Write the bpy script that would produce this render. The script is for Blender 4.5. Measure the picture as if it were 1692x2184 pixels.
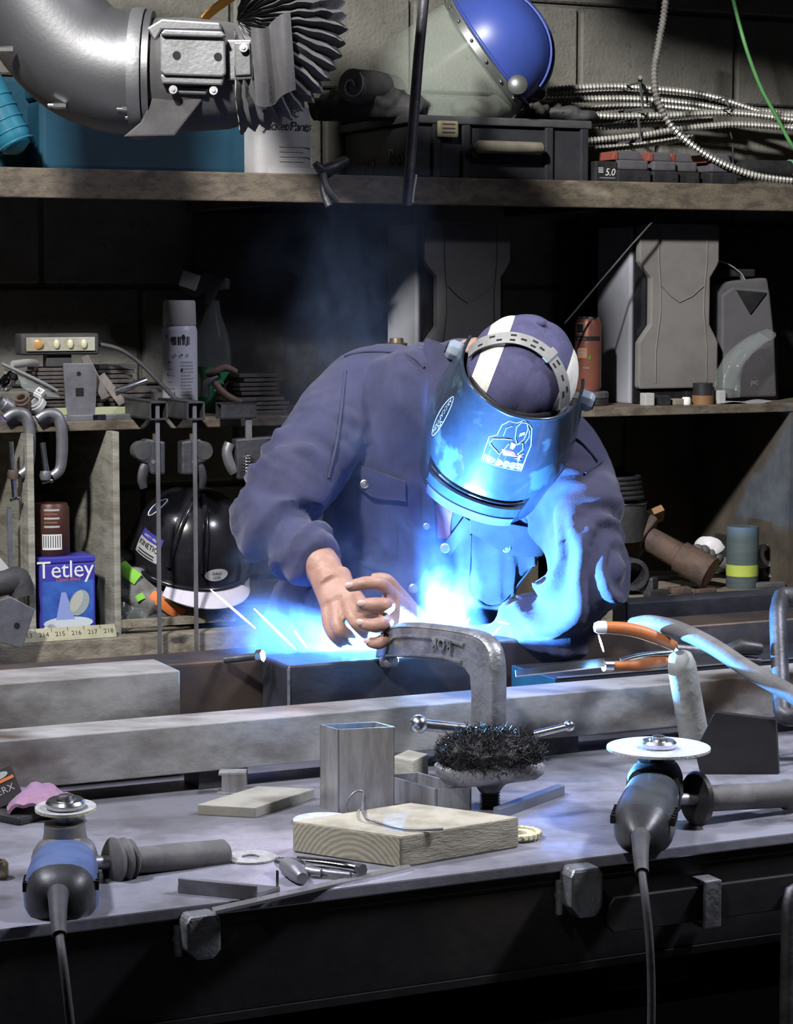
import bpy, bmesh, math, random
import numpy as np
from mathutils import Vector, Matrix, noise
from mathutils.bvhtree import BVHTree
random.seed(7)
sc = bpy.context.scene
for o in list(bpy.data.objects):
    bpy.data.objects.remove(o)
COL = sc.collection
R = math.radians
PI = math.pi

# ------------------------------------------------------------------ camera
FPX = 4800.0
CZ = 1.56
PITCH = math.atan((1092 - 620) / FPX)
cd = bpy.data.cameras.new('camera')
cam = bpy.data.objects.new('camera', cd)
COL.objects.link(cam)
cam.location = (0, 0, CZ)
cam.rotation_euler = (PI / 2 - PITCH, 0, 0)
cd.sensor_fit = 'VERTICAL'
cd.sensor_height = 36
cd.sensor_width = 36 * 1692 / 2184
cd.lens = FPX / 2184 * 36
cd.clip_start = 0.05
cd.clip_end = 60
sc.camera = cam

# ------------------------------------------------------------------ world, lamps, exposure
w = bpy.data.worlds.new('world')
sc.world = w
w.use_nodes = True
w.node_tree.nodes['Background'].inputs[0].default_value = (0.50, 0.55, 0.72, 1)
w.node_tree.nodes['Background'].inputs[1].default_value = 0.010
vs = sc.view_settings
vs.view_transform = 'Standard'
vs.look = 'None'
vs.exposure = 0.0
vs.gamma = 1.0
vs.use_curve_mapping = False
sc.cycles.use_denoising = True
sc.cycles.max_bounces = 6
sc.cycles.adaptive_threshold = 0.045
sc.cycles.volume_bounces = 1
sc.cycles.sample_clamp_indirect = 4.0
sc.cycles.caustics_reflective = False
sc.cycles.caustics_refractive = False
sc.cycles.transparent_max_bounces = 12


def area(name, loc, target, sx, sy, power, col, spread=180):
    l = bpy.data.lights.new(name, 'AREA')
    l.shape = 'RECTANGLE'
    l.size = sx
    l.size_y = sy
    l.energy = power
    l.color = col
    l.spread = math.radians(spread)
    o = bpy.data.objects.new(name, l)
    COL.objects.link(o)
    o.location = loc
    d = Vector(target) - Vector(loc)
    o.rotation_euler = d.to_track_quat('-Z', 'Y').to_euler()
    return o


area('ceiling_lamp_front', (-1.1, 0.9, 3.75), (0.25, 4.3, 1.85), 0.28, 0.2, 42, (1.0, 0.98, 0.95), 66)
area('ceiling_lamp_right', (1.9, 2.9, 3.1), (0.2, 2.65, 0.9), 0.4, 0.25, 28, (0.84, 0.86, 1.0), 90)
area('ceiling_lamp_left', (-1.5, 2.75, 3.2), (-0.1, 2.65, 0.9), 0.4, 0.25, 17, (0.86, 0.87, 1.0), 75)

# ------------------------------------------------------------------ pixel <-> place helpers
FWD = Vector((0, math.cos(PITCH), -math.sin(PITCH)))
UPV = Vector((0, math.sin(PITCH), math.cos(PITCH)))
CAMP = Vector((0, 0, CZ))
YAW = R(25)
U = Vector((math.cos(YAW), math.sin(YAW), 0))
V = Vector((-math.sin(YAW), math.cos(YAW), 0))
ZU = Vector((0, 0, 1))


def ray(px, py):
    return Vector((1, 0, 0)) * ((px - 846) / FPX) + UPV * ((1092 - py) / FPX) + FWD


def A(px, py, D):
    d = ray(px, py)
    return CAMP + d * (D / d.y)


def Zp(px, py, z):
    d = ray(px, py)
    return CAMP + d * ((z - CZ) / d.z)


def Vp(px, py, v):
    d = ray(px, py)
    return CAMP + d * (v / d.dot(V))


def RP(u, v, z):
    return U * u + V * v + ZU * z


def m2p(D):            # metres per photo pixel at distance D
    return D / FPX


# ------------------------------------------------------------------ geometry helpers: geo = (verts, faces)
def join(*gs):
    vv, ff = [], []
    for g in gs:
        n = len(vv)
        vv += list(g[0])
        ff += [tuple(i + n for i in f) for f in g[1]]
    return vv, ff


def X(g, m):
    return [m @ Vector(v) for v in g[0]], g[1]


def FM(o, x, y=None, z=None):
    x = Vector(x).normalized()
    if z is None and y is not None:
        y = Vector(y)
        z = x.cross(y).normalized()
        y = z.cross(x).normalized()
    elif y is None:
        z = Vector(z)
        y = z.cross(x).normalized()
        z = x.cross(y).normalized()
    o = Vector(o)
    return Matrix(((x.x, y.x, z.x, o.x), (x.y, y.y, z.y, o.y), (x.z, y.z, z.z, o.z), (0, 0, 0, 1)))


def ROOM(u, v, z, rz=0):
    a = YAW + rz
    return FM(RP(u, v, z), (math.cos(a), math.sin(a), 0), (-math.sin(a), math.cos(a), 0))


BF = [(0, 3, 2, 1), (4, 5, 6, 7), (0, 1, 5, 4), (1, 2, 6, 5), (2, 3, 7, 6), (3, 0, 4, 7)]


def bx(x0, x1, y0, y1, z0, z1, m=None):
    v = [Vector(p) for p in ((x0, y0, z0), (x1, y0, z0), (x1, y1, z0), (x0, y1, z0), (x0, y0, z1), (x1, y0, z1), (x1, y1, z1), (x0, y1, z1))]
    g = (v, BF)
    return X(g, m) if m else g


def rb(u0, u1, v0, v1, z0, z1):
    return bx(u0, u1, v0, v1, z0, z1, ROOM(0, 0, 0))


def para(a, b, c, h, up=ZU):      # box from three base corners (a-b-c, fourth = a+c-b)
    d = a + c - b
    base = [a, b, c, d]
    if (b - a).cross(c - b).dot(up) < 0:
        base = [a, d, c, b]
    v = base + [p + up * h for p in base]
    return v, BF


def ringpts(c, x, y, rx, ry, n, ph=0.0, p=2.0):
    out = []
    for i in range(n):
        t = 2 * PI * i / n + ph
        cx, sx = math.cos(t), math.sin(t)
        if p != 2.0:
            cx = math.copysign(abs(cx) ** (2 / p), cx)
            sx = math.copysign(abs(sx) ** (2 / p), sx)
        out.append(c + x * (rx * cx) + y * (ry * sx))
    return out


def loft(rings, cap=True, closed=False):
    n = len(rings[0])
    v = [p for r in rings for p in r]
    f = []
    m = len(rings)
    for i in range(m if closed else m - 1):
        a = i * n
        b = ((i + 1) % m) * n
        for k in range(n):
            k2 = (k + 1) % n
            f.append((a + k, a + k2, b + k2, b + k))
    if cap and not closed:
        f.append(tuple(reversed(range(n))))
        f.append(tuple(range((m - 1) * n, m * n)))
    return v, f


def tube(pts, r, n=10, cap=True, closed=False, flat=None, up=None):
    pts = [Vector(p) for p in pts]
    m = len(pts)
    if not hasattr(r, '__len__'):
        r = [r] * m
    rings = []
    prev = None
    for i, p in enumerate(pts):
        if closed:
            t = pts[(i + 1) % m] - pts[i - 1]
        else:
            t = pts[min(i + 1, m - 1)] - pts[max(i - 1, 0)]
        t.normalize()
        if prev is None:
            x = Vector(up) if up else (Vector((0, 0, 1)) if abs(t.z) < 0.9 else Vector((1, 0, 0)))
            x = (x - t * x.dot(t)).normalized()
        else:
            x = (prev - t * prev.dot(t)).normalized()
        prev = x
        y = t.cross(x)
        rings.append(ringpts(p, x, y, r[i] * (flat or 1), r[i], n))
    return loft(rings, cap, closed)


def cyl(a, b, r0, r1=None, n=16, cap=True):
    return tube([a, b], [r0, r0 if r1 is None else r1], n, cap)


def lathe(prof, m=None, n=24, cap=True):
    rings = []
    for r, z in prof:
        rings.append([Vector((r * math.cos(2 * PI * i / n), r * math.sin(2 * PI * i / n), z)) for i in range(n)])
    g = loft(rings, cap)
    return X(g, m) if m else g


def prism(poly, h, m=None, h0=0.0):
    a = sum(poly[i][0] * poly[(i + 1) % len(poly)][1] - poly[(i + 1) % len(poly)][0] * poly[i][1] for i in range(len(poly)))
    if a < 0:
        poly = poly[::-1]
    n = len(poly)
    v = [Vector((x, y, h0)) for x, y in poly] + [Vector((x, y, h)) for x, y in poly]
    f = [tuple(reversed(range(n))), tuple(range(n, 2 * n))]
    for k in range(n):
        k2 = (k + 1) % n
        f.append((k, k2, n + k2, n + k))
    g = (v, f)
    return X(g, m) if m else g


def ball(c, rx, ry=None, rz=None, n=16, k=10, m=None):
    ry = ry or rx
    rz = rz or rx
    prof = [(math.sin(PI * i / k), -math.cos(PI * i / k)) for i in range(k + 1)]
    prof[0] = (0.02, -1)
    prof[-1] = (0.02, 1)
    g = lathe(prof, None, n)
    g = ([Vector((v.x * rx, v.y * ry, v.z * rz)) for v in g[0]], g[1])
    if m:
        return X(g, m)
    return [v + Vector(c) for v in g[0]], g[1]


def spline(pts, n=8):
    pts = [Vector(p) for p in pts]
    out = []
    m = len(pts)
    for i in range(m - 1):
        p0 = pts[max(i - 1, 0)]
        p1 = pts[i]
        p2 = pts[i + 1]
        p3 = pts[min(i + 2, m - 1)]
        for k in range(n):
            t = k / n
            out.append(0.5 * ((2 * p1) + (p2 - p0) * t + (2 * p0 - 5 * p1 + 4 * p2 - p3) * t * t + (3 * p1 - p0 - 3 * p2 + p3) * t ** 3))
    out.append(pts[-1])
    return out


def slerp_list(vals, n):          # linear resample of scalar list to n
    m = len(vals)
    out = []
    for i in range(n):
        t = i * (m - 1) / max(n - 1, 1)
        k = min(int(t), m - 2)
        out.append(vals[k] + (vals[k + 1] - vals[k]) * (t - k))
    return out


def sheet(nu, nv, fn, th=0.0, nrm=None):
    """grid surface fn(u,v)->Vector for u,v in 0..1, thickened by th along -normal"""
    g = [[fn(i / (nu - 1), j / (nv - 1)) for j in range(nv)] for i in range(nu)]
    v = [p for row in g for p in row]
    f = []
    for i in range(nu - 1):
        for j in range(nv - 1):
            f.append((i * nv + j, (i + 1) * nv + j, (i + 1) * nv + j + 1, i * nv + j + 1))
    if th:
        N = len(v)
        nr = []
        for i in range(nu):
            for j in range(nv):
                a = g[min(i + 1, nu - 1)][j] - g[max(i - 1, 0)][j]
                b = g[i][min(j + 1, nv - 1)] - g[i][max(j - 1, 0)]
                q = a.cross(b)
                nr.append(q.normalized() if q.length > 1e-12 else Vector((0, 0, 1)))
        v2 = [p - q * th for p, q in zip(v, nr)]
        f2 = [tuple(i + N for i in reversed(q)) for q in f]
        bd = [i * nv for i in range(nu)] + [(nu - 1) * nv + j for j in range(1, nv)] + [i * nv + nv - 1 for i in range(nu - 2, -1, -1)] + [j for j in range(nv - 2, 0, -1)]
        for k in range(len(bd)):
            a, b = bd[k], bd[(k + 1) % len(bd)]
            f2.append((b, a, a + N, b + N))
        v = v + v2
        f = f + f2
    return v, f


_tcache = {}


def text2d(s, size=1.0, shear=0.0, ext=0.0, align='LEFT', space=1.0):
    key = (s, shear, align, space)
    if key not in _tcache:
        c = bpy.data.curves.new('t', 'FONT')
        c.body = s
        c.size = 1.0
        c.shear = shear
        c.align_x = align
        c.space_character = space
        c.resolution_u = 2
        o = bpy.data.objects.new('t', c)
        COL.objects.link(o)
        bpy.context.view_layer.update()
        me = o.to_mesh()
        _tcache[key] = ([v.co.copy() for v in me.vertices], [tuple(p.vertices) for p in me.polygons])
        o.to_mesh_clear()
        bpy.data.objects.remove(o)
        bpy.data.curves.remove(c)
    vv, ff = _tcache[key]
    vv = [v * size for v in vv]
    if not ext:
        return vv, ff
    N = len(vv)
    v2 = [v + Vector((0, 0, ext)) for v in vv]
    edges = {}
    for f in ff:
        for k in range(len(f)):
            a, b = f[k], f[(k + 1) % len(f)]
            edges[(a, b)] = edges.get((a, b), 0) + 1
    f2 = [tuple(i + N for i in f) for f in ff]
    for (a, b) in edges:
        if (b, a) not in edges:
            f2.append((a, b, b + N, a + N))
    return vv + v2, f2


def remesh(g, vox, smooth=2):
    me = bpy.data.meshes.new('t')
    me.from_pydata([tuple(v) for v in g[0]], [], g[1])
    o = bpy.data.objects.new('t', me)
    COL.objects.link(o)
    md = o.modifiers.new('r', 'REMESH')
    md.mode = 'VOXEL'
    md.voxel_size = vox
    if smooth:
        s = o.modifiers.new('s', 'SMOOTH')
        s.iterations = smooth
        s.factor = 0.5
    dg = bpy.context.evaluated_depsgraph_get()
    e = o.evaluated_get(dg)
    m2 = e.to_mesh()
    v = [p.co.copy() for p in m2.vertices]
    f = [tuple(p.vertices) for p in m2.polygons]
    nn = [p.normal.copy() for p in m2.vertices]
    e.to_mesh_clear()
    bpy.data.objects.remove(o)
    bpy.data.meshes.remove(me)
    return v, f, nn


# ------------------------------------------------------------------ object helpers
WL = {}


def tag(o, label=None, cat=None, group=None, kind=None):
    if label:
        o['label'] = label
    if cat:
        o['category'] = cat
    if group:
        o['group'] = group
    if kind:
        o['kind'] = kind
    return o


def T(name, base, label, cat, group=None):
    o = bpy.data.objects.new(name, None)
    o.empty_display_size = 0.05
    COL.objects.link(o)
    o.location = base
    WL[o.name] = Vector(base)
    return tag(o, label, cat, group)


def O(name, g, mat, parent=None, smooth=0, bevel=0, seg=2, label=None, cat=None, group=None, kind=None, merge=False):
    vv = [Vector(v) for v in g[0]]
    if parent is not None:
        org = WL[parent.name]
    else:
        xs = [v.x for v in vv]
        ys = [v.y for v in vv]
        org = Vector(((min(xs) + max(xs)) / 2, (min(ys) + max(ys)) / 2, min(v.z for v in vv)))
    bm = bmesh.new()
    bv = [bm.verts.new(v - org) for v in vv]
    for f in g[1]:
        try:
            bm.faces.new([bv[i] for i in f])
        except ValueError:
            pass
    if merge:
        bmesh.ops.remove_doubles(bm, verts=bm.verts, dist=1e-5)
    bmesh.ops.recalc_face_normals(bm, faces=bm.faces)
    if bevel:
        bm.normal_update()
        es = [e for e in bm.edges if len(e.link_faces) == 2 and e.calc_face_angle(0) > R(30)]
        if es:
            bmesh.ops.bevel(bm, geom=es, offset=bevel, segments=seg, affect='EDGES', profile=0.6, clamp_overlap=True)
    if smooth:
        bm.normal_update()
        for f in bm.faces:
            f.smooth = True
        for e in bm.edges:
            if len(e.link_faces) == 2 and e.calc_face_angle(0) > R(smooth):
                e.smooth = False
    me = bpy.data.meshes.new(name)
    bm.to_mesh(me)
    bm.free()
    me.materials.append(mat)
    o = bpy.data.objects.new(name, me)
    COL.objects.link(o)
    if parent is not None:
        o.parent = parent
        WL[o.name] = org.copy()
    else:
        o.location = org
        WL[o.name] = org.copy()
    return tag(o, label, cat, group, kind)


def S(name, g, mat, parent=None, **k):
    return O(name, g, mat, parent, kind='structure' if parent is None else None, **k)


def dup(o, loc, rz=0, label=None, parent=None):
    c = o.copy()
    COL.objects.link(c)
    if parent is None:
        c.location = loc
        c.rotation_euler = (0, 0, rz)
        WL[c.name] = Vector(loc)
    else:
        c.parent = parent
        WL[c.name] = Vector(WL[parent.name])
    if label:
        c['label'] = label
    for ch in list(o.children):
        dup(ch, None, 0, None, c)
    return c


# ------------------------------------------------------------------ materials
def mat(name, col, rough=0.5, metal=0.0, col2=None, ns=8.0, lo=0.42, hi=0.62, det=5.0, bump=0.0, bs=60.0, st=(1, 1, 1), spec=0.5, coat=0.0,
        col3=None, ns3=3.0, lo3=0.5, hi3=0.7, trans=0.0, ior=1.45, emit=None, es=0.0, sheen=0.0, rv=0.0, alpha=1.0):
    m = bpy.data.materials.new(name)
    m.use_nodes = True
    nt = m.node_tree
    b = nt.nodes['Principled BSDF']
    L = nt.links.new

    def c4(c):
        return (c[0], c[1], c[2], 1)
    b.inputs['Base Color'].default_value = c4(col)
    b.inputs['Roughness'].default_value = rough
    b.inputs['Metallic'].default_value = metal
    b.inputs['Specular IOR Level'].default_value = spec
    b.inputs['Coat Weight'].default_value = coat
    b.inputs['Transmission Weight'].default_value = trans
    b.inputs['IOR'].default_value = ior
    b.inputs['Alpha'].default_value = alpha
    if sheen:
        b.inputs['Sheen Weight'].default_value = sheen
    if emit:
        b.inputs['Emission Color'].default_value = c4(emit)
        b.inputs['Emission Strength'].default_value = es
    if col2 or bump or col3 or rv:
        tc = nt.nodes.new('ShaderNodeTexCoord')
        mp = nt.nodes.new('ShaderNodeMapping')
        mp.inputs['Scale'].default_value = st
        mp.inputs['Rotation'].default_value = (0, 0, -YAW)
        L(tc.outputs['Object'], mp.inputs['Vector'])
    if col2 or rv:
        n1 = nt.nodes.new('ShaderNodeTexNoise')
        n1.inputs['Scale'].default_value = ns
        n1.inputs['Detail'].default_value = det
        n1.inputs['Roughness'].default_value = 0.65
        L(mp.outputs[0], n1.inputs['Vector'])
        mr = nt.nodes.new('ShaderNodeMapRange')
        mr.inputs[1].default_value = lo
        mr.inputs[2].default_value = hi
        L(n1.outputs['Fac'], mr.inputs[0])
        out = None
        if col2:
            mx = nt.nodes.new('ShaderNodeMix')
            mx.data_type = 'RGBA'
            mx.inputs[6].default_value = c4(col)
            mx.inputs[7].default_value = c4(col2)
            L(mr.outputs[0], mx.inputs[0])
            out = mx.outputs[2]
            if col3:
                n3 = nt.nodes.new('ShaderNodeTexNoise')
                n3.inputs['Scale'].default_value = ns3
                n3.inputs['Detail'].default_value = 6
                L(mp.outputs[0], n3.inputs['Vector'])
                r3 = nt.nodes.new('ShaderNodeMapRange')
                r3.inputs[1].default_value = lo3
                r3.inputs[2].default_value = hi3
                L(n3.outputs['Fac'], r3.inputs[0])
                m3 = nt.nodes.new('ShaderNodeMix')
                m3.data_type = 'RGBA'
                m3.inputs[7].default_value = c4(col3)
                L(out, m3.inputs[6])
                L(r3.outputs[0], m3.inputs[0])
                out = m3.outputs[2]
            L(out, b.inputs['Base Color'])
        if rv:
            rr = nt.nodes.new('ShaderNodeMapRange')
            rr.inputs[3].default_value = max(rough - rv, 0.05)
            rr.inputs[4].default_value = min(rough + rv, 1)
            L(mr.outputs[0], rr.inputs[0])
            L(rr.outputs[0], b.inputs['Roughness'])
    if bump:
        n2 = nt.nodes.new('ShaderNodeTexNoise')
        n2.inputs['Scale'].default_value = bs
        n2.inputs['Detail'].default_value = 4
        L(mp.outputs[0], n2.inputs['Vector'])
        bp = nt.nodes.new('ShaderNodeBump')
        bp.inputs['Strength'].default_value = bump
        bp.inputs['Distance'].default_value = 0.004
        L(n2.outputs['Fac'], bp.inputs['Height'])
        L(bp.outputs[0], b.inputs['Normal'])
    return m


M = {}
M['block'] = mat('concrete_block', (.19, .185, .16), .92, col2=(.13, .125, .11), ns=10, lo=.35, hi=.7, bump=.6, bs=120, col3=(.11, .105, .095), ns3=45, lo3=.60, hi3=.72)
M['mortar'] = mat('mortar', (.13, .125, .115), .95, col2=(.09, .085, .075), ns=20, bump=.5, bs=90)
M['floor'] = mat('floor_concrete', (.10, .10, .10), .8, col2=(.06, .06, .06), ns=4, bump=.2, bs=30)
M['shelfwood'] = mat('dirty_shelf_wood', (.15, .122, .09), .75, col2=(.075, .062, .048), ns=9, st=(1, 6, 6), bump=.3, bs=70, col3=(.23, .205, .165), ns3=5, lo3=.58, hi3=.76)
M['palewood'] = mat('grey_board', (.33, .32, .27), .75, col2=(.20, .19, .155), ns=10, st=(1, 1, 5), bump=.2, bs=60)
M['darkply'] = mat('dark_plywood', (.09, .075, .055), .8, col2=(.05, .042, .033), ns=8, bump=.2, bs=40)
M['bench'] = mat('bench_timber', (.26, .23, .175), .75, col2=(.13, .11, .085), ns=7, st=(1, 5, 5), bump=.3, bs=60, col3=(.06, .05, .05), ns3=4, lo3=.6, hi3=.66)
M['plate'] = mat('table_steel_plate', (.36, .36, .42), .42, .4, col2=(.15, .148, .165), ns=3.0, lo=.43, hi=.58, bump=.15, bs=60, col3=(.09, .085, .09), ns3=9, lo3=.53, hi3=.72, rv=.15)
M['apron'] = mat('dark_mill_steel', (.030, .028, .029), .5, .4, col2=(.018, .017, .019), ns=6, bump=.15, bs=40, col3=(.055, .047, .036), ns3=5, lo3=.58, hi3=.75)
M['edge'] = mat('worn_steel_edge', (.55, .55, .56), .35, .9)
M['alu'] = mat('aluminium_bar', (.40, .395, .385), .5, .5, col2=(.24, .23, .215), ns=7, st=(1, 2, 2.5), bump=.12, bs=80, col3=(.07, .05, .035), ns3=4.5, lo3=.47, hi3=.68)
M['alu2'] = mat('cut_aluminium', (.50, .50, .51), .4, .8, col2=(.34, .33, .32), ns=14, st=(3, 3, .6), bump=.1, bs=90)
M['blacktube'] = mat('black_mill_tube', (.045, .047, .058), .38, .55, col2=(.075, .08, .10), ns=9, st=(1, 1, 2), lo=.4, hi=.75, bump=.12, bs=50, rv=.1)
M['rusttube'] = mat('brown_mill_tube', (.05, .042, .045), .42, .5, col2=(.10, .075, .06), ns=7, bump=.12, bs=50)
M['castiron'] = mat('cast_clamp_iron', (.30, .31, .32), .48, .75, col2=(.16, .16, .17), ns=18, bump=.35, bs=140)
M['darkiron'] = mat('dark_iron', (.09, .09, .10), .5, .6, col2=(.05, .05, .055), ns=18, bump=.25, bs=90)
M['steel'] = mat('bright_steel', (.62, .62, .63), .25, 1.0, col2=(.42, .42, .42), ns=20, bump=.05)
M['chrome'] = mat('chrome', (.75, .75, .76), .12, 1.0)
M['greysteel'] = mat('grey_steel', (.28, .28, .30), .45, .7, col2=(.18, .175, .18), ns=14, bump=.15, bs=70)
M['rust'] = mat('rusty_iron', (.14, .09, .07), .75, .3, col2=(.07, .055, .05), ns=22, bump=.5, bs=90)
M['brownsteel'] = mat('brown_scrap', (.14, .125, .115), .6, .5, col2=(.08, .07, .068), ns=14, bump=.2, bs=70)
M['black'] = mat('black_plastic', (.018, .018, .020), .45, col2=(.03, .03, .032), ns=30, bump=.08, bs=120)
M['gloss'] = mat('gloss_black', (.010, .010, .013), .22, coat=.4, col2=(.018, .018, .022), ns=12)
M['rubber'] = mat('dark_rubber', (.035, .035, .038), .65, col2=(.06, .058, .058), ns=20, bump=.15, bs=80)
M['greyrubber'] = mat('grey_dusty_rubber', (.085, .082, .08), .7, col2=(.13, .125, .12), ns=20, bump=.15, bs=90)
M['white'] = mat('white_print', (.75, .75, .74), .5)
M['dim'] = mat('grey_print', (.40, .40, .40), .6)
M['inkblack'] = mat('black_print', (.02, .02, .022), .6)
M['hole'] = mat('dark_recess', (.006, .006, .007), .9)
# ================================================================== the room
FLOOR = S('floor', bx(-6, 6, -2, 9, -0.05, 0), M['floor'])
WV = 4.30
wall = S('wall_back', rb(-1.8, 5.4, WV + .010, WV + .20, 0, 3.6), M['mortar'])
# blocks: the joint at horizon height, vertical joints at the places seen
bu0 = Vp(300, 700, WV).dot(U)
zj = Vp(300, 610, WV).z
bmx = bx(0.005, 0.395, -0.0, 0.03, 0.005, 0.195)
blk = None
for row in range(-3, 8):
    z0 = zj - .20 + row * .2
    off = (0 if row % 2 == 0 else .2)
    for k in range(-3, 8):
        u = bu0 + off + k * .4
        p = RP(u, WV, z0)
        if blk is None:
            g = X(bmx, ROOM(0, 0, 0))
            blk = O('block', (g[0], g[1]), M['block'], wall, bevel=.004, seg=1)
            blk.location = p - WL[wall.name]
            # shift mesh so that local origin is the block corner
            for vtx in blk.data.vertices:
                vtx.co += WL[wall.name]
        else:
            c = blk.copy()
            COL.objects.link(c)
            c.parent = wall
            c.location = p - WL[wall.name]

S('shade_beam_1', bx(-.10, 3.2, 3.45, 3.60, 2.70, 3.15), M['apron'])  # unseen beam, added to shade the upper right of the wall
# shelving built against the wall
SV = 3.92
ZS = 1.776
ZL = 1.326
sh = T('wall_shelving', RP(.1, 4.1, 0), 'dark wooden wall shelving with two long boards and divided cubbies along the block wall', 'shelves')
uL, uR = -0.2, 4.0
O('shelf_board', rb(uL, uR, SV, WV - .035, ZS - .030, ZS), M['shelfwood'], sh, bevel=.003)
O('shelf_lip', rb(uL, uR, SV - .004, SV + .022, ZS - .052, ZS + .001), M['shelfwood'], sh, bevel=.003)
O('shelf_board', rb(uL, uR, SV, WV - .012, ZL - .018, ZL), M['shelfwood'], sh, bevel=.002)
for k in range(6):     # steel brackets under the top board, against the wall
    u = .1 + k * .72
    O('shelf_bracket', rb(u, u + .04, SV + .05, WV, ZS - .058, ZS - .031), M['darkply'], sh)
# posts and dividers
BV = 3.85
BZ = .938
d1 = Vp(62, 1100, 3.90).dot(U)
d2 = Vp(244, 1100, 3.90).dot(U)
for u in (d1, d2):
    O('divider', rb(u - .006, u + .006, 3.885, WV - .01, BZ, ZL - .019), M['palewood'], sh, bevel=.001)
dm = Vp(1120, 1100, 3.95).dot(U)
O('divider', rb(dm, dm + .02, 3.93, WV - .01, BZ, ZL - .019), M['darkply'], sh)
dr = Vp(1668, 1000, 3.95).dot(U)
O('divider', rb(dr, dr + .02, 3.92, WV - .01, BZ, ZL - .019), M['darkply'], sh)
O('back_panel', rb(Vp(1330, 1000, WV).dot(U), Vp(1692, 1000, WV).dot(U) + .3, WV - .008, WV - .001, BZ, ZL - .02), M['darkply'], sh)
du = Vp(500, 600, 4.05).dot(U)
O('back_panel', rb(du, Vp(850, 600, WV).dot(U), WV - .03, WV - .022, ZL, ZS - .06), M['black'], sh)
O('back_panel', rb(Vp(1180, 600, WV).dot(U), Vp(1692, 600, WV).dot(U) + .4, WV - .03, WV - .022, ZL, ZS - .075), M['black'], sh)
# lower side bench that carries the cubbies
bn = T('back_bench', RP(.1, 4.05, 0), 'low timber bench running under the wall shelving', 'bench')
O('bench_top', rb(uL, uR, BV, WV - .004, BZ - .042, BZ), M['bench'], bn, bevel=.003)
O('bench_front', rb(uL, uR, BV + .03, BV + .05, .10, BZ - .043), M['darkply'], bn)
O('shelf_edge', rb(d2 + .006, Vp(505, 1340, 3.87).dot(U), 3.875, 3.89, BZ + .012, BZ + .026), M['bench'], bn)
for u in (0, 1.2, 2.4, 3.6):
    O('bench_leg', rb(u, u + .07, BV + .06, BV + .13, 0, BZ - .043), M['darkply'], bn)

# ================================================================== welding table
TV0, TV1 = 2.245, 3.22
TZ = .90
tb = T('welding_table', RP(.15, 2.7, 0), 'heavy steel welding table with thick scratched plate top', 'table')
tu0, tu1 = -0.25, 2.75
O('table_top', rb(tu0, tu1, TV0, TV1, TZ - .014, TZ), M['plate'], tb, bevel=.002)
ap = O('apron', rb(tu0 + .01, tu1 - .01, TV0 + .006, TV0 + .016, TZ - .125, TZ - .026), M['apron'], tb)
O('apron_flange', rb(tu0 + .01, tu1 - .01, TV0 + .004, TV0 + .07, TZ - .0255, TZ - .0145), M['apron'], tb)
O('apron_flange', rb(tu0 + .01, tu1 - .01, TV0 + .002, TV0 + .06, TZ - .135, TZ - .126), M['apron'], tb)
O('apron', rb(tu0 + .01, tu1 - .01, TV1 - .02, TV1 - .01, TZ - .12, TZ - .0145), M['apron'], tb)
for u in (tu0 + .02, tu1 - .1):
    for v in (TV0 + .05, TV1 - .12):
        O('leg', rb(u, u + .08, v, v + .08, .0, TZ - .0145), M['apron'], tb, bevel=.004)
O('lower_shelf', rb(tu0 + .03, tu1 - .03, TV0 + .10, TV1 - .06, .28, .30), M['apron'], tb)
O('shade_panel', rb(tu0 + .03, tu1 - .03, TV1 - .05, TV1 - .04, .02, TZ - .12), M['apron'], tb)  # sheet added to keep the view under the table dark
O('cross_rail', rb(tu0 + .1, tu1 - .1, TV0 + .08, TV0 + .13, TZ - .27, TZ - .22), M['apron'], tb)


def weld_tab(px0, px1, py0, py1, fat):
    a = Vp(px0, py0, TV0)
    b = Vp(px1, py1, TV0)
    u0, u1 = a.dot(U), b.dot(U)
    z1, z0 = a.z, b.z
    w_ = u1 - u0
    h_ = z1 - z0
    pts = [(0, h_ * .25), (0, h_ * .85), (w_ * .12, h_), (w_ * .88, h_), (w_, h_ * .85), (w_, h_ * .2), (w_ * .8, 0), (w_ * .3, 0)]
    mm = FM(RP(u0, TV0 + .003, z0), U, ZU)
    t_ = O('stake_pocket', prism([(x, y) for x, y in pts], .03, mm), M['castiron'], tb, bevel=.004)
    rg = [RP(u0 - .001 + .002 * noise.noise(Vector((k, 1, 0))), TV0 - .001, z0 + h_ * (.02 + .075 * k)) for k in range(10)]
    O('weld_bead', tube(rg, [.004 + .004 * abs(noise.noise(Vector((k * .9 + 3, 5, z0 * 9)))) for k in range(10)], 8), M['castiron'], t_, smooth=60)


weld_tab(380, 455, 1945, 2030, 1)
weld_tab(1195, 1262, 1845, 1942, 1)
# flat latch bar in its keeper below the edge, on the right
lb = T('latch_bar', Vp(1500, 1940, TV0 - .01), 'flat steel latch bar with rounded end held under the table edge', 'bar')
a = Vp(1285, 1945, TV0 - .012)
b = Vp(1692, 1905, TV0 - .012)
zc = a.z - .004
hw = .021
pl = [(.012, -hw), (.004, -hw * .6), (0, 0), (.004, hw * .6), (.012, hw), (.62, hw), (.62, -hw)]
O('flat_bar', prism(pl, .008, FM(Vector((a.x, a.y, zc)), U, ZU)), M['apron'], lb, bevel=.0015)
kp = Vp(1508, 1930, TV0 - .014)
O('keeper', join(bx(-.012, .012, -.029, .029, .009, .014, FM(Vector((kp.x, kp.y, zc)), U, ZU)), bx(-.012, .012, .023, .029, -.016, .012, FM(Vector((kp.x, kp.y, zc)), U, ZU)), bx(-.012, .012, -.029, -.023, -.016, .012, FM(Vector((kp.x, kp.y, zc)), U, ZU))), M['castiron'], lb, bevel=.002)
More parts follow.
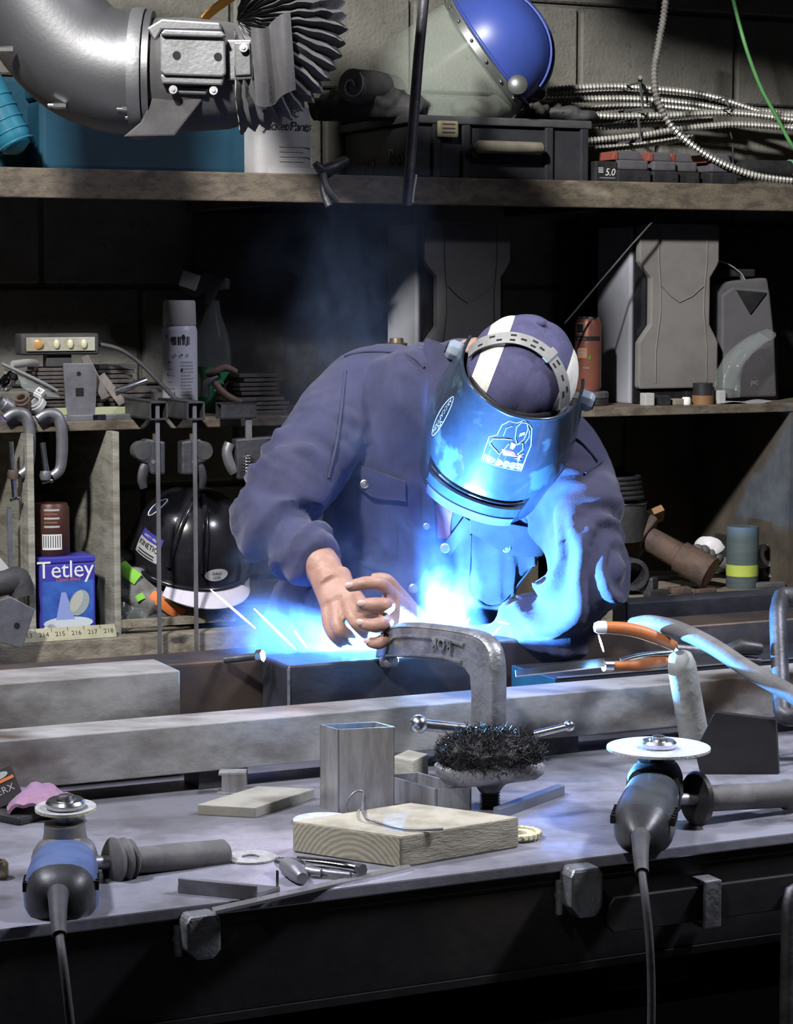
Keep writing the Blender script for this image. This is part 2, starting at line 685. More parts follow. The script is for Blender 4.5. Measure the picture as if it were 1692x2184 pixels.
# pipe rail at far right below the edge
q0 = Vp(1683, 1895, TV0 - .03)
pr = [q0 + ZU * -.9, q0 + ZU * -.02, q0 + U * .004 + ZU * -.005, q0 + U * .02 + ZU * .001, q0 + U * .25 + ZU * .001]
O('pipe_rail', tube(pr, .009, 10), M['darkiron'], smooth=50, label='bent dark pipe rail hanging at the right end of the table edge', cat='pipe')
# steel drawer box seen faintly below the table
a = Vp(1290, 2040, TV0 + .18)
b = Vp(1460, 2085, TV0 + .18)
dbx = T('drawer_box', (a + b) / 2, 'dark steel drawer hanging in the shadow below the table', 'drawer')
O('drawer_front', rb(a.dot(U), b.dot(U), TV0 + .17, TV0 + .18, b.z, a.z), M['apron'], dbx, bevel=.002)
O('drawer_body', rb(a.dot(U) + .005, b.dot(U) - .005, TV0 + .181, TV0 + .45, b.z + .003, TZ - .13), M['apron'], dbx)
# ================================================================== the welder
M['skin'] = mat('skin', (.36, .215, .16), .5, col2=(.29, .165, .125), ns=30, bump=.15, bs=220, spec=.4)
M['denim'] = mat('navy_work_jacket', (.028, .030, .074), .85, col2=(.020, .021, .052), ns=22, bump=.25, bs=600, sheen=.15, col3=(.045, .041, .080), ns3=5, lo3=.45, hi3=.75)
M['denim_seam'] = mat('navy_seam', (.030, .033, .07), .85)
M['jeans'] = mat('dark_jeans', (.035, .045, .10), .85, col2=(.025, .03, .07), ns=25, bump=.2, bs=500)
M['capnavy'] = mat('navy_cap_cloth', (.060, .058, .125), .85, col2=(.045, .043, .095), ns=30, bump=.2, bs=500)
M['capcream'] = mat('cream_cap_cloth', (.62, .61, .54), .85, col2=(.50, .49, .43), ns=30, bump=.2, bs=500)
M['capred'] = mat('dark_red_lining', (.16, .03, .04), .7)
M['band'] = mat('grey_headband', (.22, .22, .21), .5, col2=(.17, .17, .16), ns=30)
M['snap'] = mat('snap_button_metal', (.62, .62, .60), .3, .9)

CR = Vector((1, 0, 0))      # right in the photo
CU = UPV.copy()             # up in the photo
CT = -FWD                   # towards the viewer


def cv(r, u, t):            # direction given as right / up / towards viewer
    return CR * r + CU * u + CT * t


def limb(joints, n=18, sub=5, squash=1.0):
    pts = spline([A(j[0], j[1], j[2]) for j in joints], sub)
    rr = slerp_list([j[3] for j in joints], len(pts))
    return tube(pts, rr, n, True)


TORSO = [  # px, py, D, half width, half depth, tilt degrees
    (735, 1500, 3.76, .150, .115, 0), (745, 1420, 3.74, .158, .118, 0), (820, 1300, 3.70, .188, .124, 3), (892, 1180, 3.66, .188, .122, 7),
    (938, 1060, 3.63, .186, .122, 11), (965, 950, 3.60, .182, .122, 15), (985, 880, 3.585, .180, .115, 18), (995, 835, 3.575, .160, .100, 20), (1000, 800, 3.57, .110, .080, 20), (1008, 775, 3.56, .070, .062, 18)]


def torso(shrink, first=0):
    rings = []
    for px, py, D, hw_, hd, tl in TORSO[first:]:
        s_ = cv(math.cos(R(tl)), -math.sin(R(tl)), 0)
        f_ = Vector((0, -1, 0))
        rings.append(ringpts(A(px, py, D), s_, f_, hw_ - shrink, hd - shrink, 36, 0, 2.6))
    return loft(rings)


ARM_L = [(820, 825, 3.60, .064), (780, 835, 3.59, .070), (705, 915, 3.54, .069), (628, 1020, 3.47, .064), (588, 1095, 3.45, .060), (610, 1143, 3.42, .056), (650, 1180, 3.37, .048), (683, 1204, 3.335, .043)]
ARM_R = [(1145, 945, 3.57, .072), (1188, 975, 3.55, .074), (1224, 1080, 3.51, .068), (1240, 1185, 3.48, .065), (1230, 1272, 3.47, .062), (1165, 1332, 3.49, .053), (1075, 1368, 3.50, .045), (985, 1376, 3.485, .041), (935, 1370, 3.445, .038)]
SHO = [(805, 815, 3.60, .062), (900, 815, 3.585, .060), (1000, 830, 3.575, .072), (1100, 890, 3.57, .070), (1170, 950, 3.55, .068)]


def shrink(js, d):
    return [(a_, b_, c_, r_ - d) for a_, b_, c_, r_ in js]


# ---- body: one continuous skin mesh, hands and head included
HEADC = A(1098, 835, 3.44)
s_img = cv(.934, -.358, 0)
m_img = cv(-.358, -.934, 0)
BETA = R(30)
ax_n = CT * math.cos(BETA) + m_img * math.sin(BETA)     # face direction
ax_a = m_img * math.cos(BETA) - CT * math.sin(BETA)     # chin direction
hm = FM(HEADC, s_img, ax_n)                              # x side, y face, z = crown
if hm.col[2].to_3d().dot(ax_a) > 0:
    hm = FM(HEADC, -s_img, ax_n)
parts = [torso(.016)]
parts.append(limb(shrink(ARM_L, .014) + [(698, 1222, 3.33, .027)]))
parts.append(limb(shrink(ARM_R, .014) + [(908, 1352, 3.425, .026)]))
parts.append(limb(shrink(SHO, .014)))
parts.append(tube([A(1005, 800, 3.57), A(1040, 820, 3.51), HEADC + ax_a * .03], [.062, .056, .055], 18))
parts.append(ball(None, .072, .082, .110, 24, 16, hm))
parts.append(ball(None, .050, .045, .05, 16, 10, hm @ Matrix.Translation((0, .052, -.085))))     # jaw, chin
parts.append(ball(None, .014, .022, .024, 12, 8, hm @ Matrix.Translation((0, .082, -.028))))     # nose
for sx in (-1, 1):
    parts.append(ball(None, .010, .020, .032, 12, 8, hm @ Matrix.Translation((sx * .074, -.008, -.015))))   # ears
    parts.append(ball(None, .014, .008, .009, 10, 6, hm @ Matrix.Translation((sx * .031, .077, 0))))       # eyes
parts.append(ball(None, .022, .008, .006, 10, 6, hm @ Matrix.Translation((0, .083, -.066))))     # lips
# legs down to the floor
hipL, hipR = A(665, 1470, 3.76), A(815, 1470, 3.76)
ftL = Vector((hipL.x - .06, hipL.y + .02, .06))
ftR = Vector((hipR.x + .10, hipR.y - .02, .06))
kn = [(hipL + ftL) / 2 + Vector((-.02, -.05, .02)), (hipR + ftR) / 2 + Vector((.03, -.05, .02))]
for h_, k_, f_ in ((hipL, kn[0], ftL), (hipR, kn[1], ftR)):
    parts.append(tube(spline([h_ + ZU * .02, h_ - ZU * .15, k_, (k_ + f_) / 2 + ZU * .05, f_ + ZU * .03], 4), slerp_list([.085, .082, .056, .052, .036], 17), 16))


def finger(pts, r0, r1):
    p = spline(pts, 4)
    n = len(p)
    g = [tube(p, slerp_list([r0, r0 * .95, r0 * 1.02, r1], n), 12)]
    g.append(ball(p[-1], r1 * 1.0, r1, r1, 10, 8))
    g.append(ball(p[0], r0, r0, r0, 10, 8))
    return g


nails = []


def palm(w0, w1, k0, k1, th):
    """hull-like palm from wrist side points w0,w1 to knuckle points k0,k1"""
    rings = []
    for t in (0, .25, .5, .75, 1.0):
        a_ = w0.lerp(k0, t)
        b_ = w1.lerp(k1, t)
        c_ = (a_ + b_) / 2
        x_ = (b_ - a_) / 2
        l_ = x_.length
        f_ = (k0 + k1 - w0 - w1).normalized()
        y_ = f_.cross(x_).normalized()
        rings.append(ringpts(c_, x_.normalized(), y_, l_ + .006, th[0] + (th[1] - th[0]) * t, 20, 0, 2.6))
    return loft(rings)


HS = []
# his right hand (left in the photo): back of the hand towards the viewer, fingers reaching down round the torch
w0, w1 = A(662, 1222, 3.325), A(716, 1205, 3.330)
k0, k1 = A(694, 1298, 3.275), A(760, 1268, 3.270)
HS.append(limb([(680, 1195, 3.345, .028), (697, 1226, 3.325, .0275), (712, 1255, 3.295, .026)]))
HS.append(palm(w0, w1, k0, k1, (.019, .015)))
kk = [k0.lerp(k1, t) for t in (.05, .36, .68, .98)]
HS += finger([kk[0], A(700, 1330, 3.260), A(713, 1354, 3.255), A(728, 1372, 3.262)], .0100, .0078)
HS += finger([kk[1], A(722, 1336, 3.240), A(738, 1354, 3.245), A(754, 1368, 3.262)], .0108, .0082)
HS += finger([kk[2], A(755, 1320, 3.230), A(778, 1345, 3.235), A(788, 1356, 3.258)], .0110, .0083)
HS += finger([kk[3], A(778, 1296, 3.235), A(800, 1316, 3.245), A(812, 1340, 3.270)], .0108, .0080)
HS += finger([w1.lerp(k1, .35), A(742, 1258, 3.290), A(762, 1290, 3.295), A(770, 1320, 3.305)], .0135, .0088)      # thumb
# his left hand: comes from the right, fingers pointing left across the other one
w0, w1 = A(910, 1330, 3.425), A(906, 1378, 3.415)
k0, k1 = A(832, 1262, 3.245), A(826, 1352, 3.235)
HS.append(palm(w0, w1, k0, k1, (.020, .015)))
kk = [k0.lerp(k1, t) for t in (.02, .36, .70, 1.0)]
fl = [([kk[0], A(812, 1246, 3.210), A(780, 1244, 3.200), A(748, 1250, 3.200)], .0105, .0088),
      ([kk[1], A(822, 1290, 3.195), A(800, 1290, 3.190), A(775, 1289, 3.190)], .0112, .0092),
      ([kk[2], A(815, 1330, 3.190), A(798, 1334, 3.185), A(775, 1330, 3.190)], .0110, .0088),
      ([kk[3], A(820, 1366, 3.195), A(806, 1372, 3.190), A(790, 1370, 3.195)], .0098, .0080),
      ([w0.lerp(k0, .3), A(845, 1262, 3.295), A(822, 1240, 3.275), A(800, 1234, 3.265)], .0125, .0088)]
for p_, r0, r1 in fl:
    HS += finger(p_, r0, r1)
man = T('person', Vector(((ftL.x + ftR.x) / 2, (ftL.y + ftR.y) / 2, 0)), 'person in a navy work jacket bending over the table and welding', 'person')
bg = remesh(join(*(parts + HS)), .0036, 3)
body = O('body', (bg[0], bg[1]), M['skin'], man, smooth=180)
M['nail'] = mat('fingernail', (.50, .36, .32), .35)
for p_, r0, r1 in fl[:4]:
    tip, pre = p_[-1], p_[-2]
    d_ = (tip - pre).normalized()
    sd = d_.cross(CT).normalized()
    nn_ = sd.cross(d_).normalized()
    if nn_.dot(CT) < 0:
        nn_ = -nn_
    O('fingernail', ball(None, r1 * .55, r1 * .75, r1 * .25, 12, 8, FM(tip + nn_ * r1 * .84 + d_ * r1 * .25 + CU * r1 * .2, sd, d_)), M['nail'], body, smooth=60)

# ---- trousers and boots
tg = []
for h_, k_, f_ in ((hipL, kn[0], ftL), (hipR, kn[1], ftR)):
    tg.append(tube(spline([h_ + ZU * .06, h_ - ZU * .15, k_, (k_ + f_) / 2 + ZU * .05, f_ + ZU * .05], 4), slerp_list([.105, .10, .078, .07, .066], 17), 18))
tg.append(loft([ringpts(A(735, 1560, 3.77), CR, Vector((0, -1, 0)), .15, .115, 24), ringpts(A(742, 1400, 3.745), CR, Vector((0, -1, 0)), .16, .122, 24)]))
tr = remesh(join(*tg), .009, 4)
O('trousers', (tr[0], tr[1]), M['jeans'], man, smooth=180)
for f_ in (ftL, ftR):
    bg_ = join(tube([f_ + ZU * .10, f_ + ZU * -.0], [.055, .05], 14), ball(f_ + Vector((0, -.09, -.015)), .05, .13, .045))
    b_ = remesh(bg_, .008, 3)
    O('boot', ([v if v.z > 0.004 else Vector((v.x, v.y, .004)) for v in b_[0]], b_[1]), M['black'], man, smooth=180)

# ---- jacket: lofted shell, remeshed, with folds
jg = join(torso(0, 0), limb(ARM_L), limb(ARM_R), limb(SHO))
jv, jf, jn = remesh(jg, .0062, 6)


def polyparam(js):
    pts = spline([A(j[0], j[1], j[2]) for j in js], 6)
    P = np.array([tuple(p) for p in pts])
    d = np.linalg.norm(np.diff(P, axis=0), axis=1)
    return P, np.concatenate([[0], np.cumsum(d)])


PL, LL = polyparam(ARM_L)
PR, LR = polyparam(ARM_R)
Pj = np.array([tuple(v) for v in jv])


def near(P, L, Q):
    d = np.linalg.norm(Q[:, None, :] - P[None], axis=2)
    i = d.argmin(1)
    return L[i], d[np.arange(len(Q)), i]


tl, dl = near(PL, LL, Pj)
tr_, dr_ = near(PR, LR, Pj)
disp = np.zeros(len(jv))
for i, v in enumerate(jv):
    e = 0.0
    if dl[i] < .095:
        t = tl[i]
        wgt = min(1, max(0, (.095 - dl[i]) / .02)) * min(1, max(0, (t - .07) / .06))
        k_ = math.exp(-((t - .33) / .10) ** 2) + .35
        q = noise.noise(Vector((t * 22 + noise.noise(v * 8) * 2.0 + v.x * 6, v.x * 5 - v.z * 4, v.y * 4)))
        e += wgt * k_ * .021 * (max(0, 1 - 2.4 * abs(q)) ** 1.6 - .35)
    if dr_[i] < .10:
        t = tr_[i]
        wgt = min(1, max(0, (.10 - dr_[i]) / .02)) * min(1, max(0, (t - .04) / .06))
        k_ = math.exp(-((t - .34) / .16) ** 2) + .5
        q = noise.noise(Vector((t * 12 + noise.noise(v * 7 + Vector((3, 1, 7))) * 2.2 + v.x * 13, v.x * 4 + v.z * 4, v.y * 4 + 9)))
        e += wgt * k_ * .027 * (max(0, 1 - 2.4 * abs(q)) ** 1.6 - .35)
    if dl[i] > .075 and dr_[i] > .08:
        q = noise.noise(Vector((v.x * 22 + v.z * 5 + noise.noise(v * 6) * 1.5, v.y * 10, v.z * 4.0)))
        q2 = noise.noise(Vector((v.x * 8 + 5, v.y * 8, v.z * 14)))
        e += .012 * (max(0, 1 - 2.2 * abs(q)) ** 1.6 - .3) + .004 * q2
    disp[i] = e
eds = np.array(sorted({(min(f[k], f[k - 1]), max(f[k], f[k - 1])) for f in jf for k in range(len(f))}))
deg = np.bincount(eds.ravel(), minlength=len(jv)).clip(1)
for _ in range(2):
    acc = np.bincount(eds[:, 0], disp[eds[:, 1]], len(jv)) + np.bincount(eds[:, 1], disp[eds[:, 0]], len(jv))
    disp = .4 * disp + .6 * acc / deg
jv = [v + n_ * d_ for v, n_, d_ in zip(jv, jn, disp)]
jac = O('jacket', (jv, jf), M['denim'], man, smooth=180)
JB = BVHTree.FromPolygons([tuple(v) for v in jv], jf)
tg0 = join(torso(-.004, 0), limb([(a_, b_, c_, r_ + .004) for a_, b_, c_, r_ in SHO]))
JT = BVHTree.FromPolygons([tuple(v) for v in tg0[0]], tg0[1])


def jhit(px, py, off=.004, tree=None):
    d = ray(px, py).normalized()
    h = (tree or JB).ray_cast(CAMP, d)
    if h[0] is None:
        return None
    n_ = h[1]
    if n_.dot(d) > 0:
        n_ = -n_
    return h[0] + n_ * off


def jpatch(poly, name, off=.004, th=.004, m='denim', nu=10, nv=10):
    """cloth patch laid on the jacket; poly = 4 corner pixels tl,tr,br,bl"""
    a_, b_, c_, d_ = [Vector((p[0], p[1])) for p in poly]
    last = [None]
    D0 = [None]

    def fn(s, t):
        p = a_.lerp(b_, s).lerp(d_.lerp(c_, s), t)
        h = jhit(p.x, p.y, off, JT)
        if h is None:
            h = A(p.x, p.y, D0[0] or 3.5)
        D0[0] = h.y if D0[0] is None else .7 * D0[0] + .3 * h.y
        return h
    return O(name, sheet(nu, nv, fn, th), M[m], jac, smooth=50)


def snap(px, py, r=.0075, D=None):
    h = jhit(px, py, .0115, JT)
    if h is None:
        return
    mm_ = FM(h, CR, CU)
    O('snap_button', join(lathe([(r * .9, -.004), (r, .0), (r * .92, .002), (r * .7, .0026), (r * .62, .0012), (r * .45, .0012), (r * .38, .0028), (.0004, .0030)], mm_, 20)), M['snap'], jac, smooth=30)


def jflap(xl, yl, xr, yr, depths, name='pocket_flap', off=.006, th=.0035):
    """flap whose top edge runs (xl,yl)-(xr,yr) and whose lower edge hangs by depths (list) pixels"""
    Dl = [None]

    def fn(s, t):
        dep = slerp_list(depths, 21)[int(round(s * 20))]
        x = xl + (xr - xl) * s
        y = yl + (yr - yl) * s + dep * t
        h = jhit(x, y, off, JT)
        if h is None:
            h = A(x, y, Dl[0] or 3.5)
        Dl[0] = h.y
        return h + CT * (.003 * t)
    return O(name, sheet(21, 8, fn, th), M['denim'], jac, smooth=60)


jflap(722, 972, 868, 1024, [26, 34, 48, 58, 56, 48, 42])
snap(785, 1029)
jflap(1002, 1096, 1160, 1124, [34, 44, 58, 66, 66, 60, 52], off=.008)
snap(1075, 1161)
for pts in ([(700, 1012), (694, 1090), (690, 1165), (760, 1196), (836, 1202), (848, 1130), (856, 1070)], [(1004, 1140), (1002, 1200), (1002, 1262), (1060, 1290), (1128, 1302), (1146, 1240), (1154, 1182)]):
    hp = [jhit(x, y, .0012, JT) for x, y in pts]
    hp = [h for h in hp if h is not None]
    if len(hp) > 3:
        O('pocket_seam', tube(spline(hp, 5), .0016, 6), M['denim_seam'], jac, smooth=60)
# front placket, open collar and its buttons
jpatch([(990, 1098), (1008, 1110), (906, 1262), (880, 1250)], 'placket', .006, .004, nu=6, nv=16)
jpatch([(905, 960), (925, 950), (930, 1140), (900, 1150)], 'placket', .004, .004, nu=6, nv=12)
jpatch([(700, 1190), (640, 1245), (652, 1258), (712, 1200)], 'cuff', .003, .003, nu=6, nv=4)
snap(950, 1163, .0085)
snap(882, 1248, .0080)
snap(911, 1117, .0055)
# shoulder yoke seams
for pts in ([(735, 762), (770, 752), (830, 752), (880, 762), (905, 785)], [(1215, 925), (1240, 945), (1262, 968), (1275, 985)], [(742, 750), (738, 790), (730, 860), (718, 940), (700, 1020)], [(1283, 985), (1262, 1000), (1248, 1010)]):
    hp = [jhit(x, y, .0015) for x, y in pts]
    hp = [h for h in hp if h is not None]
    if len(hp) > 2:
        O('seam', tube(spline(hp, 5), .0022, 6), M['denim_seam'], jac, smooth=60)
# collar standing round the neck
cc = A(1003, 800, 3.55)


def collar(s, t):
    th = R(200) + R(320) * s
    rx, ry = .078 + .02 * t, .068 + .018 * t
    return cc + cv(math.cos(R(18)), -math.sin(R(18)), 0) * (rx * math.cos(th)) + Vector((0, -1, 0)) * (ry * math.sin(th)) + ZU * (.035 - .055 * t)


O('collar', sheet(30, 5, collar, .004), M['denim'], jac, smooth=60)
# red undershirt that shows in the open collar
O('undershirt', sheet(8, 8, lambda s, t: (jhit(930 + 34 * s, 1062 + 84 * t, .003) or A(930 + 34 * s, 1062 + 84 * t, 3.45)), .003), M['capred'], jac, smooth=60)

# ---- cap: six panels of a soft welding cap
capc = hm @ Vector((0, -.008, .034))
capm = FM(capc, s_img, ax_n)
if capm.col[2].to_3d().dot(ax_a) > 0:
    capm = FM(capc, -s_img, ax_n)
cap = O('cap', X(lathe([(.079, -.036), (.084, -.034), (.083, -.026), (.078, -.028)], None, 40), capm @ Matrix.Diagonal((1, 1.2, 1, 1))), M['capnavy'], man, smooth=60)
sgn = 1 if capm.col[0].to_3d().dot(s_img) > 0 else -1
for x0, x1, pc in ((-.0855, -.070, 'capnavy'), (-.070, -.041, 'capcream'), (-.041, .010, 'capnavy'), (.010, .060, 'capnavy'), (.060, .0855, 'capcream')):
    def fn(s, t, x0=x0, x1=x1):
        x_ = x0 + (x1 - x0) * s
        r_ = math.sqrt(max(1e-5, .086 ** 2 - x_ ** 2)) * (1 + .03 * math.sin(PI * s))
        r_ *= 1 - .03 * abs(noise.noise(Vector((x_ * 40, t * 9, 2))))
        ph = R(-38 + 256 * t)
        return capm @ Vector((sgn * x_, 1.16 * r_ * math.cos(ph), r_ * math.sin(ph) - .004))
    O('cap_panel', sheet(8, 30, fn, .003), M[pc], cap, smooth=60)
O('cap_button', ball(capm @ Vector((0, 0, .084)), .007), M['capnavy'], cap, smooth=60)

# ================================================================== welding helmet with headgear
M['shell'] = mat('dark_helmet_shell', (.016, .022, .036), .24, col2=(.026, .038, .055), ns=9, coat=.3, bump=.03, bs=30, col3=(.05, .085, .11), ns3=16, lo3=.60, hi3=.66)
M['lens'] = mat('visor_window', (.05, .05, .09), .12, coat=.5)
M['stickerline'] = mat('sticker_outline', (.26, .25, .36), .5)
M['stickerblue'] = mat('sticker_dark_blue', (.012, .020, .055), .4)
M['stickerwhite'] = mat('sticker_white', (.42, .40, .44), .5)
M['stickerred'] = mat('sticker_red', (.18, .03, .03), .5)
M['stickerskin'] = mat('sticker_pale', (.60, .52, .46), .5)
M['knobplastic'] = mat('pale_plastic', (.20, .24, .29), .35)  # the knobs' own grey-blue plastic
SC = A(1114, 795, 3.44)       # middle of the rim chord
TILTS = s_img


def shellp(th, t, off=0.0):
    """th: angle round the face (deg), t: 0 top rim .. 1 chin"""
    L_ = .212
    w_ = .094 + .021 * math.sin(min(1, t * 1.6) * PI / 2) - .035 * max(0, t - .55)
    d_ = .135 * (1 - .02 * t - .28 * max(0, t - .72) * 2)
    c_, s_ = math.cos(R(th)), math.sin(R(th))
    p_ = 2.4
    x_ = math.copysign(abs(s_) ** (2 / p_), s_)
    y_ = math.copysign(abs(c_) ** (2 / p_), c_)
    dip = .012 * (1 - abs(s_)) * (1 if c_ > 0 else 0)
    ln = L_ * (1 - .24 * min(1, abs(th) / 100) ** 2)
    return SC + s_img * ((w_ + off) * x_) + ax_n * ((d_ + off) * y_ - .012) + ax_a * (ln * t + dip * (1 - t))


hel = T('welding_helmet', SC + ax_a * .24, 'dark welding helmet with emblem sticker worn by the welder', 'helmet')
shell = O('shell', sheet(46, 22, lambda s, t: shellp(-104 + 208 * s, t), .003), M['shell'], hel, smooth=60)
O('rim', tube([shellp(-104 + 208 * k / 40, 0, .0015) for k in range(41)], .0028, 8), M['shell'], shell, smooth=60)
O('rim', tube([shellp(-104 + 208 * k / 40, 1, .0005) for k in range(41)], .0030, 8), M['shell'], shell, smooth=60)
# chin closing plate
O('chin_plate', sheet(30, 6, lambda s, t: shellp(-80 + 160 * s, 1).lerp(SC + ax_a * .235 + ax_n * .03, t * .6), .002), M['shell'], shell, smooth=60)
# window: raised frame and lens low on the shell
WT0, WT1 = .80, .965


def warea(a0, a1, t0, t1, o_):
    return sheet(18, 5, lambda s, t: shellp(a0 + (a1 - a0) * s, t0 + (t1 - t0) * t, o_), .005)


wf = O('window_frame', warea(-36, 32, .765, .86, .010), M['shell'], hel, smooth=50)
O('window_frame', warea(-34, 30, .87, .955, .012), M['lens'], hel, smooth=50)
O('trim_line', tube([shellp(-40 + 76 * k / 24, .75, .006) for k in range(25)], .0024, 6), M['shell'], hel, smooth=60)
O('trim_line', tube([shellp(-38 + 70 * k / 24, .862, .013) for k in range(25)], .0016, 6), M['lens'], hel, smooth=60)
# emblem sticker
ST0 = .285
SW = 1 / .115           # metres across -> radians


def stk(x, y, o_=.0025):
    """sticker-plane coordinates (metres, origin sticker centre) onto the shell"""
    th = 9 + math.degrees(x * .84 / .128)
    t = .255 - y * 1.1 / .212
    return shellp(th, t, o_)


def stpoly(poly, o_):
    c_ = (sum(p[0] for p in poly) / len(poly), sum(p[1] for p in poly) / len(poly))
    n = len(poly)
    v = [stk(c_[0], c_[1], o_)]
    K = 5
    for k in range(1, K + 1):
        v += [stk(c_[0] + (p[0] - c_[0]) * k / K, c_[1] + (p[1] - c_[1]) * k / K, o_) for p in poly]
    f = [(0, 1 + q, 1 + (q + 1) % n) for q in range(n)]
    for k in range(K - 1):
        a_ = 1 + k * n
        f += [(a_ + q, a_ + n + q, a_ + n + (q + 1) % n, a_ + (q + 1) % n) for q in range(n)]
    return v, f


def stline(poly, w_, o_, close=True):
    pts = [stk(p[0], p[1], o_) for p in poly]
    return tube(pts, w_, 5, not close, close)


def dens(poly, n=4):
    out = []
    for i in range(len(poly)):
        a_, b_ = poly[i], poly[(i + 1) % len(poly)]
        for k in range(n):
            out.append((a_[0] + (b_[0] - a_[0]) * k / n, a_[1] + (b_[1] - a_[1]) * k / n))
    return out


stick = O('emblem_sticker', stpoly(dens([(-.034, -.036), (.033, -.036), (.034, -.012), (.037, .008), (.028, .038), (.012, .042), (-.018, .040), (-.026, .030), (-.028, .010), (-.038, .002)]), .0022), M['stickerblue'], shell)
outl = dens([(-.034, -.036), (.033, -.036), (.034, -.012), (.037, .008), (.028, .036), (.018, .042), (.006, .047), (-.006, .040), (-.020, .040), (-.026, .030), (-.027, .012), (-.037, .004)])
O('outline', stline(outl, .0009, .0028), M['stickerline'], stick)
O('banner', stpoly(dens([(-.0325, -.0345), (.0315, -.0345), (.0315, -.024), (-.0325, -.024)]), .0030), M['stickerwhite'], stick)
tg_ = text2d('ARCCAPTAIN', .0088, 0, 0, 'CENTER', 1.0)
O('lettering', ([stk(v.x * 1.0 + .003, v.y - .0325, .0036) for v in tg_[0]], tg_[1]), M['inkblack'], stick)
O('heart_mark', stpoly([(-.0290, -.0285), (-.0270, -.0320), (-.0250, -.0285), (-.0260, -.0268), (-.0270, -.0280), (-.0280, -.0268)], .0036), M['stickerred'], stick)
# figure with a tilted mask
O('mask_mark', stline(dens([(-.004, .034), (.002, .043), (.014, .043), (.020, .034), (.018, .018), (.008, .006), (.000, .016)]), .0008, .0036), M['stickerline'], stick)
O('mask_mark', stpoly([(.006, .019), (.016, .024), (.015, .029), (.006, .025)], .0036), M['stickerline'], stick)
O('face_mark', stpoly([(-.004, .008), (.006, .006), (.003, -.003), (-.003, -.002)], .0036), M['stickerskin'], stick)
O('arm_mark', stline(dens([(-.004, .012), (-.018, .010), (-.030, .004), (-.032, -.004), (-.024, -.010), (-.016, -.016)]), .0008, .0036, False), M['stickerline'], stick)
O('arm_mark', stline([(.006, .006), (.018, .010), (.022, .000), (.014, -.010)], .0008, .0036, False), M['stickerline'], stick)
O('torso_mark', stpoly([(-.016, -.006), (.006, -.006), (.016, -.014), (-.010, -.016)], .0034), M['stickerred'], stick)
for k in range(9):
    a_ = R(20 + 36 * k)
    r_ = .006 + .003 * (k % 2)
    O('spark_mark', stline([(.020, -.014), (.020 + r_ * math.cos(a_), -.014 + r_ * math.sin(a_))], .0006, .0038, False), M['stickerwhite'], stick)
O('frame_mark', stline([(-.020, .014), (-.020, .028), (-.012, .034)], .0006, .0036, False), M['stickerline'], stick)
O('frame_mark', stline([(.022, .010), (.027, .022), (.024, .032)], .0006, .0036, False), M['stickerline'], stick)
# pointed oval sticker at the side


def stk2(x, y, o_=.0025):
    return shellp(-50 + math.degrees(x / .125), .37 - y / .20, o_)


def ov(n=24, a_=.011, b_=.038):
    return [(a_ * math.copysign(abs(math.cos(2 * PI * k / n)) ** 1.3, math.cos(2 * PI * k / n)), b_ * math.sin(2 * PI * k / n)) for k in range(n)]


oo = ov()
os_ = O('oval_sticker', ([stk2(0, 0, .002)] + [stk2(x, y, .002) for x, y in oo], [(0, 1 + k, 1 + (k + 1) % 24) for k in range(24)]), M['stickerblue'], shell)
O('outline', tube([stk2(x, y, .0026) for x, y in oo], .0008, 5, False, True), M['stickerline'], os_)
tg_ = text2d('ARCCAPTAIN', .0105, 0, 0, 'CENTER', 1.0)
O('lettering', ([stk2(-.004 + v.y * .9, -v.x, .003) for v in tg_[0]], tg_[1]), M['stickerwhite'], os_)
tg_ = text2d('W', .018, 0, 0, 'CENTER')
O('mark', ([stk2(.0035 + v.y * .5, -v.x * .9 - .012, .003) for v in tg_[0]], tg_[1]), M['stickerwhite'], os_)
# headgear: slotted crown band, ratchet knobs at both sides


def capsurf(px, py, off):
    d = ray(px, py).normalized()
    o_ = capm.inverted() @ CAMP
    dd = (capm.inverted().to_3x3() @ d)
    sc_ = Vector((1 / (.089 + off), 1 / ((.089 * 1.16) + off), 1 / (.089 + off)))
    oo_ = Vector((o_.x * sc_.x, o_.y * sc_.y, o_.z * sc_.z))
    d2_ = Vector((dd.x * sc_.x, dd.y * sc_.y, dd.z * sc_.z))
    a_ = d2_.dot(d2_)
    b_ = 2 * oo_.dot(d2_)
    c_ = oo_.dot(oo_) - 1
    q = b_ * b_ - 4 * a_ * c_
    if q < 0:
        t = -b_ / (2 * a_)
    else:
        t = (-b_ - math.sqrt(q)) / (2 * a_)
    return CAMP + d * t


bp = [(1000, 752), (1022, 734), (1060, 722), (1100, 721), (1140, 734), (1172, 758), (1194, 790), (1205, 830), (1204, 868)]
bpts = spline([capsurf(x, y, .004) for x, y in bp], 5)
up_ = [(p - capc).normalized() for p in bpts]


def bandf(s, t):
    k = s * (len(bpts) - 1)
    i = min(int(k), len(bpts) - 2)
    p = bpts[i].lerp(bpts[i + 1], k - i)
    n_ = (p - capc).normalized()
    tg2 = (bpts[i + 1] - bpts[i]).normalized()
    sd = n_.cross(tg2).normalized()
    return p + sd * ((t - .5) * .019) + n_ * .001


